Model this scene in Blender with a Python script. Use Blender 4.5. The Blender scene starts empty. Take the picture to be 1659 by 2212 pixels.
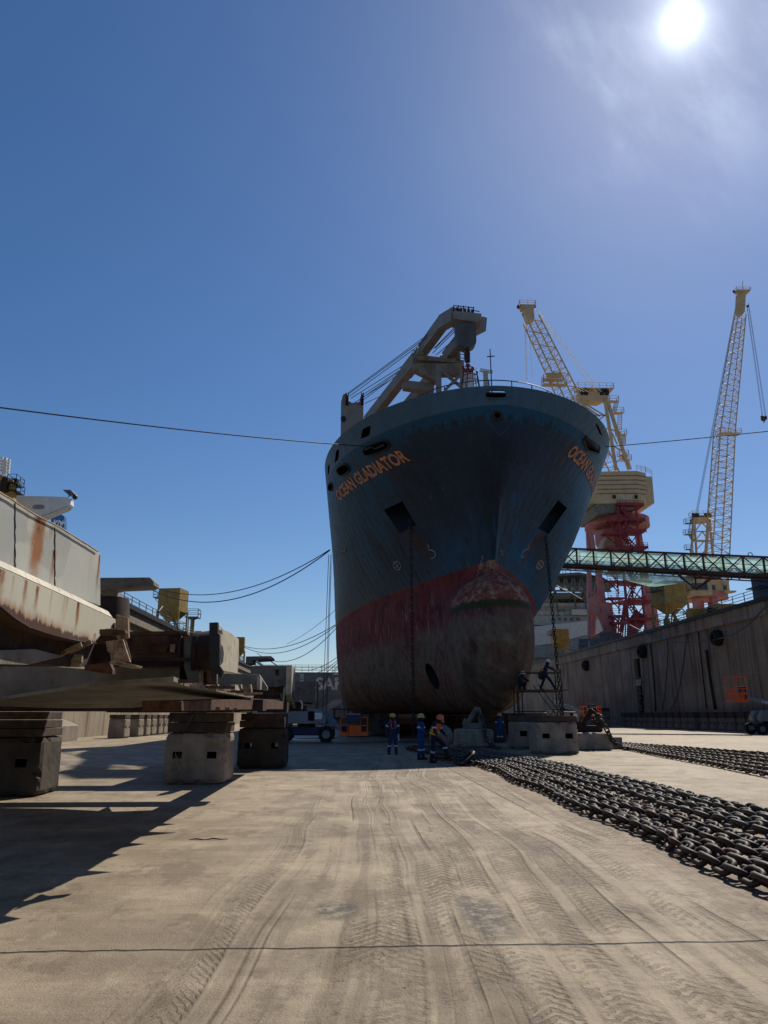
import bpy, bmesh, math, random
from mathutils import Vector, Matrix, Quaternion
from math import sin, cos, pi, radians, sqrt, atan2
random.seed(7)
scene = bpy.context.scene
COL = scene.collection

# ------------------------------------------------------------------ camera, sky, sun, exposure
PITCH, YAW = radians(15.597), radians(2.7176)
CAM_H = 1.7
cd = bpy.data.cameras.new("camera"); cam = bpy.data.objects.new("camera", cd); COL.objects.link(cam)
cam.location = (0, 0, CAM_H)
cam.rotation_euler = (pi/2 + PITCH, 0, -YAW)
cd.sensor_fit = 'VERTICAL'; cd.sensor_height = 24.0
cd.lens = 1572.6 / 2212.0 * 24.0
cd.clip_start = 0.1; cd.clip_end = 6000
scene.camera = cam

SUN_EL, SUN_AZ = radians(46.06), radians(30.21)
SUN = Vector((sin(SUN_AZ)*cos(SUN_EL), cos(SUN_AZ)*cos(SUN_EL), sin(SUN_EL)))
sd = bpy.data.lights.new("sun", 'SUN'); sun = bpy.data.objects.new("sun", sd); COL.objects.link(sun)
sd.energy = 5.0; sd.angle = radians(0.53); sd.color = (1.0, 0.92, 0.79)
sun.rotation_euler = SUN.to_track_quat('Z', 'Y').to_euler()
sun.location = (60, 100, 130)

world = bpy.data.worlds.new("World"); scene.world = world; world.use_nodes = True
wn = world.node_tree; wn.nodes.clear()
scene.view_settings.view_transform = 'Standard'; scene.view_settings.look = 'None'
scene.view_settings.exposure = 0.03; scene.view_settings.gamma = 1.0
scene.view_settings.use_curve_mapping = False

# ------------------------------------------------------------------ a tiny node language
class V:
    def __init__(s, nt, sock): s.nt, s.s = nt, sock
    def _m(s, op, *o, clamp=False):
        n = s.nt.nodes.new('ShaderNodeMath'); n.operation = op; n.use_clamp = clamp
        for i, a in enumerate((s,) + o):
            if isinstance(a, V): s.nt.links.new(a.s, n.inputs[i])
            else: n.inputs[i].default_value = a
        return V(s.nt, n.outputs[0])
    def __add__(s, o): return s._m('ADD', o)
    __radd__ = __add__
    def __sub__(s, o): return s._m('SUBTRACT', o)
    def __rsub__(s, o): return s._m('MULTIPLY', -1.0)._m('ADD', o)
    def __mul__(s, o): return s._m('MULTIPLY', o)
    __rmul__ = __mul__
    def __truediv__(s, o): return s._m('DIVIDE', o)
    def pow(s, o): return s._m('POWER', o)
    def max(s, o): return s._m('MAXIMUM', o)
    def min(s, o): return s._m('MINIMUM', o)
    def abs(s): return s._m('ABSOLUTE')
    def frac(s): return s._m('FRACT')
    def sin(s): return s._m('SINE')
    def clamp(s): return s._m('ADD', 0.0, clamp=True)
    def sm(s, lo, hi):                      # smoothstep; lo > hi gives a falling step
        n = s.nt.nodes.new('ShaderNodeMapRange'); n.interpolation_type = 'SMOOTHSTEP'
        flip = lo > hi
        n.inputs['From Min'].default_value = min(lo, hi); n.inputs['From Max'].default_value = max(lo, hi)
        if flip: n.inputs['To Min'].default_value = 1; n.inputs['To Max'].default_value = 0
        s.nt.links.new(s.s, n.inputs['Value']); return V(s.nt, n.outputs[0])
def comb(nt, x, y, z):
    n = nt.nodes.new('ShaderNodeCombineXYZ')
    for i, a in enumerate((x, y, z)):
        if isinstance(a, V): nt.links.new(a.s, n.inputs[i])
        else: n.inputs[i].default_value = a
    return V(nt, n.outputs[0])
def noise(nt, vec, scale=1, detail=4, rough=.55, dist=0):
    n = nt.nodes.new('ShaderNodeTexNoise'); nt.links.new(vec.s, n.inputs['Vector'])
    n.inputs['Scale'].default_value = scale; n.inputs['Detail'].default_value = detail
    n.inputs['Roughness'].default_value = rough; n.inputs['Distortion'].default_value = dist
    return V(nt, n.outputs[0])
def voro(nt, vec, scale=1, feature='F1'):
    n = nt.nodes.new('ShaderNodeTexVoronoi'); n.feature = feature; nt.links.new(vec.s, n.inputs['Vector'])
    n.inputs['Scale'].default_value = scale
    return V(nt, n.outputs['Distance'])
def mixc(nt, f, a, b):
    n = nt.nodes.new('ShaderNodeMix'); n.data_type = 'RGBA'
    if isinstance(f, V): nt.links.new(f.s, n.inputs[0])
    else: n.inputs[0].default_value = f
    for i, c in ((6, a), (7, b)):
        if isinstance(c, V): nt.links.new(c.s, n.inputs[i])
        else: n.inputs[i].default_value = (*c, 1)
    return V(nt, n.outputs[2])
def coords(nt, kind='Object'):
    t = nt.nodes.new('ShaderNodeTexCoord'); s = nt.nodes.new('ShaderNodeSeparateXYZ')
    nt.links.new(t.outputs[kind], s.inputs[0])
    return V(nt, t.outputs[kind]), V(nt, s.outputs[0]), V(nt, s.outputs[1]), V(nt, s.outputs[2])
def new_mat(name, color=(.5, .5, .5), rough=.6, metal=0, spec=.4):
    m = bpy.data.materials.new(name); m.use_nodes = True
    b = m.node_tree.nodes['Principled BSDF']
    b.inputs['Base Color'].default_value = (*color, 1); b.inputs['Roughness'].default_value = rough
    b.inputs['Metallic'].default_value = metal; b.inputs['Specular IOR Level'].default_value = spec
    return m, m.node_tree, b
def setc(nt, b, col=None, rough=None, bump=None, bs=.4, bd=.02):
    if col is not None: nt.links.new(col.s, b.inputs['Base Color'])
    if rough is not None: nt.links.new(rough.s, b.inputs['Roughness'])
    if bump is not None:
        n = nt.nodes.new('ShaderNodeBump'); n.inputs['Strength'].default_value = bs; n.inputs['Distance'].default_value = bd
        nt.links.new(bump.s, n.inputs['Height']); nt.links.new(n.outputs[0], b.inputs['Normal'])

# ------------------------------------------------------------------ sky
def build_sky():
    nt = wn
    out = nt.nodes.new('ShaderNodeOutputWorld'); bg = nt.nodes.new('ShaderNodeBackground')
    sk = nt.nodes.new('ShaderNodeTexSky'); sk.sky_type = 'NISHITA'; sk.sun_disc = False
    sk.sun_elevation = SUN_EL; sk.sun_rotation = SUN_AZ
    sk.air_density = 1.0; sk.dust_density = 0.25; sk.ozone_density = 3.5; sk.altitude = 0
    vec, x, y, z = coords(nt, 'Generated')
    dot = (x*SUN.x + y*SUN.y + z*SUN.z).max(0.0)
    # the sun's glare falls off smoothly; thin fibrous cirrus catches the light round it
    th2 = ((1.0 - dot)*2.0).max(0.0)
    a = comb(nt, x*2.4 + z*2.0, y*2.0 - z*1.2, x*.5)
    cl = noise(nt, a, 2.6, 8, .55, .25)*.6 + noise(nt, comb(nt, x*9 + z*7, y*3 - z*3, 2.0), 2.0, 6, .6, .1)*.4
    wisps = cl.sm(.42, .66)
    glare = (th2 + .00022).pow(-1.0)*0.0052
    veil = dot.pow(90.0)*3.4*wisps + dot.pow(26.0)*.42*(wisps*.3+.7) + dot.pow(6.0)*.12
    tot = glare + veil
    n = nt.nodes.new('ShaderNodeMix'); n.data_type = 'RGBA'; n.blend_type = 'ADD'; n.inputs[0].default_value = 1
    hsv = nt.nodes.new('ShaderNodeHueSaturation'); hsv.inputs['Saturation'].default_value = 1.2
    nt.links.new(sk.outputs[0], hsv.inputs['Color'])
    tn = nt.nodes.new('ShaderNodeVectorMath'); tn.operation = 'MULTIPLY'; tn.inputs[1].default_value = (1.04, 1.02, 1.08)
    nt.links.new(hsv.outputs[0], tn.inputs[0]); nt.links.new(tn.outputs[0], n.inputs[6])
    sc = nt.nodes.new('ShaderNodeVectorMath'); sc.operation = 'SCALE'; sc.inputs[0].default_value = (.88, .97, 1.0)
    nt.links.new(tot.s, sc.inputs['Scale'])
    nt.links.new(sc.outputs[0], n.inputs[7])
    nt.links.new(n.outputs[2], bg.inputs['Color']); bg.inputs['Strength'].default_value = 0.076
    nt.links.new(bg.outputs[0], out.inputs[0])
build_sky()

# ------------------------------------------------------------------ measuring: photo point -> point in the place
FD, CXD, CYD = 1572.6, 829.5, 1106.0
RV = Vector((cos(YAW), -sin(YAW), 0)); FV = Vector((sin(YAW)*cos(PITCH), cos(YAW)*cos(PITCH), sin(PITCH))); UV = RV.cross(FV)
C0 = Vector((0, 0, CAM_H))
def ray(px, py): return FV + RV*((px-CXD)/FD) + UV*((CYD-py)/FD)
def atZ(px, py, z=0): d = ray(px, py); return C0 + d*((z-CAM_H)/d.z)
def atY(px, py, y): d = ray(px, py); return C0 + d*(y/d.y)
def atX(px, py, x): d = ray(px, py); return C0 + d*(x/d.x)

# ------------------------------------------------------------------ mesh building
class MB:
    def __init__(s): s.v = []; s.f = []; s.mi = []; s.m = 0
    def face(s, idx): s.f.append(tuple(idx)); s.mi.append(s.m)
    def add(s, vs, fs):
        o = len(s.v); s.v += [Vector(v) for v in vs]
        for f in fs: s.face([i+o for i in f])
        return s
    def box(s, c, d, R=None):
        c = Vector(c); x, y, z = d[0]/2, d[1]/2, d[2]/2
        vs = [Vector((sx*x, sy*y, sz*z)) for sx in (-1, 1) for sy in (-1, 1) for sz in (-1, 1)]
        if R is not None: vs = [R @ v for v in vs]
        return s.add([c+v for v in vs], [(0,1,3,2),(4,6,7,5),(0,4,5,1),(2,3,7,6),(0,2,6,4),(1,5,7,3)])
    def span(s, a, b): return s.box([(p+q)/2 for p, q in zip(a, b)], [abs(p-q) for p, q in zip(a, b)])
    def beam(s, p, q, w, h=None, up=(0, 0, 1)):
        p, q = Vector(p), Vector(q); h = h or w; d = (q-p)
        if d.length < 1e-6: return s
        dn = d.normalized(); u = Vector(up)
        if abs(dn.dot(u)) > .98: u = Vector((0, 1, 0))
        a = dn.cross(u).normalized()*(w/2); b = a.normalized().cross(dn)*(h/2)
        vs = [p-a-b, p+a-b, p+a+b, p-a+b, q-a-b, q+a-b, q+a+b, q-a+b]
        return s.add(vs, [(0,3,2,1),(4,5,6,7),(0,1,5,4),(1,2,6,5),(2,3,7,6),(3,0,4,7)])
    def cyl(s, p, q, r0, r1=None, n=10, cap=True):
        p, q = Vector(p), Vector(q); r1 = r0 if r1 is None else r1
        d = (q-p).normalized(); u = Vector((0, 0, 1)) if abs(d.z) < .95 else Vector((1, 0, 0))
        a = d.cross(u).normalized(); b = d.cross(a); o = len(s.v)
        for c, r in ((p, r0), (q, r1)):
            for i in range(n):
                t = 2*pi*i/n; s.v.append(c + a*(r*cos(t)) + b*(r*sin(t)))
        for i in range(n): j = (i+1) % n; s.face((o+i, o+j, o+n+j, o+n+i))
        if cap: s.face(tuple(o+i for i in reversed(range(n)))); s.face(tuple(o+n+i for i in range(n)))
        return s
    def tube(s, path, r, n=6, closed=False):
        P = [Vector(p) for p in path]; m = len(P); o = len(s.v); prev = None
        rr = r if isinstance(r, (list, tuple)) else [r]*m
        for i in range(m):
            a = P[i-1] if (i > 0 or closed) else P[i]; b = P[(i+1) % m] if (i < m-1 or closed) else P[i]
            d = (b-a).normalized()
            if prev is None:
                u = Vector((0, 0, 1)) if abs(d.z) < .9 else Vector((1, 0, 0)); x = d.cross(u).normalized()
            else:
                x = prev - d*prev.dot(d); x = x.normalized() if x.length > 1e-6 else d.orthogonal().normalized()
            prev = x; y = d.cross(x)
            for k in range(n): t = 2*pi*k/n; s.v.append(P[i] + (x*cos(t)+y*sin(t))*rr[i])
        for i in range(m if closed else m-1):
            for k in range(n):
                k2 = (k+1) % n; i2 = (i+1) % m
                s.face((o+i*n+k, o+i*n+k2, o+i2*n+k2, o+i2*n+k))
        if not closed:
            s.face(tuple(o+k for k in reversed(range(n)))); s.face(tuple(o+(m-1)*n+k for k in range(n)))
        return s
    def prism(s, pts, ext):
        P = [Vector(p) for p in pts]; e = Vector(ext); n = len(P); o = len(s.v)
        s.v += P + [p+e for p in P]
        s.face(tuple(o+i for i in range(n))); s.face(tuple(o+n+i for i in reversed(range(n))))
        for i in range(n): j = (i+1) % n; s.face((o+i, o+n+i, o+n+j, o+j))
        return s
    def lathe(s, c, prof, n=16, axis=(0, 0, 1)):
        c = Vector(c); A = Vector(axis).normalized(); a = A.orthogonal().normalized(); b = A.cross(a); o = len(s.v)
        for r, h in prof:
            for i in range(n): t = 2*pi*i/n; s.v.append(c + A*h + (a*cos(t)+b*sin(t))*max(r, 1e-4))
        for k in range(len(prof)-1):
            for i in range(n): j = (i+1) % n; s.face((o+k*n+i, o+k*n+j, o+(k+1)*n+j, o+(k+1)*n+i))
        return s
    def ball(s, c, r, n=12, sq=(1, 1, 1)):
        o = len(s.v); c = Vector(c); m = max(4, n//2)
        for i in range(m+1):
            t = pi*i/m
            for k in range(n):
                p = 2*pi*k/n; s.v.append(c + Vector((r*sq[0]*sin(t)*cos(p), r*sq[1]*sin(t)*sin(p), r*sq[2]*cos(t))))
        for i in range(m):
            for k in range(n):
                k2 = (k+1) % n; s.face((o+i*n+k, o+(i+1)*n+k, o+(i+1)*n+k2, o+i*n+k2))
        return s
    def mesh(s, name, mats, smooth=False, bevel=0, seg=2, fix=True):
        me = bpy.data.meshes.new(name); me.from_pydata(s.v, [], s.f)
        if any(s.mi):
            for p, i in zip(me.polygons, s.mi): p.material_index = i
        bm = bmesh.new(); bm.from_mesh(me)
        if fix: bmesh.ops.recalc_face_normals(bm, faces=bm.faces)
        if bevel:
            es = [e for e in bm.edges if len(e.link_faces) == 2 and e.calc_face_angle(0) > .5]
            bmesh.ops.bevel(bm, geom=es, offset=bevel, segments=seg, affect='EDGES', profile=.6)
        bm.to_mesh(me); bm.free()
        for m in (mats if isinstance(mats, (list, tuple)) else [mats]): me.materials.append(m)
        if smooth:
            for p in me.polygons: p.use_smooth = True
            if smooth != 'all':
                me.set_sharp_from_angle(angle=radians(40))
        return me
    def build(s, name, mats, parent=None, **k):
        o = bpy.data.objects.new(name, s.mesh(name, mats, **k)); COL.objects.link(o)
        if parent is not None: o.parent = parent
        return o

def tag(o, label=None, cat=None, group=None, kind=None):
    for k, v in (('label', label), ('category', cat), ('group', group), ('kind', kind)):
        if v: o[k] = v
    return o
def thing(name, label, cat, loc=(0, 0, 0), rz=0, group=None):
    o = bpy.data.objects.new(name, None); COL.objects.link(o); o.location = loc; o.rotation_euler = (0, 0, rz)
    o.empty_display_size = .2
    return tag(o, label, cat, group)
def kids(o, L): return [c for c in L if c.parent == o]
def copy_tree(o, parent=None):
    c = o.copy(); COL.objects.link(c)
    if parent is not None: c.parent = parent
    for ch in list(o.children): copy_tree(ch, c)
    return c
def text_mesh(body, size, bold=.0, sub=0, cond=1.0):
    cu = bpy.data.curves.new('t', 'FONT'); cu.body = body; cu.size = size; cu.offset = bold; cu.fill_mode = 'FRONT'; cu.resolution_u = 3
    ob = bpy.data.objects.new('t', cu); COL.objects.link(ob)
    bpy.context.view_layer.update()
    me = bpy.data.meshes.new_from_object(ob.evaluated_get(bpy.context.evaluated_depsgraph_get()))
    bpy.data.objects.remove(ob)
    bm = bmesh.new(); bm.from_mesh(me); bmesh.ops.triangulate(bm, faces=bm.faces)
    for _ in range(sub):
        es = [e for e in bm.edges if e.calc_length() > size*.22]
        if es: bmesh.ops.subdivide_edges(bm, edges=es, cuts=1); bmesh.ops.triangulate(bm, faces=bm.faces)
    bmesh.ops.remove_doubles(bm, verts=bm.verts, dist=1e-4)
    vs = [v.co.copy() for v in bm.verts]; bm.verts.index_update(); fs = [[v.index for v in f.verts] for f in bm.faces]
    bm.free()
    x0 = min(v.x for v in vs); x1 = max(v.x for v in vs)
    return [(Vector(((v.x-x0)*cond, v.y))) for v in vs], fs, (x1-x0)*cond
def flat_text(name, body, size, origin, xd, yd, mat, parent=None, bold=.0, cond=1.0, lift=.02, centre=True):
    vs, fs, w = text_mesh(body, size, bold, 0, cond); xd, yd = Vector(xd).normalized(), Vector(yd).normalized()
    n = xd.cross(yd); o = Vector(origin) + n*lift - (xd*(w/2) if centre else xd*0)
    mb = MB(); mb.add([o + xd*v.x + yd*v.y for v in vs], fs)
    return mb.build(name, mat, parent, fix=False)
# ------------------------------------------------------------------ materials
def weathered(name, base, rough=.6, var=.25, rust=0.0, streak=0.0, rustcol=(.13, .045, .018), scale=1.0, bump=.15, dirt=(.09, .075, .06), spec=.35, metal=0):
    """painted or bare surface with its own uneven paint, rust patches and run-down streaks"""
    m, nt, b = new_mat(name, base, rough, metal, spec)
    vec, x, y, z = coords(nt)
    n1 = noise(nt, vec, 1.3*scale, 6, .6); n2 = noise(nt, vec, 9*scale, 5, .65)
    dark = tuple(c*(1-var) for c in base); light = tuple(min(1, c*(1+var*.6)) for c in base)
    col = mixc(nt, n1.sm(.3, .7), dark, light)
    col = mixc(nt, n2.sm(.52, .8)*.5*min(1, var*2), col, dirt)
    if streak:
        st = noise(nt, comb(nt, x*3.0*scale, y*3.0*scale, z*.16*scale), 1.6, 5, .6)
        col = mixc(nt, st.sm(.52, .74)*streak, col, rustcol)
    if rust:
        r = noise(nt, vec, 2.1*scale, 8, .68, .5)
        col = mixc(nt, (r + n2*.25).sm(.78-rust*.45, .92-rust*.4), col, rustcol)
        rr = noise(nt, vec, 14*scale, 4, .7)
        col = mixc(nt, ((r + n2*.25).sm(.86-rust*.45, 1.0-rust*.4))*rr.sm(.35, .65), col, tuple(c*.35 for c in rustcol))
    setc(nt, b, col, (n2*.25 + (rough-.12)).clamp(), n2 + n1*.6, bump, .012/scale)
    return m

def mat_ground():
    m, nt, b = new_mat("dock_concrete", (.3, .26, .2), .7, 0, .35)
    vec, x, y, z = coords(nt)
    big = noise(nt, vec, .09, 4, .55); med = noise(nt, vec, .7, 6, .62); fine = noise(nt, vec, 6, 7, .72); grit = noise(nt, vec, 55, 3, .7)
    scrape = noise(nt, comb(nt, x*.10, y*1.7, 0.0), 1.0, 7, .66)      # cross-wise scrapes
    scr2 = noise(nt, comb(nt, x*.5, y*7.0, 0.0), 1.0, 5, .66)
    col = mixc(nt, (big*.45 + med*.55).sm(.36, .64), (.20, .155, .104), (.37, .30, .208))
    col = mixc(nt, scrape.sm(.5, .72)*.5, col, (.42, .345, .24))
    col = mixc(nt, scrape.sm(.47, .28)*.5, col, (.165, .128, .084))
    col = mixc(nt, scr2.sm(.55, .75)*.4, col, (.15, .117, .08))
    col = mixc(nt, fine.sm(.5, .72)*.5, col, (.155, .122, .084))
    col = mixc(nt, fine.sm(.42, .25)*.35, col, (.44, .38, .28))
    col = mixc(nt, grit.sm(.56, .72)*.5, col, (.10, .078, .054))
    # wheel tracks: tyre prints that wander along the dock, each band with its own tread and strength
    wand = (noise(nt, comb(nt, 0.0, y*.075, 3.0), 1.0, 2, .5) - .5)*1.5 + (noise(nt, comb(nt, x*.4, y*.17, 9.0), 1.0, 2, .5) - .5)*.55
    xt = x + wand - y*.03
    zone = (x - y*.06).sm(-2.2, -.7)*(x - y*.02).sm(4.9, 3.4)*y.sm(42, 24)
    wear = noise(nt, comb(nt, x*1.1, y*.45, 7.0), 1.0, 6, .68); rag = noise(nt, vec, 13, 5, .7)
    def tracks(w, shift, k, seed):
        q = xt/w + shift; c = q.frac(); cell = q - c
        rnd = ((cell*12.9898 + seed).sin()*43758.5453).frac()
        inside = c.sm(.06, .12)*c.sm(.80, .74)
        arm = (c - .43).abs()
        ph = ((y*k*(rnd*.35 + .82) + arm*(rnd*9.0 - 2.0) + rag*1.7 + med*1.6 + rnd*6.0)).frac()
        t = ph.sm(.12, .34)*ph.sm(.80, .56)*inside
        lip = (c.sm(.0, .07)*c.sm(.15, .08)).max(c.sm(.72, .79)*c.sm(.88, .80))
        on = rnd.sm(.30, .75)
        return t*on, lip*on
    ta, la = tracks(.47, .0, 8.2, 1.0); tb, lb = tracks(.71, .37, 6.1, 5.0)
    okA = (wear + rag*.3).sm(.56, .72); okB = (noise(nt, comb(nt, x*.9, y*.4, 17.0), 1.0, 6, .68) + rag*.25).sm(.60, .74)
    mud = (ta*okA).max(tb*okB)*zone
    lips = (la*okA.max(.25)).max(lb*okB)*zone*(rag*.7+.5)
    thin = noise(nt, comb(nt, xt*6.5, y*.05, 2.0), 1.0, 2, .5).sm(.60, .69)*noise(nt, comb(nt, x*1.0, y*.3, 5.0), 1.0, 4, .6).sm(.40, .58)*zone
    soil = zone*wear.sm(.42, .7)*noise(nt, comb(nt, xt*1.5, y*.06, 4.0), 1.0, 4, .6).sm(.45, .62)
    col = mixc(nt, soil*.55, col, (.135, .096, .060))
    blot = noise(nt, comb(nt, x*1.4, y*.8, 21.0), 1.0, 8, .72)
    col = mixc(nt, blot.sm(.52, .59)*.6, col, (.135, .10, .063)); col = mixc(nt, blot.sm(.45, .36)*.4, col, (.45, .38, .27))
    strk = noise(nt, comb(nt, xt*3.4, y*.09, 31.0), 1.0, 5, .62); strk2 = noise(nt, comb(nt, xt*9.0, y*.16, 33.0), 1.0, 5, .66)
    col = mixc(nt, strk.sm(.51, .59)*zone*.45, col, (.125, .090, .056)); col = mixc(nt, strk.sm(.47, .38)*zone*.28, col, (.43, .35, .24))
    col = mixc(nt, strk2.sm(.55, .63)*zone*wear.sm(.38, .6)*.55, col, (.12, .086, .054))
    col = mixc(nt, mud*.55, col, (.125, .09, .056))
    col = mixc(nt, lips.clamp()*.5, col, (.115, .084, .054))
    col = mixc(nt, thin*.7, col, (.11, .08, .052))
    # wet, oily patches
    wetn = noise(nt, comb(nt, x*.75, y*.38, 2.0), 1.0, 6, .68)
    dx = (x-1.22)/.24; dy = (y-7.1)/.9; spot = (dx*dx+dy*dy).sm(1.3, .1)
    dx2 = (x+.08)/.24; dy2 = (y-7.35)/.38; spot2 = (dx2*dx2+dy2*dy2).sm(1.3, .1)
    wet = ((spot.max(spot2))*(fine.sm(.40, .55)*.8+.2)).max(wetn.sm(.66, .74)*.5*y.sm(60, 5)).clamp()
    far = y.sm(44, 52)*(x).sm(26, 14)*x.sm(-9, -4)*noise(nt, comb(nt, x*.07, y*.5, 4.0), 1.0, 4, .6).sm(.45, .56)
    wet = wet.max(far).clamp()
    dark = noise(nt, comb(nt, x*.35, y*.2, 11.0), 1.0, 6, .7).sm(.60, .72)*(x-3.6).abs().sm(2.2, .3)*y.sm(34, 20)*y.sm(12, 18)
    col = mixc(nt, wet*.85, col, (.045, .042, .038)); col = mixc(nt, dark*.6, col, (.09, .065, .045))
    crust = (x - 5.6 + (med-.5)*1.6).abs().sm(2.5, 1.6)*(fine*.6+wear*.6).sm(.45, .68)*y.sm(42, 36)
    col = mixc(nt, crust*.6, col, (.12, .068, .038))
    # casting joints of the floor slabs
    jn = noise(nt, vec, 3.0, 4, .6)
    def joint(p, w, v): return ((v + (jn-.5)*.10 - p).abs()).sm(w, w*.35)
    j = joint(6.22, .026, y).max(joint(26.6, .05, y)).max(joint(47.0, .08, y)).max(joint(67, .1, y)).max(joint(3.35, .022, x)*y.sm(12, 16))
    col = mixc(nt, j*.92, col, (.028, .023, .02))
    chips = noise(nt, vec, 2.2, 4, .6, 1.0).sm(.70, .74)
    col = mixc(nt, chips*.75, col, (.06, .048, .036))
    setc(nt, b, col, (fine*.25 + .58 - far*.40).clamp(), fine*.55 + grit*.4 - mud*.5 - j*1.5 + med*.6 + lips*.5 - thin*.5 + scr2*.3 - chips*.6, .85, .035)
    return m

def mat_plate(name, base, streaks, low=None, patch=(.34, .35, .32)):
    """painted steel plate with its own rust runs: streaks = (y, half width, z top, length, strength) in the part's own space"""
    m, nt, b = new_mat(name, base, .55, 0, .35)
    vec, x, y, z = coords(nt)
    n1 = noise(nt, vec, 1.6, 5, .55); n2 = noise(nt, vec, 7, 6, .65); n3 = noise(nt, vec, 26, 4, .7)
    st = noise(nt, comb(nt, x*9.0, y*9.0, z*.7), 1.2, 5, .6)
    pt = noise(nt, comb(nt, x, y*.9, z*1.5), .9, 2, .4)
    col = mixc(nt, pt.sm(.49, .51), base, patch)
    col = mixc(nt, n1.sm(.4, .65)*.35, col, tuple(min(1, c*1.25) for c in base))
    col = mixc(nt, st.sm(.55, .75)*.4, col, (.42, .33, .19))
    col = mixc(nt, n3.sm(.62, .75)*.35, col, (.25, .19, .12))
    ro, rd = (.28, .115, .036), (.055, .02, .01)
    tot = None; core = None
    for (yy, w, zt, L, k) in streaks:
        a = (y + (n2-.5)*w*1.6 - yy).abs()
        f = z.sm(zt-L, zt-L*.15)*z.sm(zt+.02, zt-.005)
        s_ = a.sm(w*1.25, w*.15)*f*(st.sm(.25, .55)*.6+.4)*k
        c_ = a.sm(w*.7, 0.0)*z.sm(zt-L*.30, zt-L*.02)*z.sm(zt+.02, zt-.005)*n2.sm(.42, .58)*k
        tot = s_ if tot is None else tot.max(s_); core = c_ if core is None else core.max(c_)
    if tot is not None:
        col = mixc(nt, tot.clamp(), col, ro); col = mixc(nt, (core*.9).clamp(), col, rd)
    if low:
        zl = low(y); h = z - zl + (st-.5)*.16 + (n2-.5)*.06
        col = mixc(nt, h.sm(.11, .0)*.8*(n1.sm(.35, .6)*.7+.3), col, ro); col = mixc(nt, h.sm(.03, .003)*.9, col, rd)
    sp = noise(nt, vec, 5, 7, .75).sm(.70, .76)
    col = mixc(nt, sp*.8, col, rd)
    setc(nt, b, col, (n2*.25+.42).clamp(), n2*.4+n3*.25-sp*.5, .25, .008)
    return m

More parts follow.
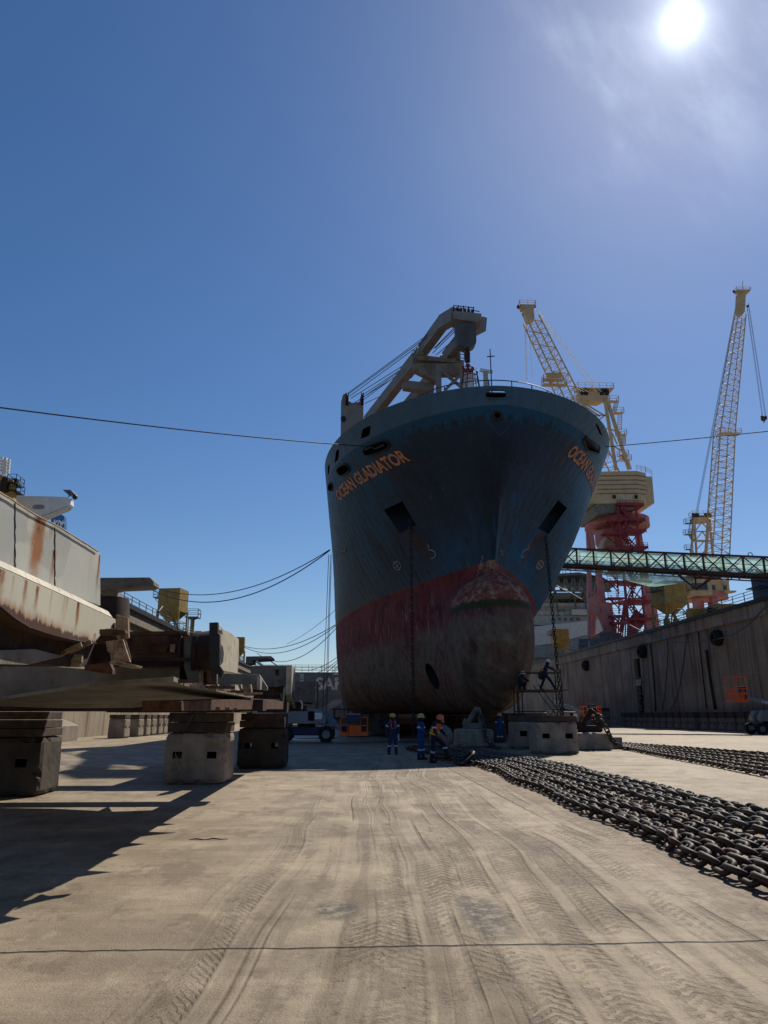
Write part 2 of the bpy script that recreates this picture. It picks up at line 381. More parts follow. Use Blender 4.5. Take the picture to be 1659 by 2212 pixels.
def mat_hull(runs=()):
    m, nt, b = new_mat("hull_paint", (.03, .06, .1), .42, 0, .16)
    vec, x, y, z = coords(nt)
    n1 = noise(nt, vec, .35, 6, .6); n2 = noise(nt, vec, 2.2, 6, .68); n3 = noise(nt, vec, 11, 5, .7)
    st = noise(nt, comb(nt, x*1.3, y*1.3, z*.09), 1.2, 6, .65)
    st2 = noise(nt, comb(nt, x*3.4, y*3.4, z*.14), 1.1, 5, .6)
    ax = (x-9.6)
    blue = mixc(nt, ax.sm(-1.5, 2.2), (.012, .062, .115), (.002, .085, .225))      # port bow bluer: sky light on that side put into the paint
    blue = mixc(nt, n1.sm(.35, .65)*.5, blue, (.010, .058, .105))
    blue = mixc(nt, st.sm(.5, .72)*.5, blue, (.014, .028, .042))
    blue = mixc(nt, st2.sm(.58, .78)*.45, blue, (.055, .075, .085))
    # old maroon primer showing under the knuckle and down the stem, with a ragged upper fringe
    fr = noise(nt, comb(nt, x*2.6, y*2.6, z*.10), 1.3, 5, .7)
    blue = mixc(nt, z.sm(18.6, 20.3)*.8, blue, (.010, .066, .125))
    top = (z + (fr-.5)*3.4)
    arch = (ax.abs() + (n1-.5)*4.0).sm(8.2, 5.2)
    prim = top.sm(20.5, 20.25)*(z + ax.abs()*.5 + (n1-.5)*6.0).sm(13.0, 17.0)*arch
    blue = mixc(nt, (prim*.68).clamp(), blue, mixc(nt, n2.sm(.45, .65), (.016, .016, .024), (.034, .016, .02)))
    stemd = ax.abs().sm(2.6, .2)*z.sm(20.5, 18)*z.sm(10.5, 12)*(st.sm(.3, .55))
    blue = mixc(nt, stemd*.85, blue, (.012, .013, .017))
    scr = noise(nt, comb(nt, x*1.2 + z*.8, y*1.2, z*.5), 1.0, 6, .7, .6)
    blue = mixc(nt, scr.sm(.60, .66)*.75*z.sm(19, 15), blue, (.016, .018, .022))
    rst = noise(nt, comb(nt, x*2.0, y*2.0, z*.22), 1.0, 7, .72)
    blue = mixc(nt, rst.sm(.66, .74)*.5, blue, (.06, .038, .03))
    band = mixc(nt, st.sm(.42, .68)*.6, (.052, .115, .185), (.040, .080, .125))
    band = mixc(nt, st2.sm(.62, .78)*.5, band, (.15, .17, .16))
    col = mixc(nt, z.sm(21.03, 21.07), blue, band)
    # red boot topping, scraped pale, then fouled grey-brown bottom
    red = mixc(nt, n1.sm(.35, .65), (.135, .022, .024), (.195, .042, .040))
    redst = noise(nt, comb(nt, x*2.6, y*2.6, z*.28), 1.3, 6, .72)
    red = mixc(nt, redst.sm(.54, .63)*z.sm(10.9, 9.2)*.75, red, (.36, .25, .23))
    red = mixc(nt, n2.sm(.6, .75)*.5, red, (.08, .03, .03))
    grey = mixc(nt, n2.sm(.35, .68), (.115, .088, .064), (.21, .165, .122))
    grey = mixc(nt, n1.sm(.48, .68)*.75, grey, (.15, .05, .04))
    vs = noise(nt, comb(nt, x*2.2, y*2.2, z*.2), 1.3, 6, .72)
    grey = mixc(nt, vs.sm(.55, .66)*.4, grey, (.26, .20, .145)); grey = mixc(nt, vs.sm(.44, .34)*.6, grey, (.06, .042, .032))
    grey = mixc(nt, n3.sm(.55, .75)*.5, grey, (.075, .062, .052))
    wave = (((z*1.1 + ax*.55 + y*1.8 + n2*1.6)*3.6).sin()*.5+.5).sm(.86, .97)
    grey = mixc(nt, wave*(n1.sm(.35, .6))*y.sm(56, 50)*ax.sm(-.6, -2.2)*.6, grey, (.30, .25, .18))
    edge1 = z + (redst-.5)*5.0 + (n2-.5)*.9
    low = mixc(nt, edge1.sm(7.0, 8.0), grey, red)
    # bulb dome: salt-crusted red over a green weed line
    bulb = y.sm(47.2, 46.4)
    zb = z + (n2-.5)*.35
    dome = mixc(nt, n2.sm(.46, .64), (.22, .06, .045), (.40, .26, .155))
    low = mixc(nt, bulb*zb.sm(8.15, 8.35), low, dome)
    low = mixc(nt, bulb*zb.sm(7.75, 7.95)*zb.sm(8.45, 8.2)*.9, low, (.035, .05, .018))
    low = mixc(nt, bulb*zb.sm(7.9, 7.6)*n1.sm(.42, .62)*.75, low, (.085, .072, .058))
    red_s = bulb*zb.sm(7.9, 7.5)*noise(nt, comb(nt, x*.9, y*.9, z*.25), 1.0, 4, .6).sm(.55, .66)
    low = mixc(nt, red_s*.6, low, (.12, .03, .03))
    wl = z + (noise(nt, vec, 1.2, 3, .5)-.5)*.14
    col = mixc(nt, wl.sm(11.32, 11.27), col, low)
    # plate seams
    sx = ((y/2.9).frac()-.5).abs().sm(.492, .498); sz = ((z/2.6 + .3).frac()-.5).abs().sm(.490, .497)
    seam = sx.max(sz)
    smear = noise(nt, comb(nt, x*.55 + z*.5, y*.55, z*.16 - x*.2), 1.0, 6, .66, .9)
    col = mixc(nt, seam*.2, col, (.10, .12, .125))
    col = mixc(nt, smear.sm(.53, .62)*z.sm(20.0, 17)*.5, col, (.012, .014, .017))
    col = mixc(nt, st2.sm(.66, .72)*z.sm(21.0, 20.0)*.55, col, (.13, .13, .125))
    rn = None
    for (sd, yy, w, zt, L) in runs:          # rust running down from openings: (side, y, half width, top, length)
        a = (y + (n2-.5)*w*1.2 + (zt - z)*.10 - yy).abs().sm(w, w*.2)*z.sm(zt-L, zt-L*.1)*z.sm(zt+.05, zt-.1)*(ax*sd).sm(0, .3)*(st2.sm(.3, .55)*.6+.4)
        rn = a if rn is None else rn.max(a)
    if rn is not None: col = mixc(nt, (rn*.8).clamp(), col, (.055, .024, .016)); col = mixc(nt, (rn*n3.sm(.5, .7)*.5).clamp(), col, (.12, .05, .025))
    frame = ((y*7.8).sin()*.5+.5)*((z*2.4).sin()*.35+.65)
    setc(nt, b, col, (n2*.25+.36 + z.sm(11.4, 11.1)*.28).clamp(), n3*.25 + n2*.5 + seam*.6 + wave*.4 + frame*.55 + n1*1.6, .45, .06)
    return m

def mat_wall(name, far=False):
    m, nt, b = new_mat(name, (.2, .18, .16), .85, 0, .25)
    vec, x, y, z = coords(nt)
    n1 = noise(nt, vec, .18, 5, .6); n2 = noise(nt, vec, 1.6, 6, .65); n3 = noise(nt, vec, 9, 4, .7)
    st = noise(nt, comb(nt, x*.5, y*.5, z*.03), 1.5, 6, .68)
    st2 = noise(nt, comb(nt, x*1.6, y*1.6, z*.05), 1.2, 5, .6)
    col = mixc(nt, n1.sm(.35, .65), (.25, .205, .155), (.37, .315, .245))
    col = mixc(nt, st.sm(.50, .66)*.72, col, (.085, .068, .054))
    col = mixc(nt, st2.sm(.56, .68)*.6, col, (.075, .052, .036))
    col = mixc(nt, st2.sm(.44, .28)*.4, col, (.40, .37, .33))
    col = mixc(nt, n2.sm(.55, .72)*.4, col, (.15, .13, .11))
    ln = ((z/3.1).frac()-.5).abs().sm(.488, .496)*n2.sm(.42, .52)
    vl = ((y/9.2 + .2).frac()-.5).abs().sm(.493, .498)
    col = mixc(nt, ln*.6, col, (.42, .39, .35)); col = mixc(nt, vl*.8, col, (.06, .05, .045))
    setc(nt, b, col, None, n2 + n3*.5 - vl, .4, .04)
    return m

def mat_chain(name, a, b_, c_):
    """forged links: every link its own shade of rust, scale and mud"""
    m, nt, b = new_mat(name, a, .65, .0, .45)
    vec, x, y, z = coords(nt); oi = nt.nodes.new('ShaderNodeObjectInfo'); r = V(nt, oi.outputs['Random'])
    n = noise(nt, vec, 14, 6, .7); n2 = noise(nt, vec, 60, 4, .7)
    col = mixc(nt, r, a, b_); col = mixc(nt, (n + (r-.5)*.3).sm(.5, .68), col, c_); col = mixc(nt, n2.sm(.6, .75)*.6, col, tuple(q*.4 for q in a))
    setc(nt, b, col, (n*.4+.42).clamp(), n + n2*.6, .6, .006); return m
M = {}
M['ground'] = mat_ground(); M['hull'] = None
M['wall'] = mat_wall('quay_concrete')
M['block'] = weathered('block_concrete', (.29, .245, .195), .85, .35, 0, .35, (.10, .075, .055), 1.4, .4, (.10, .082, .068))
M['block_grey'] = weathered('grey_block_concrete', (.25, .215, .17), .85, .3, 0, .4, (.12, .10, .085), 1.0, .4)
M['block_dark'] = weathered('shaded_block_concrete', (.055, .045, .036), .9, .35, 0, .3, (.03, .022, .018), 1.4, .4)  # darker copy of the block concrete, shade under hull and frame put into the colour
M['wood'] = weathered('old_timber', (.075, .05, .036), .85, .5, 0, .3, (.03, .02, .016), 2.0, .5)
M['black'] = weathered('black_steel', (.016, .016, .018), .55, .4)
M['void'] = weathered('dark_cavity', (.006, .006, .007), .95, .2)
M['rubber'] = weathered('black_rubber', (.018, .018, .019), .85, .35, scale=3)
M['cable'] = weathered('wire_rope', (.03, .03, .033), .6, .3, scale=4)
M['chain_rust'] = mat_chain('rusted_chain_iron', (.018, .013, .010), (.045, .027, .018), (.065, .028, .014))
M['chain_grey'] = mat_chain('grey_chain_iron', (.032, .030, .027), (.075, .067, .057), (.05, .034, .024))
M['chain_dark'] = weathered('tarred_chain_iron', (.02, .018, .018), .6, .4, .1, 0, (.04, .02, .015), 4, .4)
M['grey_paint'] = weathered('old_grey_paint', (.40, .40, .355), .62, .22, .16, .55, (.20, .085, .03), 1.6, .2, (.24, .2, .14))
M['cream_paint'] = weathered('stained_cream_paint', (.50, .46, .355), .62, .22, .20, .75, (.22, .095, .032), 1.8, .2, (.32, .22, .11))
M['tan_rust'] = weathered('rust_washed_paint', (.36, .26, .155), .7, .3, .35, .7, (.13, .05, .02), 3, .4)
M['rust'] = weathered('heavy_rust', (.105, .048, .026), .85, .45, .4, .5, (.05, .02, .012), 3, .6)
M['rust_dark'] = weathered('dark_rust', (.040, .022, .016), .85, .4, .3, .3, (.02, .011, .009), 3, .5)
M['under_grey'] = weathered('dirty_shaded_paint', (.20, .185, .155), .75, .35, .18, .2, (.09, .045, .022), 1.2, .3)  # dirty grey; also carries painted-in shade on box fronts
M['ship_white'] = weathered('ship_white_paint', (.20, .20, .20), .55, .18, .06, .35, (.17, .12, .08), .8, .1)
M['white'] = weathered('clean_white_paint', (.66, .67, .67), .5, .1, 0, .15, (.4, .36, .3), .5, .05)
M['boat_grey'] = weathered('grey_hull_paint', (.22, .235, .23), .6, .15, 0, .3, (.10, .10, .10), .3, .1)
M['letter_grey'] = weathered('pale_letter_paint', (.85, .85, .82), .6, .15)
M['letter_orange'] = weathered('faded_orange_letter_paint', (.50, .205, .09), .6, .3, .14, .25, (.09, .05, .04), 2.2)
M['mark'] = weathered('pale_mark_paint', (.42, .33, .25), .6, .3)
M['yellow'] = weathered('hopper_yellow_paint', (.36, .235, .06), .6, .25, .12, .3, (.16, .075, .025), .9)
M['crane_yellow'] = weathered('crane_cream_yellow_paint', (.55, .41, .235), .55, .15, .04, .2, (.2, .12, .06), .5)
M['crane_pink'] = weathered('crane_faded_red_paint', (.48, .185, .17), .6, .2, .05, .25, (.27, .09, .085), .4)
M['crane_maroon'] = weathered('stair_maroon_paint', (.27, .03, .042), .6, .25, .05, .2, (.08, .015, .02), .5)
M['blue_steel'] = weathered('dark_blue_paint', (.018, .045, .10), .5, .25)
M['lift_blue'] = weathered('lift_blue_paint', (.012, .022, .085), .45, .25)
M['lift_grey'] = weathered('lift_grey_paint', (.24, .25, .27), .5, .15)
M['orange'] = weathered('basket_orange_paint', (.88, .15, .025), .5, .15)
M['boom_grey'] = weathered('boom_grey_paint', (.20, .28, .34), .5, .15)
M['glass'] = weathered('dark_window_glass', (.015, .02, .025), .12, .1, spec=.8)
M['truss_brown'] = weathered('gangway_brown_steel', (.085, .042, .03), .7, .3)
M['rail'] = weathered('railing_grey', (.11, .12, .13), .6, .2)
M['tin'] = weathered('container_white_paint', (.50, .51, .50), .6, .15, .06, .3, (.2, .12, .08), .8)
M['hook_red'] = weathered('hook_red_paint', (.17, .025, .028), .5, .25, .1)
M['block_slate'] = weathered('hook_block_slate_paint', (.075, .08, .09), .55, .25)
M['hazard_yellow'] = weathered('hazard_yellow_paint', (.5, .34, .03), .6, .2)
M['skin'] = new_mat('skin', (.11, .06, .04), .6)[0]
M['cov_blue'] = weathered('coverall_blue', (.015, .065, .24), .9, .25, scale=6)
M['cov_dark'] = weathered('coverall_navy', (.010, .018, .055), .9, .25, scale=6)
M['cov_mid'] = weathered('coverall_work_blue', (.018, .045, .12), .9, .25, scale=6)
M['reflect'] = weathered('reflective_tape', (.62, .62, .60), .5, .1)
M['vest_orange'] = weathered('vest_orange', (.75, .12, .05), .8, .15)
M['vest_yellow'] = weathered('vest_yellow_tape', (.75, .72, .06), .7, .1)
M['helm_yellow'] = weathered('helmet_yellow', (.55, .42, .05), .4, .1)
M['helm_pale'] = weathered('helmet_pale_yellow', (.50, .42, .15), .4, .1)
M['helm_orange'] = weathered('helmet_orange', (.62, .16, .06), .4, .1)
M['helm_white'] = weathered('helmet_white', (.6, .6, .58), .4, .1)
M['boot'] = weathered('work_boot_leather', (.012, .011, .011), .7, .2)
M['scarf'] = weathered('dark_scarf_cloth', (.012, .014, .02), .9, .2)
M['puddle'] = new_mat('floor_water', (.02, .022, .025), .04, 0, .6)[0]
def mat_net():
    m, nt, b = new_mat('green_safety_net', (.4, .75, .64), .8, 0, .2)
    vec, x, y, z = coords(nt)
    n = noise(nt, vec, 1.5, 5, .6)
    col = mixc(nt, n.sm(.35, .65), (.36, .64, .55), (.66, .90, .82)); nt.links.new(col.s, b.inputs['Base Color'])
    tr = nt.nodes.new('ShaderNodeBsdfTransparent'); tl = nt.nodes.new('ShaderNodeBsdfTranslucent'); nt.links.new(col.s, tl.inputs[0])
    mx = nt.nodes.new('ShaderNodeMixShader'); mx.inputs[0].default_value = .6
    nt.links.new(b.outputs[0], mx.inputs[1]); nt.links.new(tl.outputs[0], mx.inputs[2])
    m2 = nt.nodes.new('ShaderNodeMixShader'); f = n.sm(.3, .7)*.25+.36; nt.links.new(f.s, m2.inputs[0])
    nt.links.new(mx.outputs[0], m2.inputs[1]); nt.links.new(tr.outputs[0], m2.inputs[2])
    out = [q for q in nt.nodes if q.type == 'OUTPUT_MATERIAL'][0]; nt.links.new(m2.outputs[0], out.inputs[0])
    return m
M['net'] = mat_net()
def mat_spray():
    m, nt, b = new_mat('water_spray', (.8, .85, .9), .4)
    b.inputs['Alpha'].default_value = .16
    return m
M['spray'] = mat_spray()
# ------------------------------------------------------------------ the dock
FLOOR_R, FLOOR_L = 45.0, -21.0
Q_R, Q_L = 14.0, 11.7
def structure(name, mb, mat, **k): return tag(mb.build(name, mat, **k), kind='structure')
structure('ground', MB().add([(FLOOR_L-2, -40, 0), (FLOOR_R+2, -40, 0), (FLOOR_R+2, 420, 0), (FLOOR_L-2, 420, 0)], [(0,1,2,3)]), M['ground'])
structure('quay_ground_right', MB().add([(FLOOR_R+1, -80, Q_R-.25), (2500, -80, Q_R-.25), (2500, 3000, Q_R-.25), (FLOOR_R+1, 3000, Q_R-.25)], [(0,1,2,3)]), M['block_grey'])
structure('quay_ground_left', MB().add([(-2500, -80, Q_L-.25), (FLOOR_L-1, -80, Q_L-.25), (FLOOR_L-1, 3000, Q_L-.25), (-2500, 3000, Q_L-.25)], [(0,1,2,3)]), M['block_grey'])
structure('quay_ground_far', MB().add([(FLOOR_L-2, 420, 9), (FLOOR_R+2, 420, 9), (FLOOR_R+2, 3000, 9), (FLOOR_L-2, 3000, 9)], [(0,1,2,3)]), M['block_grey'])

def railing(mb, path, h=1.1, step=2.0, r=.035, rows=(.45, .8, 1.1)):
    for a, b in zip(path[:-1], path[1:]):
        a, b = Vector(a), Vector(b); n = max(1, int((b-a).length/step))
        for i in range(n+1):
            p = a.lerp(b, i/n); mb.beam(p, p+Vector((0, 0, h)), r*1.6)
        for k in rows: mb.beam(a+Vector((0, 0, k*h/1.1)), b+Vector((0, 0, k*h/1.1)), r*1.3)
    return mb

# right dock wall: coping beam, recess with stair opening, facing
def dock_wall_right():
    t = thing('dock_wall', 'tall stained concrete dock wall with black fenders on the right', 'dock wall', (FLOOR_R, 0, 0))
    w = MB()
    y_exit = 114.0
    for a, b in ((-60, y_exit-1.2), (y_exit+1.2, 420)): w.span((0, a, 0), (2.2, b, Q_R-1.9))
    w.span((.9, y_exit-1.2, 0), (2.2, y_exit+1.2, Q_R-1.9)); w.span((0, y_exit-1.2, 10.2), (.9, y_exit+1.2, Q_R-1.9))
    w.build('wall_face', M['wall'], t)
    c = MB(); c.span((-.28, -60, Q_R-1.9), (2.2, 420, Q_R-.42)); c.build('coping_beam', M['wall'], t)
    k = MB(); k.span((-.55, -60, Q_R-.42), (2.2, 420, Q_R)); k.build('edge_beam', M['black'], t)
    r = MB(); railing(r, [(.3, -10, Q_R), (.3, 300, Q_R)], 1.25, 2.6, .045); r.build('railing', M['rail'], t)
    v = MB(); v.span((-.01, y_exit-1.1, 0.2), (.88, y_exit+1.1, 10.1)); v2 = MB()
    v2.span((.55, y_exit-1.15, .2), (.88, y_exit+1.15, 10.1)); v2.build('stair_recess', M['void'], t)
    s = MB()
    for z in (2.4, 4.8, 7.2): s.span((-.35, y_exit-1.1, z), (.5, y_exit+1.1, z+.12))
    for z in (2.4, 4.8): railing(s, [(-.3, y_exit-1.1, z), (-.3, y_exit+1.1, z)], 1.0, 1.1, .03)
    s.build('stair_landing', M['block_grey'], t)
    return t
DWR = dock_wall_right()
def dock_wall_left():
    t = thing('dock_wall', 'sunlit concrete dock wall with railing on the left', 'dock wall', (FLOOR_L, 0, 0))
    w = MB(); w.span((-2.2, -60, 0), (0, 420, Q_L-1.5)); w.build('wall_face', M['wall'], t)
    c = MB(); c.span((-2.2, -60, Q_L-1.5), (.3, 420, Q_L-.4)); c.build('coping_beam', M['block_grey'], t)
    k = MB(); k.span((-2.2, -60, Q_L-.4), (.55, 420, Q_L)); k.build('edge_beam', M['black'], t)
    l = MB(); l.prism([(0, 0, 0), (2.2, 0, 0), (2.2, 0, 1.0), (.9, 0, 1.5), (0, 0, 1.5)], (0, 54, 0)); l.build('footing_ledge', M['block_grey'], t)
    r = MB(); railing(r, [(-.4, 10, Q_L), (-.4, 260, Q_L)], 1.25, 2.6, .045); r.build('railing', M['rail'], t)
    return t
dock_wall_left()
def fender(x, y, z, s, label, first=None):
    if first is None:
        t = thing('rubber_fender', label, 'fender', (x, y, z), 0, 'rubber fenders on the dock walls')
        MB().lathe((-.06, 0, 0), [(.45, .62), (.45, .95), (.80, .95), (1.0, .62), (1.05, .25), (1.0, 0)], 22, (-1, 0, 0)).build('fender_ring', M['rubber'], t, smooth=True)
        MB().lathe((-.06, 0, 0), [(.44, .0), (.44, .7), (.2, .6), (0, .6)], 16, (-1, 0, 0)).build('core', M['black'], t, smooth=True)
        m = MB()
        for sx in (-1, 1): m.tube([(-.1, sx*.25, 1.9), (-.35, sx*.4, 1.4), (-.5, sx*.5, .9)], .03, 5)
        m.build('hanger_chain', M['black'], t)
    else: t = copy_tree(first); t.location = (x, y, z); t['label'] = label
    t.scale = (s, s, s); return t
fp = [(87.2, 'black rubber fender nearest the right edge of the photo'), (110.5, 'black rubber fender second from the right edge'),
      (138.0, 'black rubber fender third from the right edge'), (171.0, 'black rubber fender furthest along the right wall')]
f0 = None
for i, (y, lb) in enumerate(fp):
    z = [10.75, 11.0, 10.7, 10.6][i]
    f = fender(FLOOR_R, y, z, .95, lb, f0); f0 = f0 or f
fl = fender(FLOOR_L, 82, 9.3, .9, 'black rubber fender on the sunlit left wall', f0); fl.rotation_euler = (0, 0, pi)
ex = thing('exit_sign', 'white EXIT lettering on the dark stair opening of the wall', 'sign', (FLOOR_R-.05, 113.7, 6.6))
MB().box((0, 0, 0), (.08, 2.2, 1.15)).build('board', M['black'], ex)
flat_text('lettering', 'EXIT', 1.25, (-.05, 0, -.45), (0, -1, 0), (0, 0, 1), M['white'], ex, bold=.03, cond=.78)

# ------------------------------------------------------------------ the ship
AX, Y0 = 9.6, 42.9
def lerp(a, b, t): return a + (b-a)*t
def stem(z):
    if z >= 11.3: return 2.5*max(0, (22.3-z)/11.0)**1.15
    return 2.5 + (11.3-z)*.28
def b_main(u, z):
    u -= stem(z)
    if u <= 0: return 0.0
    t = min(1, max(0, (z-11.3)/11.0))
    k = t**1.5
    p, q = lerp(1.85, 2.05, k), lerp(1.0, .54, k); L = lerp(41.0, 17.6, t**.62); B = lerp(10.75, 11.9, t)
    if z < 11.3:
        w = (11.3-z)/9.3; q = lerp(1.0, .80, w); L = lerp(41, 43, w); B = lerp(10.75, 9.9, w)
    s = min(1.0, u/L)
    b = B*(1-(1-s)**p)**q
    b0 = .42*sqrt(u) if u < 1 else .42      # rounded stem bar
    if k < .9: b = max(b, min(b0, .42*(1-k)))
    if z < 5.2:                              # bilge
        h = (5.2-z)/3.4; r = min(3.6, b*.85)
        b = b - r*(1-sqrt(max(0, 1-h*h)))
    return b
ZC, ZH = 6.15, 4.25
def b_bulb(u, z):
    v = (z-ZC)/ZH
    if abs(v) >= 1: return 0.0
    # side profile: the tip leans forward at mid-height
    tip = -1.0 + 1.7*abs(v)**3.6 + (.5*v if v > 0 else -.9*v)
    d = u - tip
    if d <= 0: return 0.0
    prof = (1-min(1, abs(v))**(3.6 if v > 0 else 2.6))**.5*(1+.07*v)
    nose = sqrt(max(0, 1-(1-min(1, d/4.6))**2))
    return 2.55*prof*nose
def b_hull(u, z):
    a, c = b_main(u, z), b_bulb(u, z)
    m = max(a, c)
    if min(a, c) > 0:
        k = 1.05; m += max(k-abs(a-c), 0)**2/(4*k)*min(1, min(a, c)/.8)
    return m
def u_start(z):
    s = stem(z)
    v = (z-ZC)/ZH
    if abs(v) < 1: s = min(s, -1.0 + 1.7*abs(v)**3.6 + (.5*v if v > 0 else -.9*v))
    return s
ZB, ZK, ZT, ULEN = 1.92, 21.05, 22.3, 118.0
def axz(z): t = min(1, max(0, (17.5-z)/9.0)); return AX - .55*t*t*(3-2*t)
def hull_pt(side, u, z, off=0.0):
    b = b_hull(u, z); p = Vector((axz(z) + side*b, Y0+u, z))
    if off:
        e = .05
        du = Vector((side*(b_hull(u+e, z)-b_hull(u-e, z)), 2*e, 0)); dz = Vector((side*(b_hull(u, z+e)-b_hull(u, z-e)), 0, 2*e))
        n = du.cross(dz); n = n.normalized()*(1 if n.x*side > 0 else -1); p += n*off
    return p
def hull_hit(px, py, side):
    """march a sight ray until it meets the hull"""
    d = ray(px, py); d = d/d.y; y = Y0-3.0
    while y < Y0+70:
        p = C0 + d*y; u = y-Y0
        if p.z < ZT and u > u_start(p.z) and (side*(p.x-axz(p.z)) <= b_hull(u, p.z) if side*(p.x-axz(p.z)) > 0 else True): return u, p.z
        y += .02
    return None

_runs = []
for px, py, sd, w, L in ((886, 1140, -1, .55, 5.0), (872, 1140, -1, .3, 4.0), (1172, 1150, 1, .7, 5.5), (1165, 1148, 1, .35, 4), (812, 978, -1, .5, 3.2), (800, 980, -1, .2, 5.0), (741, 1024, -1, .5, 3.0), (1280, 975, 1, .4, 3.0), (934, 1485, -1, .3, 2.0), (760, 990, -1, .25, 4.0), (845, 960, -1, .2, 3.5), (1240, 960, 1, .25, 4)):
    h = hull_hit(px, py, sd)
    if h: _runs.append((sd, Y0+h[0], w, h[1], L))
M['hull'] = mat_hull(_runs)
def build_hull(zs, name, mats, parent, inset=0.0, cap=True):
    """closed shell between the heights zs"""
    NU = 64
    mb = MB(); rows = {}
    for side in (-1, 1):
        for i, z in enumerate(zs):
            s = u_start(z); row = []
            for k in range(NU+1):
                t = k/NU; u = s + (ULEN-s)*(t**2.6) if k else s
                b = max(0, b_hull(u, z)-inset) if k else 0.0
                row.append(len(mb.v)); mb.v.append(Vector((axz(z) + side*b, Y0+u+(inset if k == 0 else 0), z)))
            rows[side, i] = row
    for side in (-1, 1):
        for i in range(len(zs)-1):
            A, B = rows[side, i], rows[side, i+1]
            for k in range(NU): mb.face((A[k], A[k+1], B[k+1], B[k]))
    n = len(zs)-1
    if cap:
        for i in (0, n):
            L, R = rows[-1, i], rows[1, i]
            for k in range(NU): mb.face((L[k], L[k+1], R[k+1], R[k]))
        for i in range(n): mb.face((rows[-1, i][NU], rows[1, i][NU], rows[1, i+1][NU], rows[-1, i+1][NU]))
    return mb

def boolean_cut(ob, cutters):
    for c in cutters:
        md = ob.modifiers.new('cut', 'BOOLEAN'); md.object = c; md.operation = 'DIFFERENCE'; md.solver = 'EXACT'
    bpy.context.view_layer.update()
    me = bpy.data.meshes.new_from_object(ob.evaluated_get(bpy.context.evaluated_depsgraph_get()))
    ob.modifiers.clear(); ob.data = me
    for c in cutters: bpy.data.objects.remove(c)
def px_cutter(pts, y0, y1):
    """prism along the sight lines through an opening, from depth y0 to y1: cuts a hole of the opening's own shape"""
    a = [atY(px, py, y0) for px, py in pts]; b = [atY(px, py, y1) for px, py in pts]
    n = len(a); mb = MB(); mb.m = 1
    mb.add(a+b, [tuple(range(n)), tuple(reversed(range(n, 2*n)))] + [(i, n+i, n+(i+1) % n, (i+1) % n) for i in range(n)])
    ob = mb.build('cutter', [M['void'], M['void']]); return ob
def ring_px(cx, cy, rx, ry, n=14, rot=0, e=2.0):
    out = []
    for i in range(n):
        t = 2*pi*i/n; c, s = cos(t), sin(t)
        x = rx*abs(c)**(2/e)*(1 if c > 0 else -1); y = ry*abs(s)**(2/e)*(1 if s > 0 else -1)
        out.append((cx + x*cos(rot)-y*sin(rot), cy + x*sin(rot)+y*cos(rot)))
    return out

ship = thing('cargo_ship', 'big dark blue cargo ship on blocks, bow and bulb facing the camera', 'ship', (0, 0, 0))
zs = [ZB + (ZC-ZH+.02-ZB)*0] + []
zz = [1.92, 2.0, 2.12, 2.3, 2.55, 2.9, 3.3, 3.8, 4.4, 5, 5.6, 6.2, 6.8, 7.4, 8, 8.5, 8.9, 9.25, 9.55, 9.8, 9.98, 10.12, 10.23, 10.31, 10.36, 10.395, 10.45, 10.7, 11.1, 11.6, 12.2, 13, 13.8, 14.6, 15.4, 16.2, 17, 17.8, 18.5, 19.2, 19.9, 20.5, ZK]
hull = build_hull(zz, 'hull', None, None).build('hull', [M['hull'], M['blue_steel']], ship, smooth=True)
anchor_l = [(829, 1101), (869, 1083), (899, 1134), (864, 1152)]
anchor_r = [(1205.6, 1080.5), (1225, 1097), (1185, 1154), (1162, 1141)]
fair = [ring_px(812, 968, 27, 9.5, 14, -.36, 3.2), ring_px(741, 1015, 12, 9, 12, -.62, 3), ring_px(713.5, 1052, 3.6, 8, 12),
        [(1262, 950), (1268, 944), (1294, 966), (1292, 978), (1270, 972)], [(1301, 1010), (1305, 1001), (1314, 998), (1315, 1010), (1305, 1020)],
        ring_px(1074, 898, 6.5, 6.0, 14)]
thr = ring_px(934, 1461, 9.5, 31, 18, -.42)
cuts = []
def depth_of(pts, side):
    ds = [hull_hit(px, py, side) for px, py in pts]; ds = [Y0+d[0] for d in ds if d]
    return min(ds), max(ds)
for pts, side, dep in [(anchor_l, -1, 1.5), (anchor_r, 1, 1.5)] + [(f, (-1 if i < 3 else 1), .9) for i, f in enumerate(fair)] + [(thr, -1, 1.6)]:
    a, b = depth_of(pts, side); cuts.append(px_cutter(pts, a-.8, b+dep))
boolean_cut(hull, cuts)

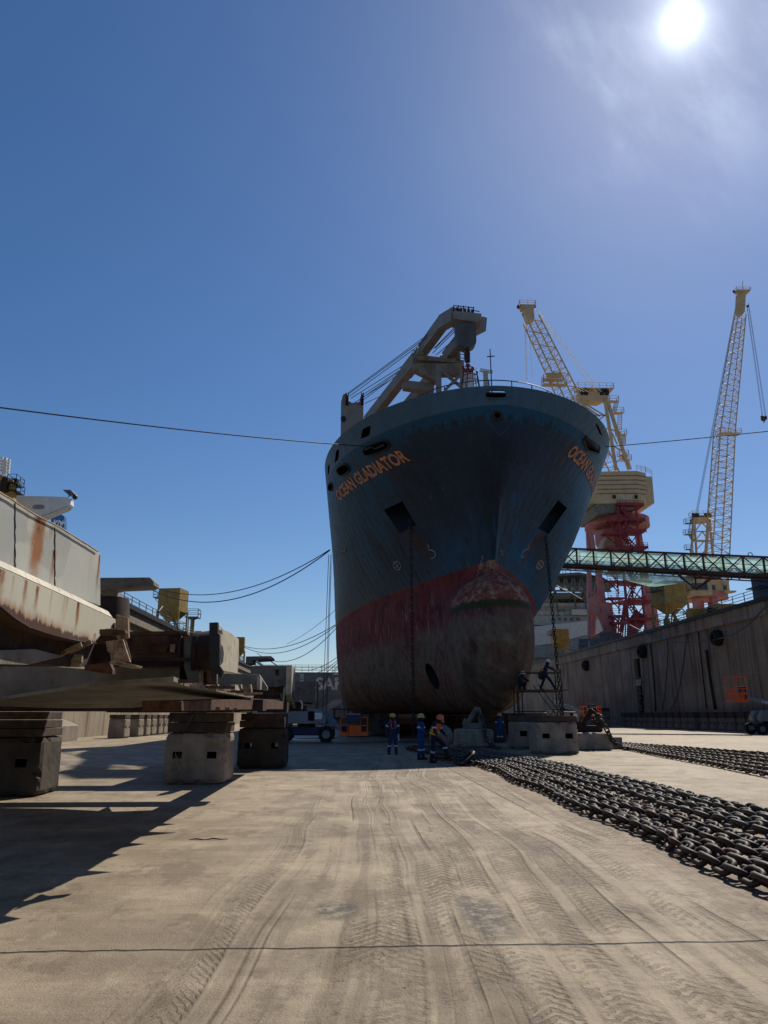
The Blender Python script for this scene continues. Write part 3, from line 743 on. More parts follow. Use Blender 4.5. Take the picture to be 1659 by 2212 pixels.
# bulwark: a shell standing on the knuckle, with mooring windows cut through
def bulwark():
    zs = [ZK+.004, 21.4, 21.85, ZT]
    NU = 60; mb = MB(); R = {}
    for ins in (0, 1):
        for side in (-1, 1):
            for i, z in enumerate(zs):
                row = []
                for k in range(NU+1):
                    t = k/NU; s = u_start(z); u = s + (46-s)*(t**2.4)
                    p = hull_pt(side, u, z) if k else Vector((AX, Y0+s, z))
                    if ins: p = Vector((AX + (p.x-AX)*(1-.28/11.0), p.y + .28*max(0, 1-u/14), z))
                    row.append(len(mb.v)); mb.v.append(p)
                R[ins, side, i] = row
    n = len(zs)-1
    for ins in (0, 1):
        for side in (-1, 1):
            for i in range(n):
                A, B = R[ins, side, i], R[ins, side, i+1]
                for k in range(NU): mb.face((A[k], A[k+1], B[k+1], B[k]))
    for side in (-1, 1):
        for i in (0, n):
            A, B = R[0, side, i], R[1, side, i]
            for k in range(NU): mb.face((A[k], A[k+1], B[k+1], B[k]))
        for i in range(n): mb.face((R[0, side, i][NU], R[0, side, i+1][NU], R[1, side, i+1][NU], R[1, side, i][NU]))
    ob = mb.build('bulwark', [M['hull'], M['black']], ship, smooth=True)
    wins = [(ring_px(1071, 852, 22, 7.2, 20, .0, 4), 1), ([(779, 948), (783, 929), (787, 925), (801, 919), (799, 937), (795, 942)], -1), ([(723, 1000), (726, 974), (733, 970), (731, 992)], -1),
            ([(708, 1027), (708, 1007), (712.5, 1003), (711, 1022)], -1), ([(1285, 913), (1293, 919.5), (1302, 943.5), (1295, 937)], 1)]
    cs = []
    for pts, side in wins:
        a, b = depth_of(pts, side); cs.append(px_cutter(pts, a-.6, b+1.4))
    boolean_cut(ob, cs)
    rim = MB()
    for pts, side in wins[:1]:
        P = [hull_hit(px, py, side) for px, py in ring_px(1071, 852, 23.5, 8.4, 20, 0, 4)]
        P = [atY(px, py, Y0+h[0]-.05) for (px, py), h in zip(ring_px(1071, 852, 23.5, 8.4, 20, 0, 4), P) if h]
        rim.tube(P, .05, 6, closed=True)
    rim.build('window_rim', M['hull'], ob)
bulwark()
# foredeck inside the bulwark
dk = MB(); o = []
for k in range(24):
    u = .35 + 45*(k/23)**1.8; o.append((u, max(.1, b_hull(u, ZK)-.35)))
pts = [(AX-b, Y0+u, ZK+.03) for u, b in o] + [(AX+b, Y0+u, ZK+.03) for u, b in reversed(o)]
dk.prism(pts, (0, 0, .08))
pts = [(AX-b_hull(u, ZT)+.14, Y0+u, ZT-.14) for u, b in o[2:]] + [(AX+b_hull(u, ZT)-.14, Y0+u, ZT-.14) for u, b in reversed(o[2:])]
dk.prism(pts, (0, 0, .1)); dk.build('foredeck', M['rust'], ship)
# stem fittings: centre chock ring, thruster and bulb symbols, draught marks
c = hull_hit(1074, 898, 1); cp = atY(1074, 898, Y0+c[0])
MB().tube([cp + Vector((.27*cos(t), -.06 - .0*t, .27*sin(t))) for t in [2*pi*i/16 for i in range(16)]], .085, 8, True).build('chock_ring', M['rust_dark'], ship, smooth=True)
def on_hull(pts, side, off=.02):
    out = []
    for px, py in pts:
        h = hull_hit(px, py, side)
        if h: out.append(atY(px, py, Y0+h[0]-off*2))
    return out
mk = MB()
for (cx, cy, rx, ry, side) in ((858, 1222, 7.5, 9.5, -1), (1166, 1220, 6.5, 9.5, 1)):
    rt = -.3 if side < 0 else .5
    mk.tube(on_hull(ring_px(cx, cy, rx, ry, 16, rt), side), .035, 5, True)
    for a in (.8, 2.4):
        mk.tube(on_hull([(cx+rx*cos(a), cy+ry*sin(a)), (cx, cy), (cx-rx*cos(a), cy-ry*sin(a))], side), .03, 5)
mk.tube(on_hull([(925, 1176), (927, 1188), (933, 1188), (939, 1192), (941, 1199), (938, 1205), (931, 1206)], -1), .035, 5)
mk.tube(on_hull([(1143, 1176), (1140, 1186), (1132, 1189), (1126, 1197), (1126, 1203), (1131, 1204)], 1), .035, 5)
mk.tube(on_hull([(1080, 1191), (1083, 1189), (1085, 1192), (1083, 1197), (1086, 1198)], 1), .03, 5)
mk.tube(on_hull([(739, 1186), (740, 1196)], -1), .05, 5); mk.tube(on_hull([(744, 1184), (745, 1194)], -1), .05, 5); mk.tube(on_hull([(739, 1191), (745, 1189)], -1), .04, 5)
mk.build('hull_marks', M['mark'], ship)
dm = MB()
for i in range(9):
    y = 1180 + i*5.2
    px = 1056 + (i % 2)*1.2 - i*.3
    q = on_hull([(px-14-i*1.2, y+22), (px-12-i*1.2, y+22)], -1)
    if len(q) == 2: dm.tube(q, .045, 5)
dm.build('draught_marks', M['mark'], ship)

# the name on both bows, laid onto the curved plating
def hull_text(body, side, u_from, z_mid, size, slope, mat):
    vs, fs, w = text_mesh(body, size, .042, 2, .86)
    us = [(i*.05) for i in range(900)]; acc = [0.0]; ref = [hull_pt(side, u, z_mid) for u in us]
    for a, b in zip(ref[:-1], ref[1:]): acc.append(acc[-1] + (b-a).length)
    import bisect
    i0 = bisect.bisect(us, u_from); s0 = acc[i0]
    out = []
    for v in vs:
        s = s0 + (v.x if side > 0 else w - v.x)
        k = min(len(us)-2, max(0, bisect.bisect(acc, s)-1)); f = (s-acc[k])/max(1e-6, acc[k+1]-acc[k]); u = lerp(us[k], us[k+1], f)
        z = z_mid + (v.y - size*.35)*.80 + slope*(s-s0)
        out.append(hull_pt(side, u, z, .035))
    mb = MB(); mb.add(out, fs); return mb.build('ship_name', mat, ship, fix=False)
h1 = hull_hit(870, 985, -1); h2 = hull_hit(1236, 975, 1); h3 = hull_hit(733, 1068, -1)
print('NAME', h1, h2, h3)
hull_text('OCEAN GLADIATOR', -1, h1[0]-.35, h1[1], 1.42, (h3[1]-h1[1])/13.0, M['letter_orange'])
hull_text('OCEAN GLADIATOR', 1, h2[0]-.35, h2[1], 1.42, (h3[1]-h1[1])/13.0, M['letter_orange'])

# fairlead lips: torn plate rim at the big port, frames
lip = MB()
P = on_hull(ring_px(812, 968, 29, 11, 18, -.36, 3.2), -1, .06); lip.tube(P, .07, 6, True)
P = on_hull([(788, 972), (803, 965), (812, 969), (830, 961)], -1, .12); lip.tube(P, .09, 6)
P = on_hull(ring_px(741, 1015, 13.5, 10.5, 14, -.62, 3), -1, .06); lip.tube(P, .07, 6, True)
P = on_hull(ring_px(713.5, 1052, 4.6, 9.5, 12), -1, .06); lip.tube(P, .06, 6, True)
P = on_hull([(1260, 950), (1267, 943), (1296, 965), (1293, 980), (1269, 973)], 1, .06); lip.tube(P, .06, 6, True)
lip.build('fairlead_rim', M['black'], ship, smooth=True)

# foredeck railing and mast, radar
rl = MB(); P = []
for k in range(25):
    px = 905 + (1158-905)*k/24; 
    u = .9; P.append(px)
ring = []
for a in range(0, 25):
    t = lerp(-1.25, 1.05, a/24); ring.append(Vector((AX + .35 + 5.6*sin(t), Y0 + 7.6 - 5.0*cos(t), 22.35)))
for k, z in ((0, .55), (1, 1.05), (2, 1.6)): rl.tube([p+Vector((0, 0, z)) for p in ring], .028 if k < 2 else .04, 5)
for i in range(0, 25, 3): rl.beam(ring[i]-Vector((0, 0, 1.1)), ring[i]+Vector((0, 0, 1.6)), .06)
rl.build('foredeck_railing', M['blue_steel'], ship)
pl = MB()
op = [(p.x, p.y, 22.15) for p in ring]; pl.prism(op, (0, 0, .12)); pl.build('railing_platform', M['blue_steel'], ship)
ms = MB(); q = atY(1062, 833, 46.5)
ms.cyl((q.x, 46.5, 21), (q.x, 46.5, atY(1062, 754, 46.5).z), .05, .035, 8); ms.beam((q.x-.25, 46.5, atY(1062, 771, 46.5).z), (q.x+.3, 46.5, atY(1062, 769, 46.5).z), .06)
ms.build('signal_mast', M['black'], ship)
rd = MB(); q = atY(1050, 835, 47)
rd.cyl((q.x, 47, 21), (q.x, 47, atY(1050, 803, 47).z), .22, .17, 10); rd.build('radar_post', M['cream_paint'], ship)
rb = MB(); rb.beam(atY(1037, 799, 47), atY(1064, 804, 47), .16, .22); rb.build('radar_scanner', M['white'], ship)
vp = MB(); q0, q1 = atY(1011, 806, 48.5), atY(1013, 838, 48.5)
vp.cyl((q0.x, 48.5, 21), (q0.x, 48.5, q0.z), .42, .42, 12); vp.build('vent_post', M['white'], ship)
cg = MB()
for i in range(9):
    t = 2*pi*i/9; r0, r1 = .62, .5
    cg.beam((q0.x+.1+r0*cos(t)*1.2, 48.2+r0*sin(t), q1.z-.6), (q0.x+.1+r1*cos(t), 48.2+r1*sin(t), q0.z+.05), .05)
for z in (0, .35, .7): cg.tube([(q0.x+.1+.56*cos(t), 48.2+.56*sin(t), q0.z-.1-z) for t in [2*pi*i/12 for i in range(12)]], .03, 5, True)
cg.build('ladder_cage', M['black'], ship)

# the ship's own heavy crane, stowed forward over the foredeck
cr = MB(); ppost = atY(761, 900, 63)
ytop = 63.0
post = [atY(736.5, 960, ytop), atY(736.5, 868, ytop), atY(741, 852, ytop), atY(749, 848, ytop), atY(754, 866, ytop), atY(760, 870, ytop), atY(776, 868, ytop), atY(780, 852, ytop), atY(785, 852, ytop), atY(787, 960, ytop)]
for i in (0, 9): post[i] = Vector((post[i].x, ytop, 21.1))
cr.prism(post, (0, 2.2, 0)); pst = cr.build('crane_post', M['ship_white'], ship, bevel=.04)
for px in (748, 752, 781, 784.5):
    sh = MB(); q = atY(px, 862, 62.9); sh.lathe((q.x-.05, 62.9, q.z), [(0, 0), (.62, 0), (.62, .1), (0, .1)], 16, (1, 0, 0)); sh.build('sheave', M['black'], pst)
bm_ = MB()
bm_.cyl(atY(741, 905, 62.95), atY(742.5, 905, 62.95)+Vector((0, -.1, 0)), .28, .28, 10); bm_.build('porthole', M['black'], pst)
def armpt(px, py, y): return atY(px, py, y)
A = [armpt(795, 910, 60.5), armpt(880, 802, 55.0), armpt(903, 772, 54.0)]
B_ = [armpt(912, 758, 53.6), armpt(960, 692, 49.5), armpt(985, 680, 47.6)]
off = Vector((2.05, 0.7, -.25))
mb = MB()
for o in (Vector((0, 0, 0)), off):
    P = [p+o for p in A]; Q = [p+o for p in B_]
    mb.beam(P[0], P[1], .72, .95); mb.beam(P[1]-(P[1]-P[0]).normalized()*.3, P[2], .78, 1.05); mb.beam(P[2]-(P[2]-P[1]).normalized()*.2, Q[0], .62, .9)
    mb.beam(Q[0], Q[1], .72, 1.0); mb.beam(Q[1]-(Q[1]-Q[0]).normalized()*.3, Q[2], .78, 1.05)
boom = mb.build('crane_boom', M['ship_white'], ship, bevel=.03)
hd = MB(); hd.prism([atY(1040, 677, 47.2), atY(979.5, 671, 47.2), atY(979.5, 688, 47.2), atY(1028, 695, 47.2), atY(1040, 691, 47.2)], (0, 1.3, 0)); hd.build('boom_head', M['ship_white'], boom, bevel=.03)
ch = MB()
for i in range(5):
    q = atY(988+i*8.2, 668+i*1.1, 47.6); ch.lathe((q.x-.08, 47.8, q.z-.12), [(0, 0), (.38, 0), (.38, .15), (0, .15)], 14, (1, 0, 0))
q0, q1 = atY(980, 660, 47.4), atY(1024, 665, 47.4); ch.beam(q0, q1, .05); ch.beam(atY(980, 672, 47.4), q0, .08)
for px, py in ((990, 661), (1001, 662.3), (1012, 663.6), (1023, 665)): ch.beam(atY(px, py-1.5, 47.4), atY(px, py+8, 47.4), .07)
ch.beam(atY(1024, 671, 47.4), atY(1036, 673, 47.4), .05)
ch.build('head_sheaves', M['black'], boom)
cx = MB()
cx.prism([atY(900, 765, 53.2), atY(1002, 778, 53.2), atY(1002, 785, 53.2), atY(893, 776, 53.2)], (0, 1.2, 0))
cx.prism([atY(892, 785, 53.0), atY(1003, 784, 53.0), atY(1000, 808, 53.0), atY(950, 808, 53.0), atY(943, 822, 53.0), atY(895, 799, 53.0)], (0, .7, 0))
for px in (928, 974): cx.beam(atY(px, 786, 52.9), atY(px-2, 806, 52.9), .12)
cx.prism([atY(903, 764, 53.0), atY(905, 743, 53.0), atY(908.5, 740, 53.0), atY(915, 748, 53.0), atY(916, 766, 53.0)], (0, .5, 0))
cx.prism([atY(984, 771, 53.0), atY(989, 759, 53.0), atY(994, 764, 53.0), atY(995, 778, 53.0)], (0, .5, 0))
cx.build('boom_platform', M['under_grey'], boom, bevel=.02)
tp = MB()
tp.prism([atY(870, 826, 54), atY(884, 822, 54), atY(921, 826, 54), atY(931, 827, 54), atY(938, 818, 54), atY(938, 846, 54), atY(871, 836, 54)], (0, .8, 0)); tp.build('tie_plate', M['ship_white'], boom, bevel=.02)
rs = MB()
rs.beam(atY(947, 788, 52), Vector((atY(946, 840, 52).x, 52, 21.1)), .42); rs.beam(atY(1000, 800, 51), Vector((atY(999, 836, 51).x, 51, 21.1)), .42)
rs.beam(atY(952, 800, 51.8), atY(996, 836, 51.8), .2); rs.beam(atY(995, 810, 51.6), atY(962, 842, 51.6), .2)
rs.build('boom_rest', M['ship_white'], ship)
lr = MB()
for px, py in ((892, 757), (897, 757), (994, 756), (1003, 757)): lr.beam(atY(px, py, 52.8), atY(px, py+25, 52.8), .05)
for y0 in (757, 765, 773): lr.beam(atY(892, y0, 52.8), atY(897, y0, 52.8), .05); lr.beam(atY(994, y0, 52.8), atY(1004, y0+1, 52.8), .05)
lr.build('access_ladder', M['rail'], boom)
hk = MB(); hk.prism([atY(984.5, 697, 46.9), atY(1028.5, 700, 46.9), atY(1029.5, 738, 46.9), atY(1025, 744, 46.9), atY(1015, 749.5, 46.9), atY(1004, 749.5, 46.9), atY(989, 742, 46.9), atY(986, 726, 46.9)], (0, .9, 0))
hkb = hk.build('hook_block', M['block_slate'], boom, bevel=.05)
sw = MB(); a, b, c2 = atY(1009.5, 748, 47.3), atY(1009.5, 765, 47.3), atY(1010, 782, 47.3)
sw.cyl(a, b, .17, .15, 12); sw.cyl(b+Vector((0, 0, .1)), c2, .21, .19, 12); sw.build('swivel', M['rust_dark'], boom, smooth=True)
hkk = MB(); base = atY(1011, 803, 47.3); k = .013*3.0
def hp(dx, dz): return base + Vector((dx*.0305, 0, -dz*.0305))
for sgn in (-1, 1):
    hkk.tube([hp(0, -20), hp(0, -9), hp(sgn*1.5, -4.5), hp(sgn*5, -2.5), hp(sgn*9, -4), hp(sgn*11.5, -9), hp(sgn*10.5, -13), hp(sgn*8, -15)], [.09, .12, .15, .16, .15, .12, .08, .03], 8)
    hkk.tube([hp(sgn*2, -21), hp(sgn*4.5, -16), hp(sgn*6, -11)], [.05, .05, .03], 6)
hkk.build('ram_hook', M['hook_red'], boom, smooth=True)
rp = MB()
for (x0, y0, x1, y1, ya, yb) in ((752, 849, 935, 715, 62.6, 51), (753, 851, 937, 718, 62.6, 51), (755, 856, 930, 728, 62.6, 52), (757, 861, 896, 774, 62.6, 54),
                                 (784, 853, 888, 783, 62.7, 55), (785, 858, 884, 787, 62.7, 55), (786, 863, 881, 793, 62.7, 55), (766, 870, 880, 797, 62.7, 55.4), (787, 872, 830, 852, 62.7, 58.5),
                                 (937, 753, 986, 703, 52.5, 48), (940, 752, 986, 707, 52.5, 48), (935, 762, 985, 713, 52.5, 48), (942, 767, 986, 729, 52.8, 48)):
    rp.tube([atY(x0, y0, ya), atY(x1, y1, yb)], .032, 5)
rp.build('luffing_rope', M['cable'], boom)
# ------------------------------------------------------------------ concrete keel blocks
def block(w, d, h, mat, label, loc, rz=0, cap=.42, capmat='wood', group=None, holes=True, cat='keel block', taper=.03, holew=.24, holeh=.17, chip=.10):
    t = thing('keel_block', label, cat, loc, rz, group)
    mb = MB(); a, b = w/2, d/2; k = taper
    # cast block with knocked, chipped arrises
    N = 9; bm = bmesh.new(); bmesh.ops.create_cube(bm, size=2)
    bmesh.ops.subdivide_edges(bm, edges=bm.edges[:], cuts=N, use_grid_fill=True)
    for v in bm.verts:
        x, y, z = v.co; ex = [abs(abs(q)-1) < 1e-4 for q in (x, y, z)]; ne = sum(ex)
        if ne >= 2:
            c = (.03 + .025*random.random() + (.07 if random.random() < chip else 0))*(1.25 if ne == 3 else 1)
            x -= c*(1 if x > 0 else -1)*ex[0]/a; y -= c*(1 if y > 0 else -1)*ex[1]/b; z -= c*(1 if z > 0 else -1)*ex[2]*2/h
        f = (z+1)/2; s_ = 1 - k*f/max(a, b)
        v.co = Vector((x*a*s_ + random.uniform(-.006, .006), y*b*s_ + random.uniform(-.006, .006), f*h))
    me = bpy.data.meshes.new('concrete_body'); bm.to_mesh(me); bm.free(); me.materials.append(M[mat]); me.materials.append(M['void'])
    body = bpy.data.objects.new('concrete_body', me); COL.objects.link(body); body.parent = t
    if holes:
        for sx in (-1, 1):
            c = MB(); c.m = 1; c.box((sx*w*.27, 0, h*.56), (holew, d*1.3, holeh)); cut = c.build('cutter', [M['void'], M['void']]); cut.parent = t
            md = body.modifiers.new('cut', 'BOOLEAN'); md.object = cut; md.operation = 'DIFFERENCE'; md.solver = 'EXACT'
        bpy.context.view_layer.update()
        me = bpy.data.meshes.new_from_object(body.evaluated_get(bpy.context.evaluated_depsgraph_get()))
        cs = [m.object for m in body.modifiers]; body.modifiers.clear(); body.data = me
        for c in cs: bpy.data.objects.remove(c)
    if cap:
        n = max(1, round(cap/.2))
        for i in range(n):
            c = MB(); hh = cap/n
            c.box((random.uniform(-.02, .02), 0, h + hh*(i+.5)), (w-.12-.05*i, d-.1, hh-.012)); c.build('timber_cap', M[capmat], t, bevel=.015)
    return t
# under the steel frame (holes are through, daylight shows)
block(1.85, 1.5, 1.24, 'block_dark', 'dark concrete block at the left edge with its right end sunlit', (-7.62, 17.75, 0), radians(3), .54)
b2 = block(1.62, 1.6, 1.27, 'block', 'brown concrete block with leaning plank and dangling wire on its timber cap', (-3.93, 20.7, 0), 0, .50)
pk = MB(); pk.beam((-.35, -.86, 1.22), (-.08, -.84, 1.72), .10, .04); pk.build('loose_plank', M['wood'], b2)
wr = MB()
for s in range(4):
    x0 = -.5+s*.05; wr.tube([(x0+random.uniform(-.05, .05), -.83-.02*k, .75-.09*k+random.uniform(-.03, .03)) for k in range(6)], .009, 4)
wr.build('dangling_wire', M['tan_rust'], b2)
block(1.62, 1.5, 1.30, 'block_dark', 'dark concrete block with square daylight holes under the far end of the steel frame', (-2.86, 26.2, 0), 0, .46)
# the pair in front of the bow
block(1.94, 1.9, 1.42, 'block', 'big pale concrete block with two slots standing foremost before the bow', (9.52, 35.0, 0), radians(-2), .26, holew=.34, holeh=.22)
block(1.95, 1.7, 1.40, 'block_grey', 'concrete block half hidden behind the foremost block before the bow', (9.62, 40.0, 0), radians(2), .28, holew=.38, holeh=.26)
# keel blocks under the ship
i = 0
kb = None
for row, xs in ((0, (9.6,)), (1, (3.4, 15.8))):
    for x in xs:
        for k in range(12 if row == 0 else 9):
            y = 50.5 + k*3.6 + (row*14)
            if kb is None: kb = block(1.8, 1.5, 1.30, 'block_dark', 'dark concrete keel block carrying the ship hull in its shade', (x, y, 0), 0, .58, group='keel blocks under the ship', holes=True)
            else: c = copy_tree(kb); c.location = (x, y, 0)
# spare blocks along both walls
gl = 'spare blocks stored along the left wall'
sb = block(1.55, 1.3, 1.45, 'block_grey', 'sunlit spare concrete block in the row along the left wall', (-17.6, 59.4, 0), pi/2, .30, group=gl)
for k in range(9):
    c = copy_tree(sb); c.location = (-17.7+.02*k + random.uniform(-.1, .1), 63.6+k*2.15, 0); c.rotation_euler = (0, 0, pi/2+random.uniform(-.03, .03))
gr = 'spare blocks stored along the right wall'
rb0 = block(1.9, 1.3, 1.45, 'block_grey', 'shaded spare concrete block in the row along the right wall', (43.3, 80, 0), pi/2, .62, group=gr, taper=.1)
for k in range(22):
    c = copy_tree(rb0); c.location = (43.3+random.uniform(-.08, .08), 70.1+k*2.12+(1.2 if k > 9 else 0), 0); c.rotation_euler = (0, 0, pi/2+random.uniform(-.03, .03))
bpy.data.objects.remove(rb0.children[0]) if False else None
rb0.location = (43.3, 67.9, 0)
pg = 'timber topped blocks piled by the exit stair'
pb = None
for k in range(9):
    x, y, z = 40.6+random.uniform(-1, 1), 116.5+k*3.4, 0
    if pb is None: pb = block(2.1, 1.6, 2.3, 'block_grey', 'grey concrete block with a dark timber top in the pile near the exit stair', (x, y, z), .2, .5, group=pg)
    else: c = copy_tree(pb); c.location = (x, y, z); c.rotation_euler = (0, 0, random.uniform(-.4, .4))

# ------------------------------------------------------------------ chains
def link_mesh(name, mat, L=.40, W=.24, d=.066, stud=True, n=10):
    mb = MB(); a = (L-W)/2; r = (W-d)/2; P = []
    for s in (1, -1):
        for k in range(7):
            t = -pi/2 + pi*k/6
            P.append((s*(a + r*cos(t)), s*r*sin(t), 0))
    mb.tube(P, d/2, n, True)
    if stud: mb.cyl((0, -r, 0), (0, r, 0), d*.33, n=7)
    return mb.mesh(name, mat, smooth='all')
LINK = {k: link_mesh('link', M[k]) for k in ('chain_rust', 'chain_grey', 'chain_dark')}
LOWL = {k: link_mesh('link', M[k], n=6) for k in ('chain_rust', 'chain_grey', 'chain_dark')}
def resample(path, step):
    P = [Vector(p) for p in path]; out = [P[0].copy()]; cur = P[0].copy(); i = 1; left = step
    while i < len(P):
        seg = P[i]-cur; l = seg.length
        if l < left: left -= l; cur = P[i].copy(); i += 1
        else: cur = cur + seg*(left/l); out.append(cur.copy()); left = step
    return out
def smooth_path(pts, n=8):
    P = [Vector(p) for p in pts]; out = []
    for i in range(len(P)-1):
        p0, p1, p2, p3 = P[max(0, i-1)], P[i], P[i+1], P[min(len(P)-1, i+2)]
        for k in range(n):
            t = k/n; out.append(.5*((2*p1) + (p2-p0)*t + (2*p0-5*p1+4*p2-p3)*t*t + (3*p1-p0-3*p2+p3)*t**3))
    out.append(P[-1]); return out
def chain(label, path, mat, group=None, pitch=.272, roll=(.62, -.62), scale=1.0, jitter=.13, maxlinks=100, lie=True, cat='chain'):
    """links as parts, the nearest hundred one by one, the rest of the chain as one piece"""
    pts = resample(path, pitch*scale)
    t = thing('anchor_chain', label, cat, tuple(pts[0]), 0, group); o = pts[0]
    order = sorted(range(len(pts)-1), key=lambda i: ((pts[i]-C0).length))
    near = set(order[:maxlinks]); rest = MB()
    src = [Vector(v.co) for v in LOWL[mat].vertices]; sf = [tuple(p.vertices) for p in LOWL[mat].polygons]
    for i in range(len(pts)-1):
        a, b = pts[i], pts[i+1]; d = (b-a).normalized(); c = (a+b)/2
        up = Vector((0, 0, 1)) if abs(d.z) < .9 else Vector((0, 1, 0))
        s = d.cross(up).normalized(); u = s.cross(d)
        R = Matrix((d, s, u)).transposed()
        r = roll[i % 2] + random.gauss(0, jitter); R = R @ Matrix.Rotation(r, 3, 'X')
        if lie: R = R @ Matrix.Rotation(random.gauss(0, jitter*.6), 3, 'Z')
        S = R.to_4x4(); S.translation = c - o + Vector((0, 0, random.uniform(0, .012) if lie else 0))
        S = S @ Matrix.Scale(scale, 4)
        if i in near:
            l = bpy.data.objects.new('link', LINK[mat]); COL.objects.link(l); l.parent = t; l.matrix_local = S
        else: rest.add([S @ v for v in src], sf)
    if rest.v: tag(rest.build('far_links', M[mat], t, smooth='all', fix=False), kind='stuff')
    return t
def floor_run(x0, y0, x1, y1, wob=.12, z=.105, n=9):
    ph = random.uniform(0, 6)
    return smooth_path([(lerp(x0, x1, k/n) + wob*sin(ph+k*1.7)*random.uniform(.5, 1), lerp(y0, y1, k/n), z) for k in range(n+1)])
runs = [('chain_rust', 4.12, 4.75, 'rusty brown chain nearest the bare tyre-marked concrete', 30.0),
        ('chain_rust', 4.36, 5.00, 'rusty brown chain second from the bare tyre-marked concrete', 37.5),
        ('chain_rust', 4.86, 5.28, 'rusty brown chain third from the bare tyre-marked concrete', 38.0),
        ('chain_rust', 5.12, 5.62, 'rusty brown chain lying next to the grey chains', 39.0),
        ('chain_grey', 5.86, 6.0, 'grey chain lying next to the rusty brown ones', 38.0),
        ('chain_grey', 6.22, 6.38, 'grey chain second from the rusty brown ones', 38.5),
        ('chain_grey', 6.72, 6.75, 'grey chain third from the rusty brown ones', 38.0),
        ('chain_grey', 7.02, 7.1, 'grey chain furthest from the rusty brown ones', 37.0)]
for m, xa, xb, lb, ye in runs:
    k_ = {4.12: 3.35, 4.36: 3.15, 4.86: 3.7, 5.12: 4.1, 5.86: 4.75, 6.22: 5.1, 6.72: 5.6, 7.02: 6.1}[xa]
    run = floor_run(xa, 4.6, lerp(xa, xb, .75), 26.0, .10, n=14); run += smooth_path([tuple(run[-1]), (lerp(run[-1].x, k_, .35), lerp(26, ye, .4), .105), (k_, ye, .105)])[1:]
    chain(lb, run, m, 'chains of the near bundle on the dock floor')
chain('dark chain wandering out to the left behind the workers', smooth_path([(5.0, 30, .1), (4.2, 33, .1), (3.6, 36, .1), (3.0, 38.3, .1), (3.9, 39.5, .1), (5.2, 39.2, .1)]), 'chain_dark', None)
far = [(11.4, 17.5, 14.6, 42.6, 'rusty chain at the near edge of the far bundle'), (12.3, 17.5, 14.85, 42.8, 'rusty chain second from the near edge of the far bundle'),
       (13.3, 17.5, 15.05, 43.0, 'rusty chain third from the near edge of the far bundle'), (14.9, 17.5, 15.4, 43.4, 'rusty chain fourth from the near edge of the far bundle'),
       (16.6, 17.5, 15.8, 44, 'rusty chain fifth from the near edge of the far bundle'), (19.5, 20.5, 16.1, 44.2, 'rusty chain at the outer edge of the far bundle')]
for x0, y0, x1, y1, lb in far:
    chain(lb, floor_run(x0, y0, x1, y1, .07), 'chain_rust', 'chains of the far bundle on the dock floor')
# the end of a chain with its big shackle
sk = thing('chain_shackle', 'big dark end shackle lying on the sunlit concrete left of the chains', 'shackle', (4.15, 26.6, 0), radians(20)); sk.scale = (.8, .8, .8)
m = MB(); m.tube([(-.35, -.18, .1), (-.1, -.25, .22), (.15, -.25, .42), (.3, -.1, .55), (.3, .1, .55), (.15, .25, .42), (-.1, .25, .22), (-.35, .18, .1)], [.09, .09, .085, .085, .085, .085, .09, .09], 8); m.build('bow', M['chain_dark'], sk, smooth='all')
m = MB(); m.cyl((-.35, -.34, .1), (-.35, .34, .1), .075, n=10); m.build('pin', M['chain_dark'], sk, smooth=True)
m = MB(); m.tube([(.35, .0, .12), (.55, .16, .1), (.85, .16, .1), (1.0, 0, .1), (.85, -.16, .1), (.55, -.16, .1)], .075, 8, True); m.build('end_link', M['chain_dark'], sk, smooth='all')

# anchor chains hanging from the hawse pockets
def hang(px, py, side, label, bottom):
    h = hull_hit(px, py, side); p = atY(px, py, Y0+h[0]+.5)
    chain(label, [p, bottom], 'chain_dark', None, scale=1.08, roll=(0, pi/2), jitter=.03, lie=False)
hl = hull_hit(886, 1118, -1); pl_ = atY(886, 1118, Y0+hl[0]+.3); hr = hull_hit(1178, 1152, 1); pr_ = atY(1178, 1152, Y0+hr[0]+.3)
print('HANG', pl_, pr_)
hang(886, 1118, -1, 'black anchor chain hanging from the left hawse pocket of the bow', Vector((pl_.x+.1, pl_.y-.1, .3)))
hang(1178, 1152, 1, 'black anchor chain hanging from the right hawse pocket of the bow', Vector((pr_.x+.35, pr_.y-.2, .3)))

# anchors resting on low blocks
def anchor(label, blabel, loc, rz, s, mat, bsize):
    block(*bsize, 'block', blabel, (loc[0], loc[1], 0), rz*.2, 0, holes=False)
    t = thing('ship_anchor', label, 'anchor', (loc[0], loc[1], bsize[2]), rz)
    m = MB()
    m.prism([(-.75*s, -.3*s, 0), (.75*s, -.3*s, 0), (.6*s, -.28*s, .42*s), (-.6*s, -.28*s, .42*s)], (0, .6*s, 0)); m.build('crown', M[mat], t, bevel=.05)
    for sx in (-1, 1):
        f = MB(); f.prism([(sx*.45*s, -.2*s, .2*s), (sx*.85*s, -.2*s, .25*s), (sx*.72*s, -.16*s, .62*s), (sx*.62*s, -.16*s, .78*s), (sx*.5*s, -.18*s, .6*s)], (0, .36*s, 0)); f.build('fluke', M[mat], t, bevel=.04)
    sh = MB(); sh.beam((-.55*s, -.02, .25*s), (.22*s, -.1, 1.42*s), .26*s, .34*s); sh.beam((.10*s, -.1, 1.45*s), (.42*s, -.12, 1.28*s), .34*s, .36*s); sh.build('shank', M[mat], t, bevel=.05)
    k = MB(); k.tube([(.22*s, -.12, 1.5*s), (.4*s, -.3, 1.46*s), (.52*s, -.38, 1.05*s), (.42*s, -.3, .72*s), (.3*s, -.22, .78*s)], .085*s, 8); k.build('anchor_shackle', M[mat], t, smooth='all')
    return t
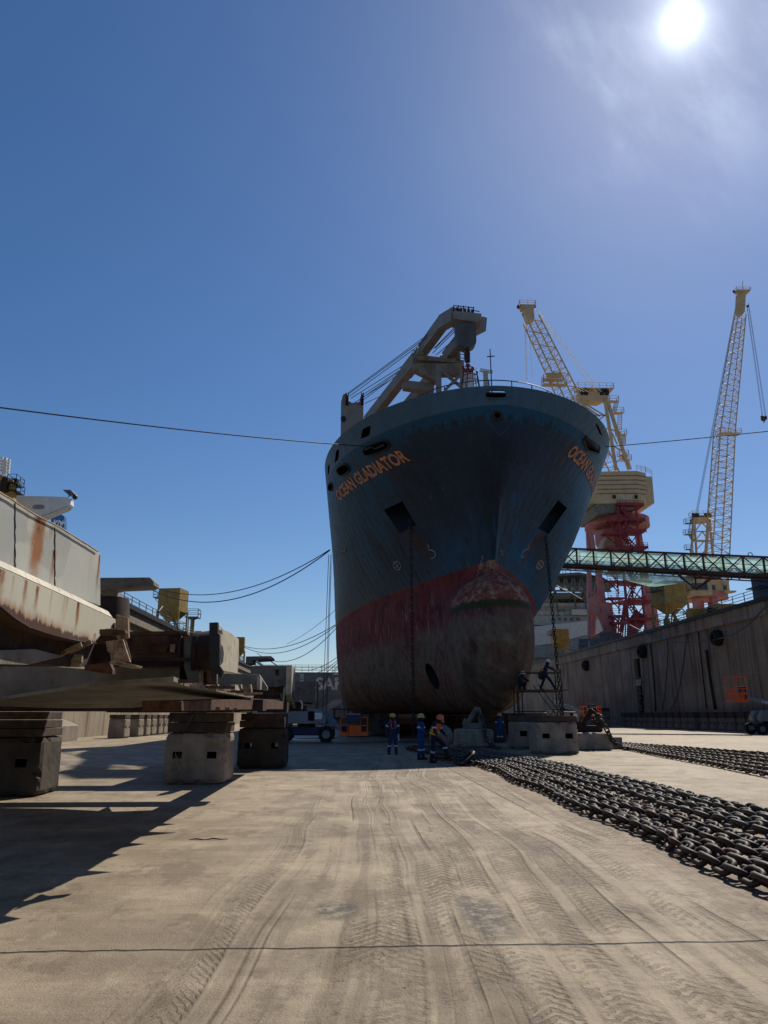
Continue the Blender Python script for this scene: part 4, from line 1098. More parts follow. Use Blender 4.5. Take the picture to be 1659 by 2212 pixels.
anchor('brown stockless anchor propped on a low block beside the workers', 'low brown concrete block under the left anchor', (6.95, 41.9), radians(6), .74, 'under_grey', (2.05, 1.5, .98))
chain('short chain hanging down the front of the left anchor block', smooth_path([(7.2, 41.4, 1.85), (7.35, 41.05, 1.45), (7.4, 40.95, .9), (7.5, 40.9, .35), (7.7, 40.2, .12), (7.6, 38, .1)]), 'chain_grey', None, scale=1.05)
anchor('dark rusty anchor lying over the rounded block right of the bow', 'low rounded grey block under the rusty right anchor', (12.42, 38.6), radians(-4), .80, 'rust_dark', (1.85, 1.8, .86))
chain('heavy rusty chain draped down the right anchor block to the floor', smooth_path([(12.5, 38.2, 1.95), (12.8, 37.85, 1.5), (13.0, 37.6, .98), (13.2, 37.5, .5), (13.6, 37.4, .14), (14.3, 38.4, .1), (14.7, 41, .1)]), 'chain_rust', None, scale=1.25)
sp = thing('spare_block', 'small dark block beside the rounded anchor block', 'block', (13.95, 39.6, 0)); MB().box((0, 0, .3), (.7, 1.0, .6)).build('body', M['block'], sp, bevel=.06)
bo = thing('rubble_lump', 'round grey concrete lump between the workers and the left anchor', 'rubble', (5.0, 40.6, 0))
MB().ball((0, 0, .62), .62, 14, (1.05, .9, 1)).build('lump', M['block_grey'], bo, smooth=True)

# ------------------------------------------------------------------ the long rusted steel frame on the left
fr = thing('steel_frame', 'long rusty white painted steel frame on concrete blocks at the left edge', 'steel frame', (-3, 8, 1.8))
FO = Vector(fr.location)
def onX(pts, x, th): 
    mb = MB(); mb.prism([atX(px, py, x)-FO for px, py in pts], (-th, 0, 0)); return mb
def onY(pts, y, th):
    mb = MB(); mb.prism([atY(px, py, y)-FO for px, py in pts], (0, th, 0)); return mb
def onZ(pts, z, th):
    mb = MB(); mb.prism([atZ(px, py, z)-FO for px, py in pts], (0, 0, th)); return mb
def yz(px, py, x): q = atX(px, py, x)-FO; return q.y, q.z
S_ = []
for px, py, w, L, k in ((88, 1120, .17, .85, 1.5), (118, 1190, .06, .45, 1.4), (216, 1200, .05, .6, 1.2), (32, 1180, .02, .2, .4), (60, 1105, .05, .2, .35), (165, 1300, .05, .1, .4), (112, 1140, .05, .15, .6)):
    a = yz(px, py, -3.12); S_.append((a[0], w, a[1], L, k))
mat_wallplate = mat_plate('rust_run_grey_plate', (.44, .445, .40), S_, patch=(.34, .355, .33))
S_ = []
for px, py, w, L, k in ((4, 1232, .09, .45, 1.3), (57, 1255, .05, .35, 1.0), (82, 1268, .045, .3, 1.0), (112, 1280, .02, .3, .5), (146, 1293, .02, .16, .7), (170, 1302, .05, .40, 1.3), (205, 1370, .05, .1, .9), (30, 1245, .03, .25, .4), (140, 1290, .04, .3, .3)):
    a = yz(px, py, -2.86); S_.append((a[0], w, a[1], L, k))
_a, _b = yz(0, 1311, -2.86), yz(206, 1387, -2.86)
mat_fender = mat_plate('rust_run_cream_plate', (.52, .49, .385), S_, low=lambda y: (y-_b[0]).abs().pow(2.0)*((_a[1]-_b[1])/max(.01, (_a[0]-_b[0])**2))+_b[1], patch=(.46, .45, .37))
onX([(-150, 972), (0, 1064), (40, 1088), (72, 1110), (138, 1145), (217, 1195), (217, 1309), (105, 1267), (0, 1221), (-150, 1152)], -3.12, 2.6).build('side_wall', mat_wallplate, fr, bevel=.006)
mb = MB()
e = [atX(px, py, -3.10)-FO for px, py in ((-150, 972), (0, 1063.5), (72, 1109.5), (138, 1144.5), (218, 1195))]
mb.tube([p+Vector((0, 0, random.uniform(-.003, .003))) for p in resample([q+FO for q in e], .12) for p in [p-FO]], .008, 6); mb.build('edge_lip', M['tan_rust'], fr)
for px, y0, y1 in ((32, 1084, 1233), (118, 1136, 1269)):
    mb = MB(); P = [atX(px + (k % 3-1)*.5, lerp(y0+3, y1-2, k/14), -3.12)-FO for k in range(15)]; mb.tube(P, [.006+.004*random.random() for _ in P], 6); mb.build('weld_seam', M['rust_dark'], fr)
# the chamfered fender plank with its curved, rust-eaten lower edge
low = [(0, 1311), (30, 1335), (61, 1353), (98, 1366), (136, 1377), (165, 1384), (190, 1388), (206, 1387)]
onX([(-150, 1160), (0, 1224), (105, 1271), (243, 1334), (250, 1338), (250, 1358), (228, 1359), (218, 1371)] + list(reversed(low)) + [(-150, 1190)], -2.86, .30).build('fender_plank', mat_fender, fr, bevel=.008)
mb = MB()
a = [atX(px, py, -2.86)-FO for px, py in ((-150, 1160), (0, 1224), (105, 1271), (243, 1334))]
b = [p+Vector((-.06, 0, .075)) for p in a]; c2 = [p+Vector((-.3, 0, .075)) for p in a]
for k in range(3): mb.add([a[k]+Vector((.002, 0, .001)), a[k+1]+Vector((.002, 0, .001)), b[k+1], b[k]], [(0,1,2,3)]); mb.add([b[k], b[k+1], c2[k+1], c2[k]], [(0,1,2,3)])
mb.build('fender_top', M['cream_paint'], fr)
mb = MB(); P = [atX(px, py+.4, -2.87)-FO for px, py in low]; mb.tube([p+Vector((0, 0, random.uniform(-.006, .003))) for p in P], [.009+.006*random.random() for _ in P], 6); mb.build('rust_edge', M['rust_dark'], fr)
# dark space under the fender plank, slanting stiffeners
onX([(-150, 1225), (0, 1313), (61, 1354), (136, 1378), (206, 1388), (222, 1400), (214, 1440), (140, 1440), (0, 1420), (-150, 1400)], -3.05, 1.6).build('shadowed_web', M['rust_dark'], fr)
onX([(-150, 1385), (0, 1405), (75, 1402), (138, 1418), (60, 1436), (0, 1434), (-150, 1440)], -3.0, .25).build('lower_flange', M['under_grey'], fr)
onY([(138, 1440), (150, 1432), (160, 1414), (177, 1414), (176, 1430), (170, 1441)], 8.3, .05).build('bracket', M['tan_rust'], fr)
onY([(176, 1392), (240, 1390), (262, 1440), (180, 1440)], 9.0, .1).build('dark_bracket', M['rust_dark'], fr)
# tan brackets at the end of the plank
onY([(250, 1327), (276, 1334), (278, 1378), (256, 1383), (250, 1374)], 9.4, .06).build('end_plate', M['tan_rust'], fr, bevel=.01)
onY([(214, 1359), (244, 1358), (270, 1361), (271, 1368), (246, 1372), (214, 1371)], 7.7, .10).build('rusted_bar', M['rust'], fr, bevel=.01)
onY([(228, 1386), (265, 1381), (281, 1430), (240, 1429), (238, 1412), (231, 1405)], 8.2, .05).build('hanging_plate', M['tan_rust'], fr, bevel=.005)
onY([(265, 1381), (271, 1384), (281, 1418), (281, 1430)], 8.30, .04).build('plate_return', M['rust_dark'], fr)
onY([(236, 1429), (252, 1428), (296, 1437), (294, 1442), (272, 1442), (236, 1434)], 8.0, .22).build('foot_plate', M['tan_rust'], fr, bevel=.005)
onY([(182, 1437), (236, 1430), (243, 1447), (243, 1456), (215, 1453), (183, 1448)], 8.6, .1).build('foot_stub', M['rust'], fr)
# T-beam and rusted drum behind the wall
mb = onY([(190, 1248), (324, 1247), (324, 1267), (300, 1268), (250, 1270), (248, 1272), (190, 1272)], 12.2, .4); mb.prism([atY(px, py, 12.2)-FO for px, py in ((324, 1247), (332, 1255), (332, 1264), (324, 1267))], (0, .36, 0)); mb.build('top_beam', M['under_grey'], fr, bevel=.01)
onY([(219, 1272), (248, 1273), (248, 1302), (219, 1300)], 12.4, .4).build('beam_post', M['under_grey'], fr, bevel=.01)
mb = MB(); q0, q1 = atY(205, 1300, 11.2)-FO, atY(205, 1372, 11.2)-FO; r = (atY(277, 1320, 11.2)-atY(205, 1320, 11.2)).x
mb.cyl(q1, q0, r, r, 28); mb.build('rusted_drum', M['rust_dark'], fr, smooth=True)
# upright plates, flanges and ribs of torn steel round the box
for i, (x0, x1, y0, y1, yd, mt) in enumerate(((384, 389, 1366, 1436, 10.65, 'rust_dark'), (205, 404, 1364, 1371, 10.55, 'rust'), (262, 404, 1421, 1427, 10.5, 'rust_dark'), (430, 434, 1448, 1478, 10.6, 'tan_rust'), (446, 451, 1448, 1474, 10.5, 'rust'))):
    onY([(x0, y0), (x1, y0-.5), (x1+1, y1), (x0+.5, y1)], yd, .16).build('rib_plate', M[mt], fr)
for i, (px, py, w_, h_) in enumerate(((330, 1396, 34, 14), (368, 1392, 11, 18))):
    onY([(px, py), (px+w_, py-1), (px+w_*.8, py+h_), (px-1, py+h_*.9)], 10.95, .03).build('patch_plate', M['tan_rust' if i == 1 else 'rust'], fr)
# the long rusted box behind, with its cavity
onY([(205, 1376), (400, 1369), (400, 1426), (205, 1428)], 11.0, .6).build('rusted_box', M['rust'], fr, bevel=.012)
onY([(250, 1426), (404, 1424), (404, 1441), (250, 1438)], 11.05, .5).build('box_shelf', M['rust_dark'], fr)
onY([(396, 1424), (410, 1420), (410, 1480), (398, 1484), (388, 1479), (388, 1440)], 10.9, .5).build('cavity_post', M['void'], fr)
onY([(205, 1438), (390, 1441), (390, 1478), (330, 1480), (205, 1481)], 11.8, .3).build('cavity_back', M['under_grey'], fr)
onY([(397, 1368), (426, 1366), (426, 1470), (408, 1479), (397, 1440)], 10.75, .3).build('rusted_column', M['under_grey'], fr, bevel=.01)
onY([(410, 1446), (456, 1445), (456, 1476), (408, 1477)], 11.2, .5).build('lower_box', M['rust_dark'], fr)
mb = MB(); a, b = atY(424, 1409, 10.9)-FO, atY(462, 1406, 10.9)-FO; r = .29
mb.cyl(a, b, .285, .30, 26); mb.lathe(a, [(.31, -.02), (.31, .05), (.285, .05)], 26, (1, 0, 0)); mb.build('drum', M['rust_dark'], fr, smooth=True)
onY([(452, 1345), (470, 1344), (470, 1366), (474, 1370), (474, 1437), (482, 1449), (478, 1465), (462, 1449), (452, 1440)], 9.80, .1).build('end_plate_edge', M['black'], fr)  # front face of the cream plate, its shade painted in as black
ep = onX([(469, 1345), (484.6, 1361), (491, 1362), (504, 1371), (516, 1380.6), (516, 1418), (513, 1455), (498, 1452), (482, 1449.6), (474, 1436.6)], -1.80, .10).build('end_plate', M['cream_paint'], fr, bevel=.006)
mb = MB()
mb.prism([atX(px, py, -1.797)-FO for px, py in ((472, 1360), (480, 1362), (481, 1370), (472, 1368))], (-.02, 0, 0)); mb.build('slot', M['void'], ep)
mb = MB(); mb.prism([atX(px, py, -1.797)-FO for px, py in ((478, 1392), (482, 1398), (484, 1412), (482, 1430), (478, 1436), (477, 1415))], (-.02, 0, 0)); mb.build('slot', M['void'], ep)
# the low deck plate with its access holes; sight of its underside
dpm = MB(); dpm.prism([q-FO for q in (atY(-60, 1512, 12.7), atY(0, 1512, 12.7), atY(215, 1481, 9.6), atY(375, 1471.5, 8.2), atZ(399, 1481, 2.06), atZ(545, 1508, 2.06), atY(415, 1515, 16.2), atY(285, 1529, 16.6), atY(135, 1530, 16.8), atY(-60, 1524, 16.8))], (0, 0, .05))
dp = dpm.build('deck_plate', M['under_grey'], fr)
for pts in (((310, 1495), (330, 1491), (358, 1492), (372, 1497), (350, 1502), (322, 1501)), ((374, 1506), (404, 1500), (428, 1503), (430, 1507), (404, 1510))):
    onZ(pts, 2.05, .008).build('access_hole', M['void'], dp)
onY([(-60, 1436), (120, 1440), (390, 1462), (392, 1474), (215, 1486), (0, 1514), (-60, 1516)], 12.6, .2).build('keel_web', M['under_grey'], fr)
# torn lugs and stubs along the outer edge of the deck plate
for i, (y0, w, ex) in enumerate(((8.9, .30, .16), (9.7, .5, .10), (10.85, .32, .34), (11.9, .4, .12), (12.7, .3, .22), (13.7, .35, .42), (14.6, .25, .2))):
    mb = MB(); mb.prism([Vector(q)-FO for q in ((-1.99, y0-w, 2.065), (-1.97+ex*.45, y0-w*.5, 2.065), (-1.97+ex, y0, 2.065), (-1.97+ex*.3, y0+.06, 2.065), (-1.99, y0+.1, 2.065))], (0, 0, .035)); mb.build('torn_lug', M['tan_rust' if i % 2 else 'rust'], fr)
for i, (px, py) in enumerate(((150, 1404), (172, 1398), (100, 1392))):
    mb = MB(); q = atY(px, py, 8.0+.2*i)-FO; mb.beam(q+Vector((.12, 0, .06)), q+Vector((-.12, 0, -.06)), .02, .05); mb.build('stiffener', M['tan_rust'], fr)
for i, (px, py, r_) in enumerate(((245, 1352, .035),)):
    mb = MB(); q = atX(px, py, -2.85)-FO; mb.cyl(q, q+Vector((.02, 0, 0)), r_, n=14); mb.build('bolt_plate', M['rust'], fr)
for i in range(0):
    mb = MB(); y0 = random.uniform(6.5, 10.5); q = Vector((-2.6-random.random()*.6, y0, 2.2+random.random()*.2))-FO
    mb.box(q, (random.uniform(.1, .4), random.uniform(.05, .12), random.uniform(.06, .16)), Matrix.Rotation(random.uniform(-.5, .5), 3, 'Z')); mb.build('bracket_stub', M[random.choice(['rust', 'rust_dark', 'tan_rust'])], fr)
# bottom beams that sit on the timber caps
mb = MB(); mb.span((-9.5, 16.9, 1.80), (-1.9, 17.6, 2.04)); mb.span((-9.5, 20.1, 1.80), (-2.6, 21.2, 2.06)); mb.span((-8, 25.4, 1.79), (-2.05, 26.9, 2.12)); mb.span((-9, 16.9, 1.83), (-8.3, 27, 2.03)); mb.span((-5.0, 19.8, 1.79), (-3.0, 26.6, 1.82))
mb2 = MB()
for v in mb.v: mb2.v.append(v-FO)
mb2.f = mb.f; mb2.mi = mb.mi; mb2.build('bottom_beam', M['rust_dark'], fr)
onX([(392, 1514), (545, 1509), (596, 1512), (612, 1516), (612, 1532), (520, 1533), (392, 1536)], -2.12, .5).build('sill_beam', M['rust'], fr, bevel=.01)

# ------------------------------------------------------------------ the next frames along the dock
f2 = thing('steel_frame', 'second rusty grey steel frame with hazard striped posts beyond the end plate', 'steel frame', (-3, 27, 1.8)); FO = Vector(f2.location)
onY([(488, 1478), (514, 1477), (514, 1518), (506, 1527), (482, 1512)], 23.0, .8).build('pillar', M['under_grey'], f2)
onX([(508, 1478), (514, 1480), (522, 1502), (522, 1516), (514, 1518), (508, 1506)], -2.9, .1).build('knee_plate', M['cream_paint'], f2)
onY([(470, 1454), (560, 1457), (577, 1484), (577, 1490), (520, 1488), (470, 1484)], 24.0, .3).build('wedge_beam', M['under_grey'], f2, bevel=.01)
onX([(562, 1461), (578, 1483), (578, 1491), (562, 1490)], -2.75, .1).build('wedge_side', M['grey_paint'], f2)
onY([(514, 1489), (570, 1490), (552, 1514), (540, 1522), (516, 1520)], 24.6, .5).build('undercarriage', M['rust_dark'], f2)
for (x0, x1) in ((424, 446), (454, 470), (500, 520), (525, 541)):
    onY([(x0, 1480), (x1, 1478), (x1+4, 1506), (x0-3, 1506)], 22.4, .3).build('bracket', M['tan_rust'], f2)
bx = onY([(541, 1439), (571, 1437), (631, 1437), (631, 1482), (606, 1482), (600, 1484), (541, 1484)], 27.0, .8).build('end_box', M['under_grey'], f2, bevel=.02)  # front in darker paint than its sunlit side, shade put into the colour
onX([(630.5, 1437), (637, 1443), (636, 1518), (631, 1526), (629, 1500)], -2.02, .2).build('end_box_side', M['cream_paint'], f2)
onY([(541, 1483), (604, 1481), (604, 1508), (541, 1508)], 27.1, 1.0).build('rusted_box', M['rust'], f2)
onY([(604, 1481), (632, 1481), (636, 1526), (620, 1530), (604, 1524)], 27.3, .6).build('leg_panel', M['under_grey'], f2)
onY([(594, 1446), (603, 1446), (602, 1460), (595, 1458)], 26.97, .03).build('lug', M['rust_dark'], bx)
onY([(616, 1464), (631, 1464), (631, 1467), (616, 1467)], 26.95, .05).build('shelf', M['rust_dark'], bx)
for x0 in (604, 626):
    hz = MB()
    for k in range(8):
        y = 1498+k*4.1; dx = k*.9
        hz.prism([atY(px, py, 26.9)-FO for px, py in ((x0+dx, y), (x0+5+dx, y), (x0+5.5+dx, y+2.2), (x0+.5+dx, y+2.2))], (0, .06, 0))
    hz.build('hazard_stripe', M['hazard_yellow'], f2)
    onY([(x0-1, 1495), (x0+6, 1495), (x0+13, 1532), (x0+6, 1532)], 27.0, .2).build('striped_post', M['black'], f2)
mb = MB(); mb.tube([atY(px, py, 26.7)-FO for px, py in ((615, 1484), (613, 1500), (612, 1518), (614, 1524))], .03, 5); mb.tube([atY(px, py, 26.7)-FO for px, py in ((648, 1513), (653, 1520), (652, 1532))], .035, 5); mb.build('handrail', M['cream_paint'], f2)
onY([(600, 1526), (660, 1524), (660, 1536), (600, 1536)], 27.2, 1.0).build('base_beam', M['rust_dark'], f2)
mb = onY([(531, 1418), (585, 1417), (587, 1419), (587, 1424), (556, 1426), (545, 1426), (545, 1432), (531, 1434)], 30, 1.2); mb.build('top_beam', M['under_grey'], f2)
mb = MB(); mb.beam(atY(554, 1429, 29)-FO, atY(567, 1438, 29)-FO, .28, .1); mb.build('work_lamp', M['white'], f2)
mb = MB(); mb.tube([atY(px, py, 29)-FO for px, py in ((556, 1426), (575, 1422), (602, 1440), (604, 1452))], .02, 5); mb.build('lamp_cable', M['cable'], f2)
for x in (1.0, -3.0): 
    mb = MB(); mb.span((-4+x*0-.0, 0, -1.8), (-2.4, 1.2, 0)) if False else None
f3 = thing('steel_frame', 'third steel frame with a pale upright edge behind the boom lift', 'steel frame', (-3, 60, 0)); FO = Vector(f3.location)
onY([(636, 1472), (686, 1472), (686, 1476), (680, 1518), (636, 1516)], 60, 1.0).build('grey_panel', M['under_grey'], f3)
onY([(674, 1474), (686, 1474), (688, 1548), (675, 1548)], 59.6, .3).build('upright', M['under_grey'], f3)
onX([(684.5, 1473), (688, 1475), (687.5, 1548), (684.5, 1548)], -2.48, .12).build('upright_edge', M['cream_paint'], f3)
onY([(674, 1518), (684, 1516), (684, 1528), (675, 1530)], 59.4, .3).build('rust_joint', M['tan_rust'], f3)
onY([(634, 1514), (676, 1516), (676, 1522), (655, 1520), (655, 1540), (634, 1540)], 60.2, .5).build('rust_brace', M['rust_dark'], f3)
mb = MB(); mb.span((-4.2, 0, 0), (-2.8, 1.5, 1.8)); mb.build('foot', M['block'], f3)
t = block(1.6, 1.5, 1.30, 'block', 'dark concrete block hidden under the second steel frame', (-5.2, 27.6, 0), 0, .46)
# ------------------------------------------------------------------ tall quay cranes
def lattice(mb, p0, p1, w0, w1, n, r=.16, rb=.09, up=(0, 1, 0)):
    """four-chord lattice girder from p0 to p1"""
    p0, p1 = Vector(p0), Vector(p1); d = (p1-p0).normalized(); a = d.cross(Vector(up)).normalized(); b = a.cross(d)
    def cor(t):
        w = lerp(w0, w1, t)/2; c = p0.lerp(p1, t); return [c+a*w+b*w, c-a*w+b*w, c-a*w-b*w, c+a*w-b*w]
    e0, e1 = cor(0), cor(1)
    for i in range(4): mb.beam(e0[i], e1[i], r*1.8)
    for k in range(n):
        A, B = cor(k/n), cor((k+1)/n)
        for i in range(4):
            j = (i+1) % 4; mb.beam(A[i], A[j], rb*1.4)
            if (k+i) % 2: mb.beam(A[i], B[j], rb*1.4)
            else: mb.beam(A[j], B[i], rb*1.4)
    return mb
def platform(mb, c, w, d, h=1.2, t=.15):
    x, y, z = c; mb.box((x, y, z), (w, d, t))
    P = [(x-w/2, y-d/2, z), (x+w/2, y-d/2, z), (x+w/2, y+d/2, z), (x-w/2, y+d/2, z), (x-w/2, y-d/2, z)]
    railing(mb, P, h, 1.5, .05, (.55, 1.1)); return mb

def crane_one():
    y = 150.0
    def p(px, py, dy=0): return atY(px, py, y+dy) - O
    O = atY(1345, 1395, y); O.z = Q_R
    t = thing('portal_crane', 'faded red portal crane with cream yellow cab marked SWL 50T beside the bow', 'crane', O)
    def leg(path, ws, dy):
        mb = MB()
        for (a, b), w in zip(zip(path[:-1], path[1:]), ws): mb.beam(p(*a, dy), p(*b, dy), w)
        mb.build('portal_leg', M['crane_pink'], t)
    # four legs, two near and two far
    leg([(1270, 1146), (1272, 1190), (1273, 1300), (1273, 1378)], [.75, .8, .6], -4)
    leg([(1275, 1148), (1281, 1188), (1293, 1240), (1302, 1303), (1318, 1372)], [.95, 1.0, 1.1, 1.9], -4.5)
    leg([(1378, 1150), (1390, 1235), (1401, 1302), (1411, 1364)], [1.2, 1.4, 2.3], 5)
    leg([(1296, 1225), (1284, 1290), (1280, 1372)], [.6, .8], -2)
    s = MB(); s.prism([p(1272, 1292, -5.3), p(1296, 1276, -5.3), p(1300, 1316, -5.3), p(1270, 1334, -5.3)], (0, .8, 0)); s.prism([p(1297, 1305, -5.4), p(1322, 1303, -5.4), p(1330, 1362, -5.4), p(1310, 1368, -5.4)], (0, 1.5, 0)); s.build('sill_girder', M['crane_pink'], t)
    s = MB()
    s.beam(p(1272, 1380, -5), p(1308, 1363, -5), .5); s.beam(p(1290, 1322, -5), p(1305, 1360, -5), .35); s.beam(p(1288, 1326, -5), p(1273, 1376, -5), .35)
    s.beam(p(1312, 1306), p(1395, 1290, 5), .6); s.build('tie_brace', M['crane_pink'], t)
    for cx, cy, dy in ((1272, 1387, -5), (1318, 1374, -5), (1412, 1366, 5), (1300, 1380, 5)):
        b = MB(); q = p(cx, cy, dy); b.box(q+Vector((0, 0, .35)), (4.2, 1.0, .5))
        for sx in (-1, 1):
            b.box(q+Vector((sx*1.2, 0, -.35)), (1.9, .8, .8))
            for k in (-1, 1): b.cyl(q+Vector((sx*1.2+k*.5, -.55, -.95)), q+Vector((sx*1.2+k*.5, .55, -.95)), .42, n=12)
        b.build('bogie', M['rail'], t)
    # ring girder, slewing column, machinery deck
    c = p(1332, 1133, 3)
    MB().lathe(c, [(6.2, -.9), (6.9, -.9), (6.9, .9), (6.2, .9), (0, .9), (0, -.9), (6.2, -.9)], 32).build('ring_girder', M['crane_pink'], t, smooth=True)
    MB().lathe(c, [(3.6, .9), (3.3, 2.5), (3.2, 4.2), (4.6, 6.0), (4.9, 7.2)], 24).build('slewing_column', M['crane_yellow'], t, smooth=True)
    u = MB(); u.lathe(p(1320, 1168, 3), [(2.2, -3.8), (3.4, -.5), (3.4, 2.0), (1.5, 2.4)], 20); u.build('centre_pintle', M['crane_pink'], t, smooth=True)
    dk = MB()
    a = [p(1270, 1090, -5), p(1382, 1088, -5), p(1414, 1086, -5)]
    dk.prism([p(1282, 1093, -5), p(1292, 1088, -5), p(1380, 1087.5, -5), p(1386, 1092, -5), p(1374, 1100, -5), p(1290, 1112, -5)], (0, 11, 0)); dk.build('machinery_deck', M['under_grey'], t)
    h = MB()
    h.prism([p(1252, 1026, -5.2), p(1296, 1018.5, -5.2), p(1376, 1016.7, -5.2), p(1380, 1087, -5.2), p(1290, 1088, -5.2), p(1246, 1082, -5.2)], (0, 12, 0))
    hs = h.build('machinery_house', M['crane_yellow'], t, bevel=.1)
    h = MB(); h.prism([p(1376, 1017, -5.1), p(1395, 1021.5, -4.0), p(1398, 1090, -4.0), p(1380, 1087, -5.1)], (0, 11, 0)); h.prism([p(1395, 1029, -3.8), p(1409, 1029, -3.6), p(1414, 1087, -3.6), p(1398, 1089, -3.8)], (0, 9, 0)); h.build('counterweight', M['crane_yellow'], t, bevel=.1)
    l = MB()
    for k in range(5):
        yy = 1027 + k*9.6; l.beam(p(1290, yy+1.2, -5.28), p(1376, yy, -5.28), .16); l.beam(p(1376, yy, -5.28), p(1396, yy+3, -4.1), .16)
    l.build('panel_joint', M['under_grey'], t)
    q = p(1350, 1077.5, -5.2); flat_text('safe_load_sign', 'SWL 50T', 1.15, q, (1, 0, 0), (0, 0, 1), M['white'], t, bold=.004, lift=.12)
    l = MB()
    for px in (1327, 1374): l.box(p(px, 1073, -5.4), (.6, .3, .7))
    l.build('floodlight', M['rust_dark'], t)
    r = MB(); railing(r, [p(1376, 1017, -4), p(1395, 1021, -3), p(1409, 1029, -2)], 1.3, 1.2, .05); r.build('roof_railing', M['crane_yellow'], t)
    # A-frame with stairs on its right
    f = MB()
    for dy in (-1.2, 1.2):
        f.beam(p(1257, 862, dy), p(1272, 905, dy), .6); f.beam(p(1272, 905, dy), p(1290, 1018, dy), .5)
        f.beam(p(1306, 860, dy), p(1331, 1016, dy), .6); f.beam(p(1311, 862, dy), p(1359, 1015, dy), .62)
    f.build('a_frame', M['crane_yellow'], t)
    f = MB(); f.prism([p(1250, 848, -1.4), p(1315, 847, -1.4), p(1315, 858, -1.4), p(1298, 866, -1.4), p(1275, 866, -1.4), p(1254, 860, -1.4)], (0, 2.8, 0)); f.build('head_beam', M['crane_yellow'], t, bevel=.08)
    f = MB(); b4 = [(1264, 872, 1306, 898), (1306, 898, 1276, 920), (1283, 897, 1310, 897), (1278, 930, 1318, 950), (1310, 925, 1342, 935), (1318, 960, 1345, 975), (1296, 900, 1268, 880), (1322, 935, 1333, 960), (1330, 1000, 1348, 985)]
    for x0, y0, x1, y1 in b4: f = MB(); f.beam(p(x0, y0, -1.2), p(x1, y1, -1.2), .26); f.build('frame_brace', M['crane_yellow'], t)
    for px in (1254, 1264, 1298, 1309): sv = MB(); sv.cyl(p(px-4, 849, -1), p(px+4, 849, -1), .85, n=14); sv.build('sheave', M['black'], t)
    f = MB(); platform(f, p(1283, 844, 0), 8.2, 3.0, 1.3); f.build('head_platform', M['crane_yellow'], t)
    for (px, py) in ((1325, 868), (1336, 893), (1342, 940), (1346, 985), (1352, 995)):
        f = MB(); platform(f, p(px, py, 0), 2.1, 1.4, 1.2, .1); f.build('landing', M['crane_yellow'], t)
    for (x0, y0, x1, y1) in ((1328, 866, 1322, 893), (1335, 893, 1334, 930), (1343, 940, 1343, 960), (1343, 985, 1349, 997), (1350, 996, 1356, 1014)):
        f = MB(); A, B = p(x0, y0, -1.2), p(x1, y1, -1.2)
        f.beam(A, B, .1); f.beam(A+Vector((.9, 0, 0)), B+Vector((.9, 0, 0)), .1)
        n = 10
        for k in range(n): c = A.lerp(B, (k+.5)/n); f.beam(c, c+Vector((.9, 0, 0)), .12)
        f.build('ladder', M['crane_yellow'], t)
    # jib with pendant ropes
    j = MB(); lattice(j, p(1314, 1036, 0), p(1147, 690, -6), 4.2, 2.9, 24, .13, .07); j.build('jib', M['crane_yellow'], t)
    j = MB(); j.prism([p(1131, 668, -7.5), p(1142, 664, -7.5), p(1153, 668, -7.5), p(1155, 688, -7.5), p(1141, 692, -7.5)], (0, 2.0, 0)); platform(j, p(1138, 663, -6), 3.6, 2.0, 1.1, .1); j.box(p(1138, 667, -6), (2.8, 2, .6)); j.build('jib_head', M['crane_yellow'], t)
    l = MB()
    for px, py in ((1119, 663), (1155, 662), (1131, 679)): l.beam(p(px, py-5, -6), p(px, py, -6), .12); l.box(p(px, py, -6), (.5, .4, .5))
    l.build('jib_lamp', M['black'], t)
    j = MB(); platform(j, p(1197, 832, -3), 5.2, 1.6, 1.2, .1); platform(j, p(1194, 822, -3), 4.5, 1.6, 1.0, .1); j.beam(p(1181, 811, -5), p(1212, 811, -5), .9); j.build('jib_platform', M['crane_yellow'], t)
    r = MB()
    for (x0, y0, x1, y1) in ((1155, 668, 1286, 846), (1157, 668, 1290, 846), (1159, 668, 1297, 846), (1161, 669, 1300, 846), (1134, 680, 1139, 820), (1142, 690, 1150, 815), (1133, 680, 1137, 820)):
        r.tube([p(x0, y0, -5), p(x1, y1, -2)], .055, 4)
    for (x0, y0, x1, y1, sag) in ((1192, 760, 1270, 846, 14), (1186, 745, 1262, 846, 20), (1200, 770, 1255, 846, 8)):
        P = [p(lerp(x0, x1, k/10), lerp(y0, y1, k/10)+sag*4*(k/10)*(1-k/10), -4) for k in range(11)]; r.tube(P, .05, 4)
    r.build('pendant_rope', M['letter_grey'], t)
    # maroon stair tower between the legs
    st = MB()
    rows = [1095, 1127, 1150, 1186, 1220, 1260, 1302, 1340]
    def xl(yy): return lerp(1334, 1360, (yy-1095)/280)
    def xr(yy): return lerp(1374, 1402, (yy-1095)/280)
    for dy in (-6, -2):
        st.beam(p(xl(1095), 1095, dy), p(xl(1375), 1377, dy), .42); st.beam(p(xr(1095), 1095, dy), p(xr(1300), 1368, dy), .32)
        st.beam(p((xl(1095)+xr(1095))/2-6, 1095, dy), p((xl(1375)+xr(1375))/2-6, 1372, dy), .28)
    st.build('stair_post', M['crane_maroon'], t)
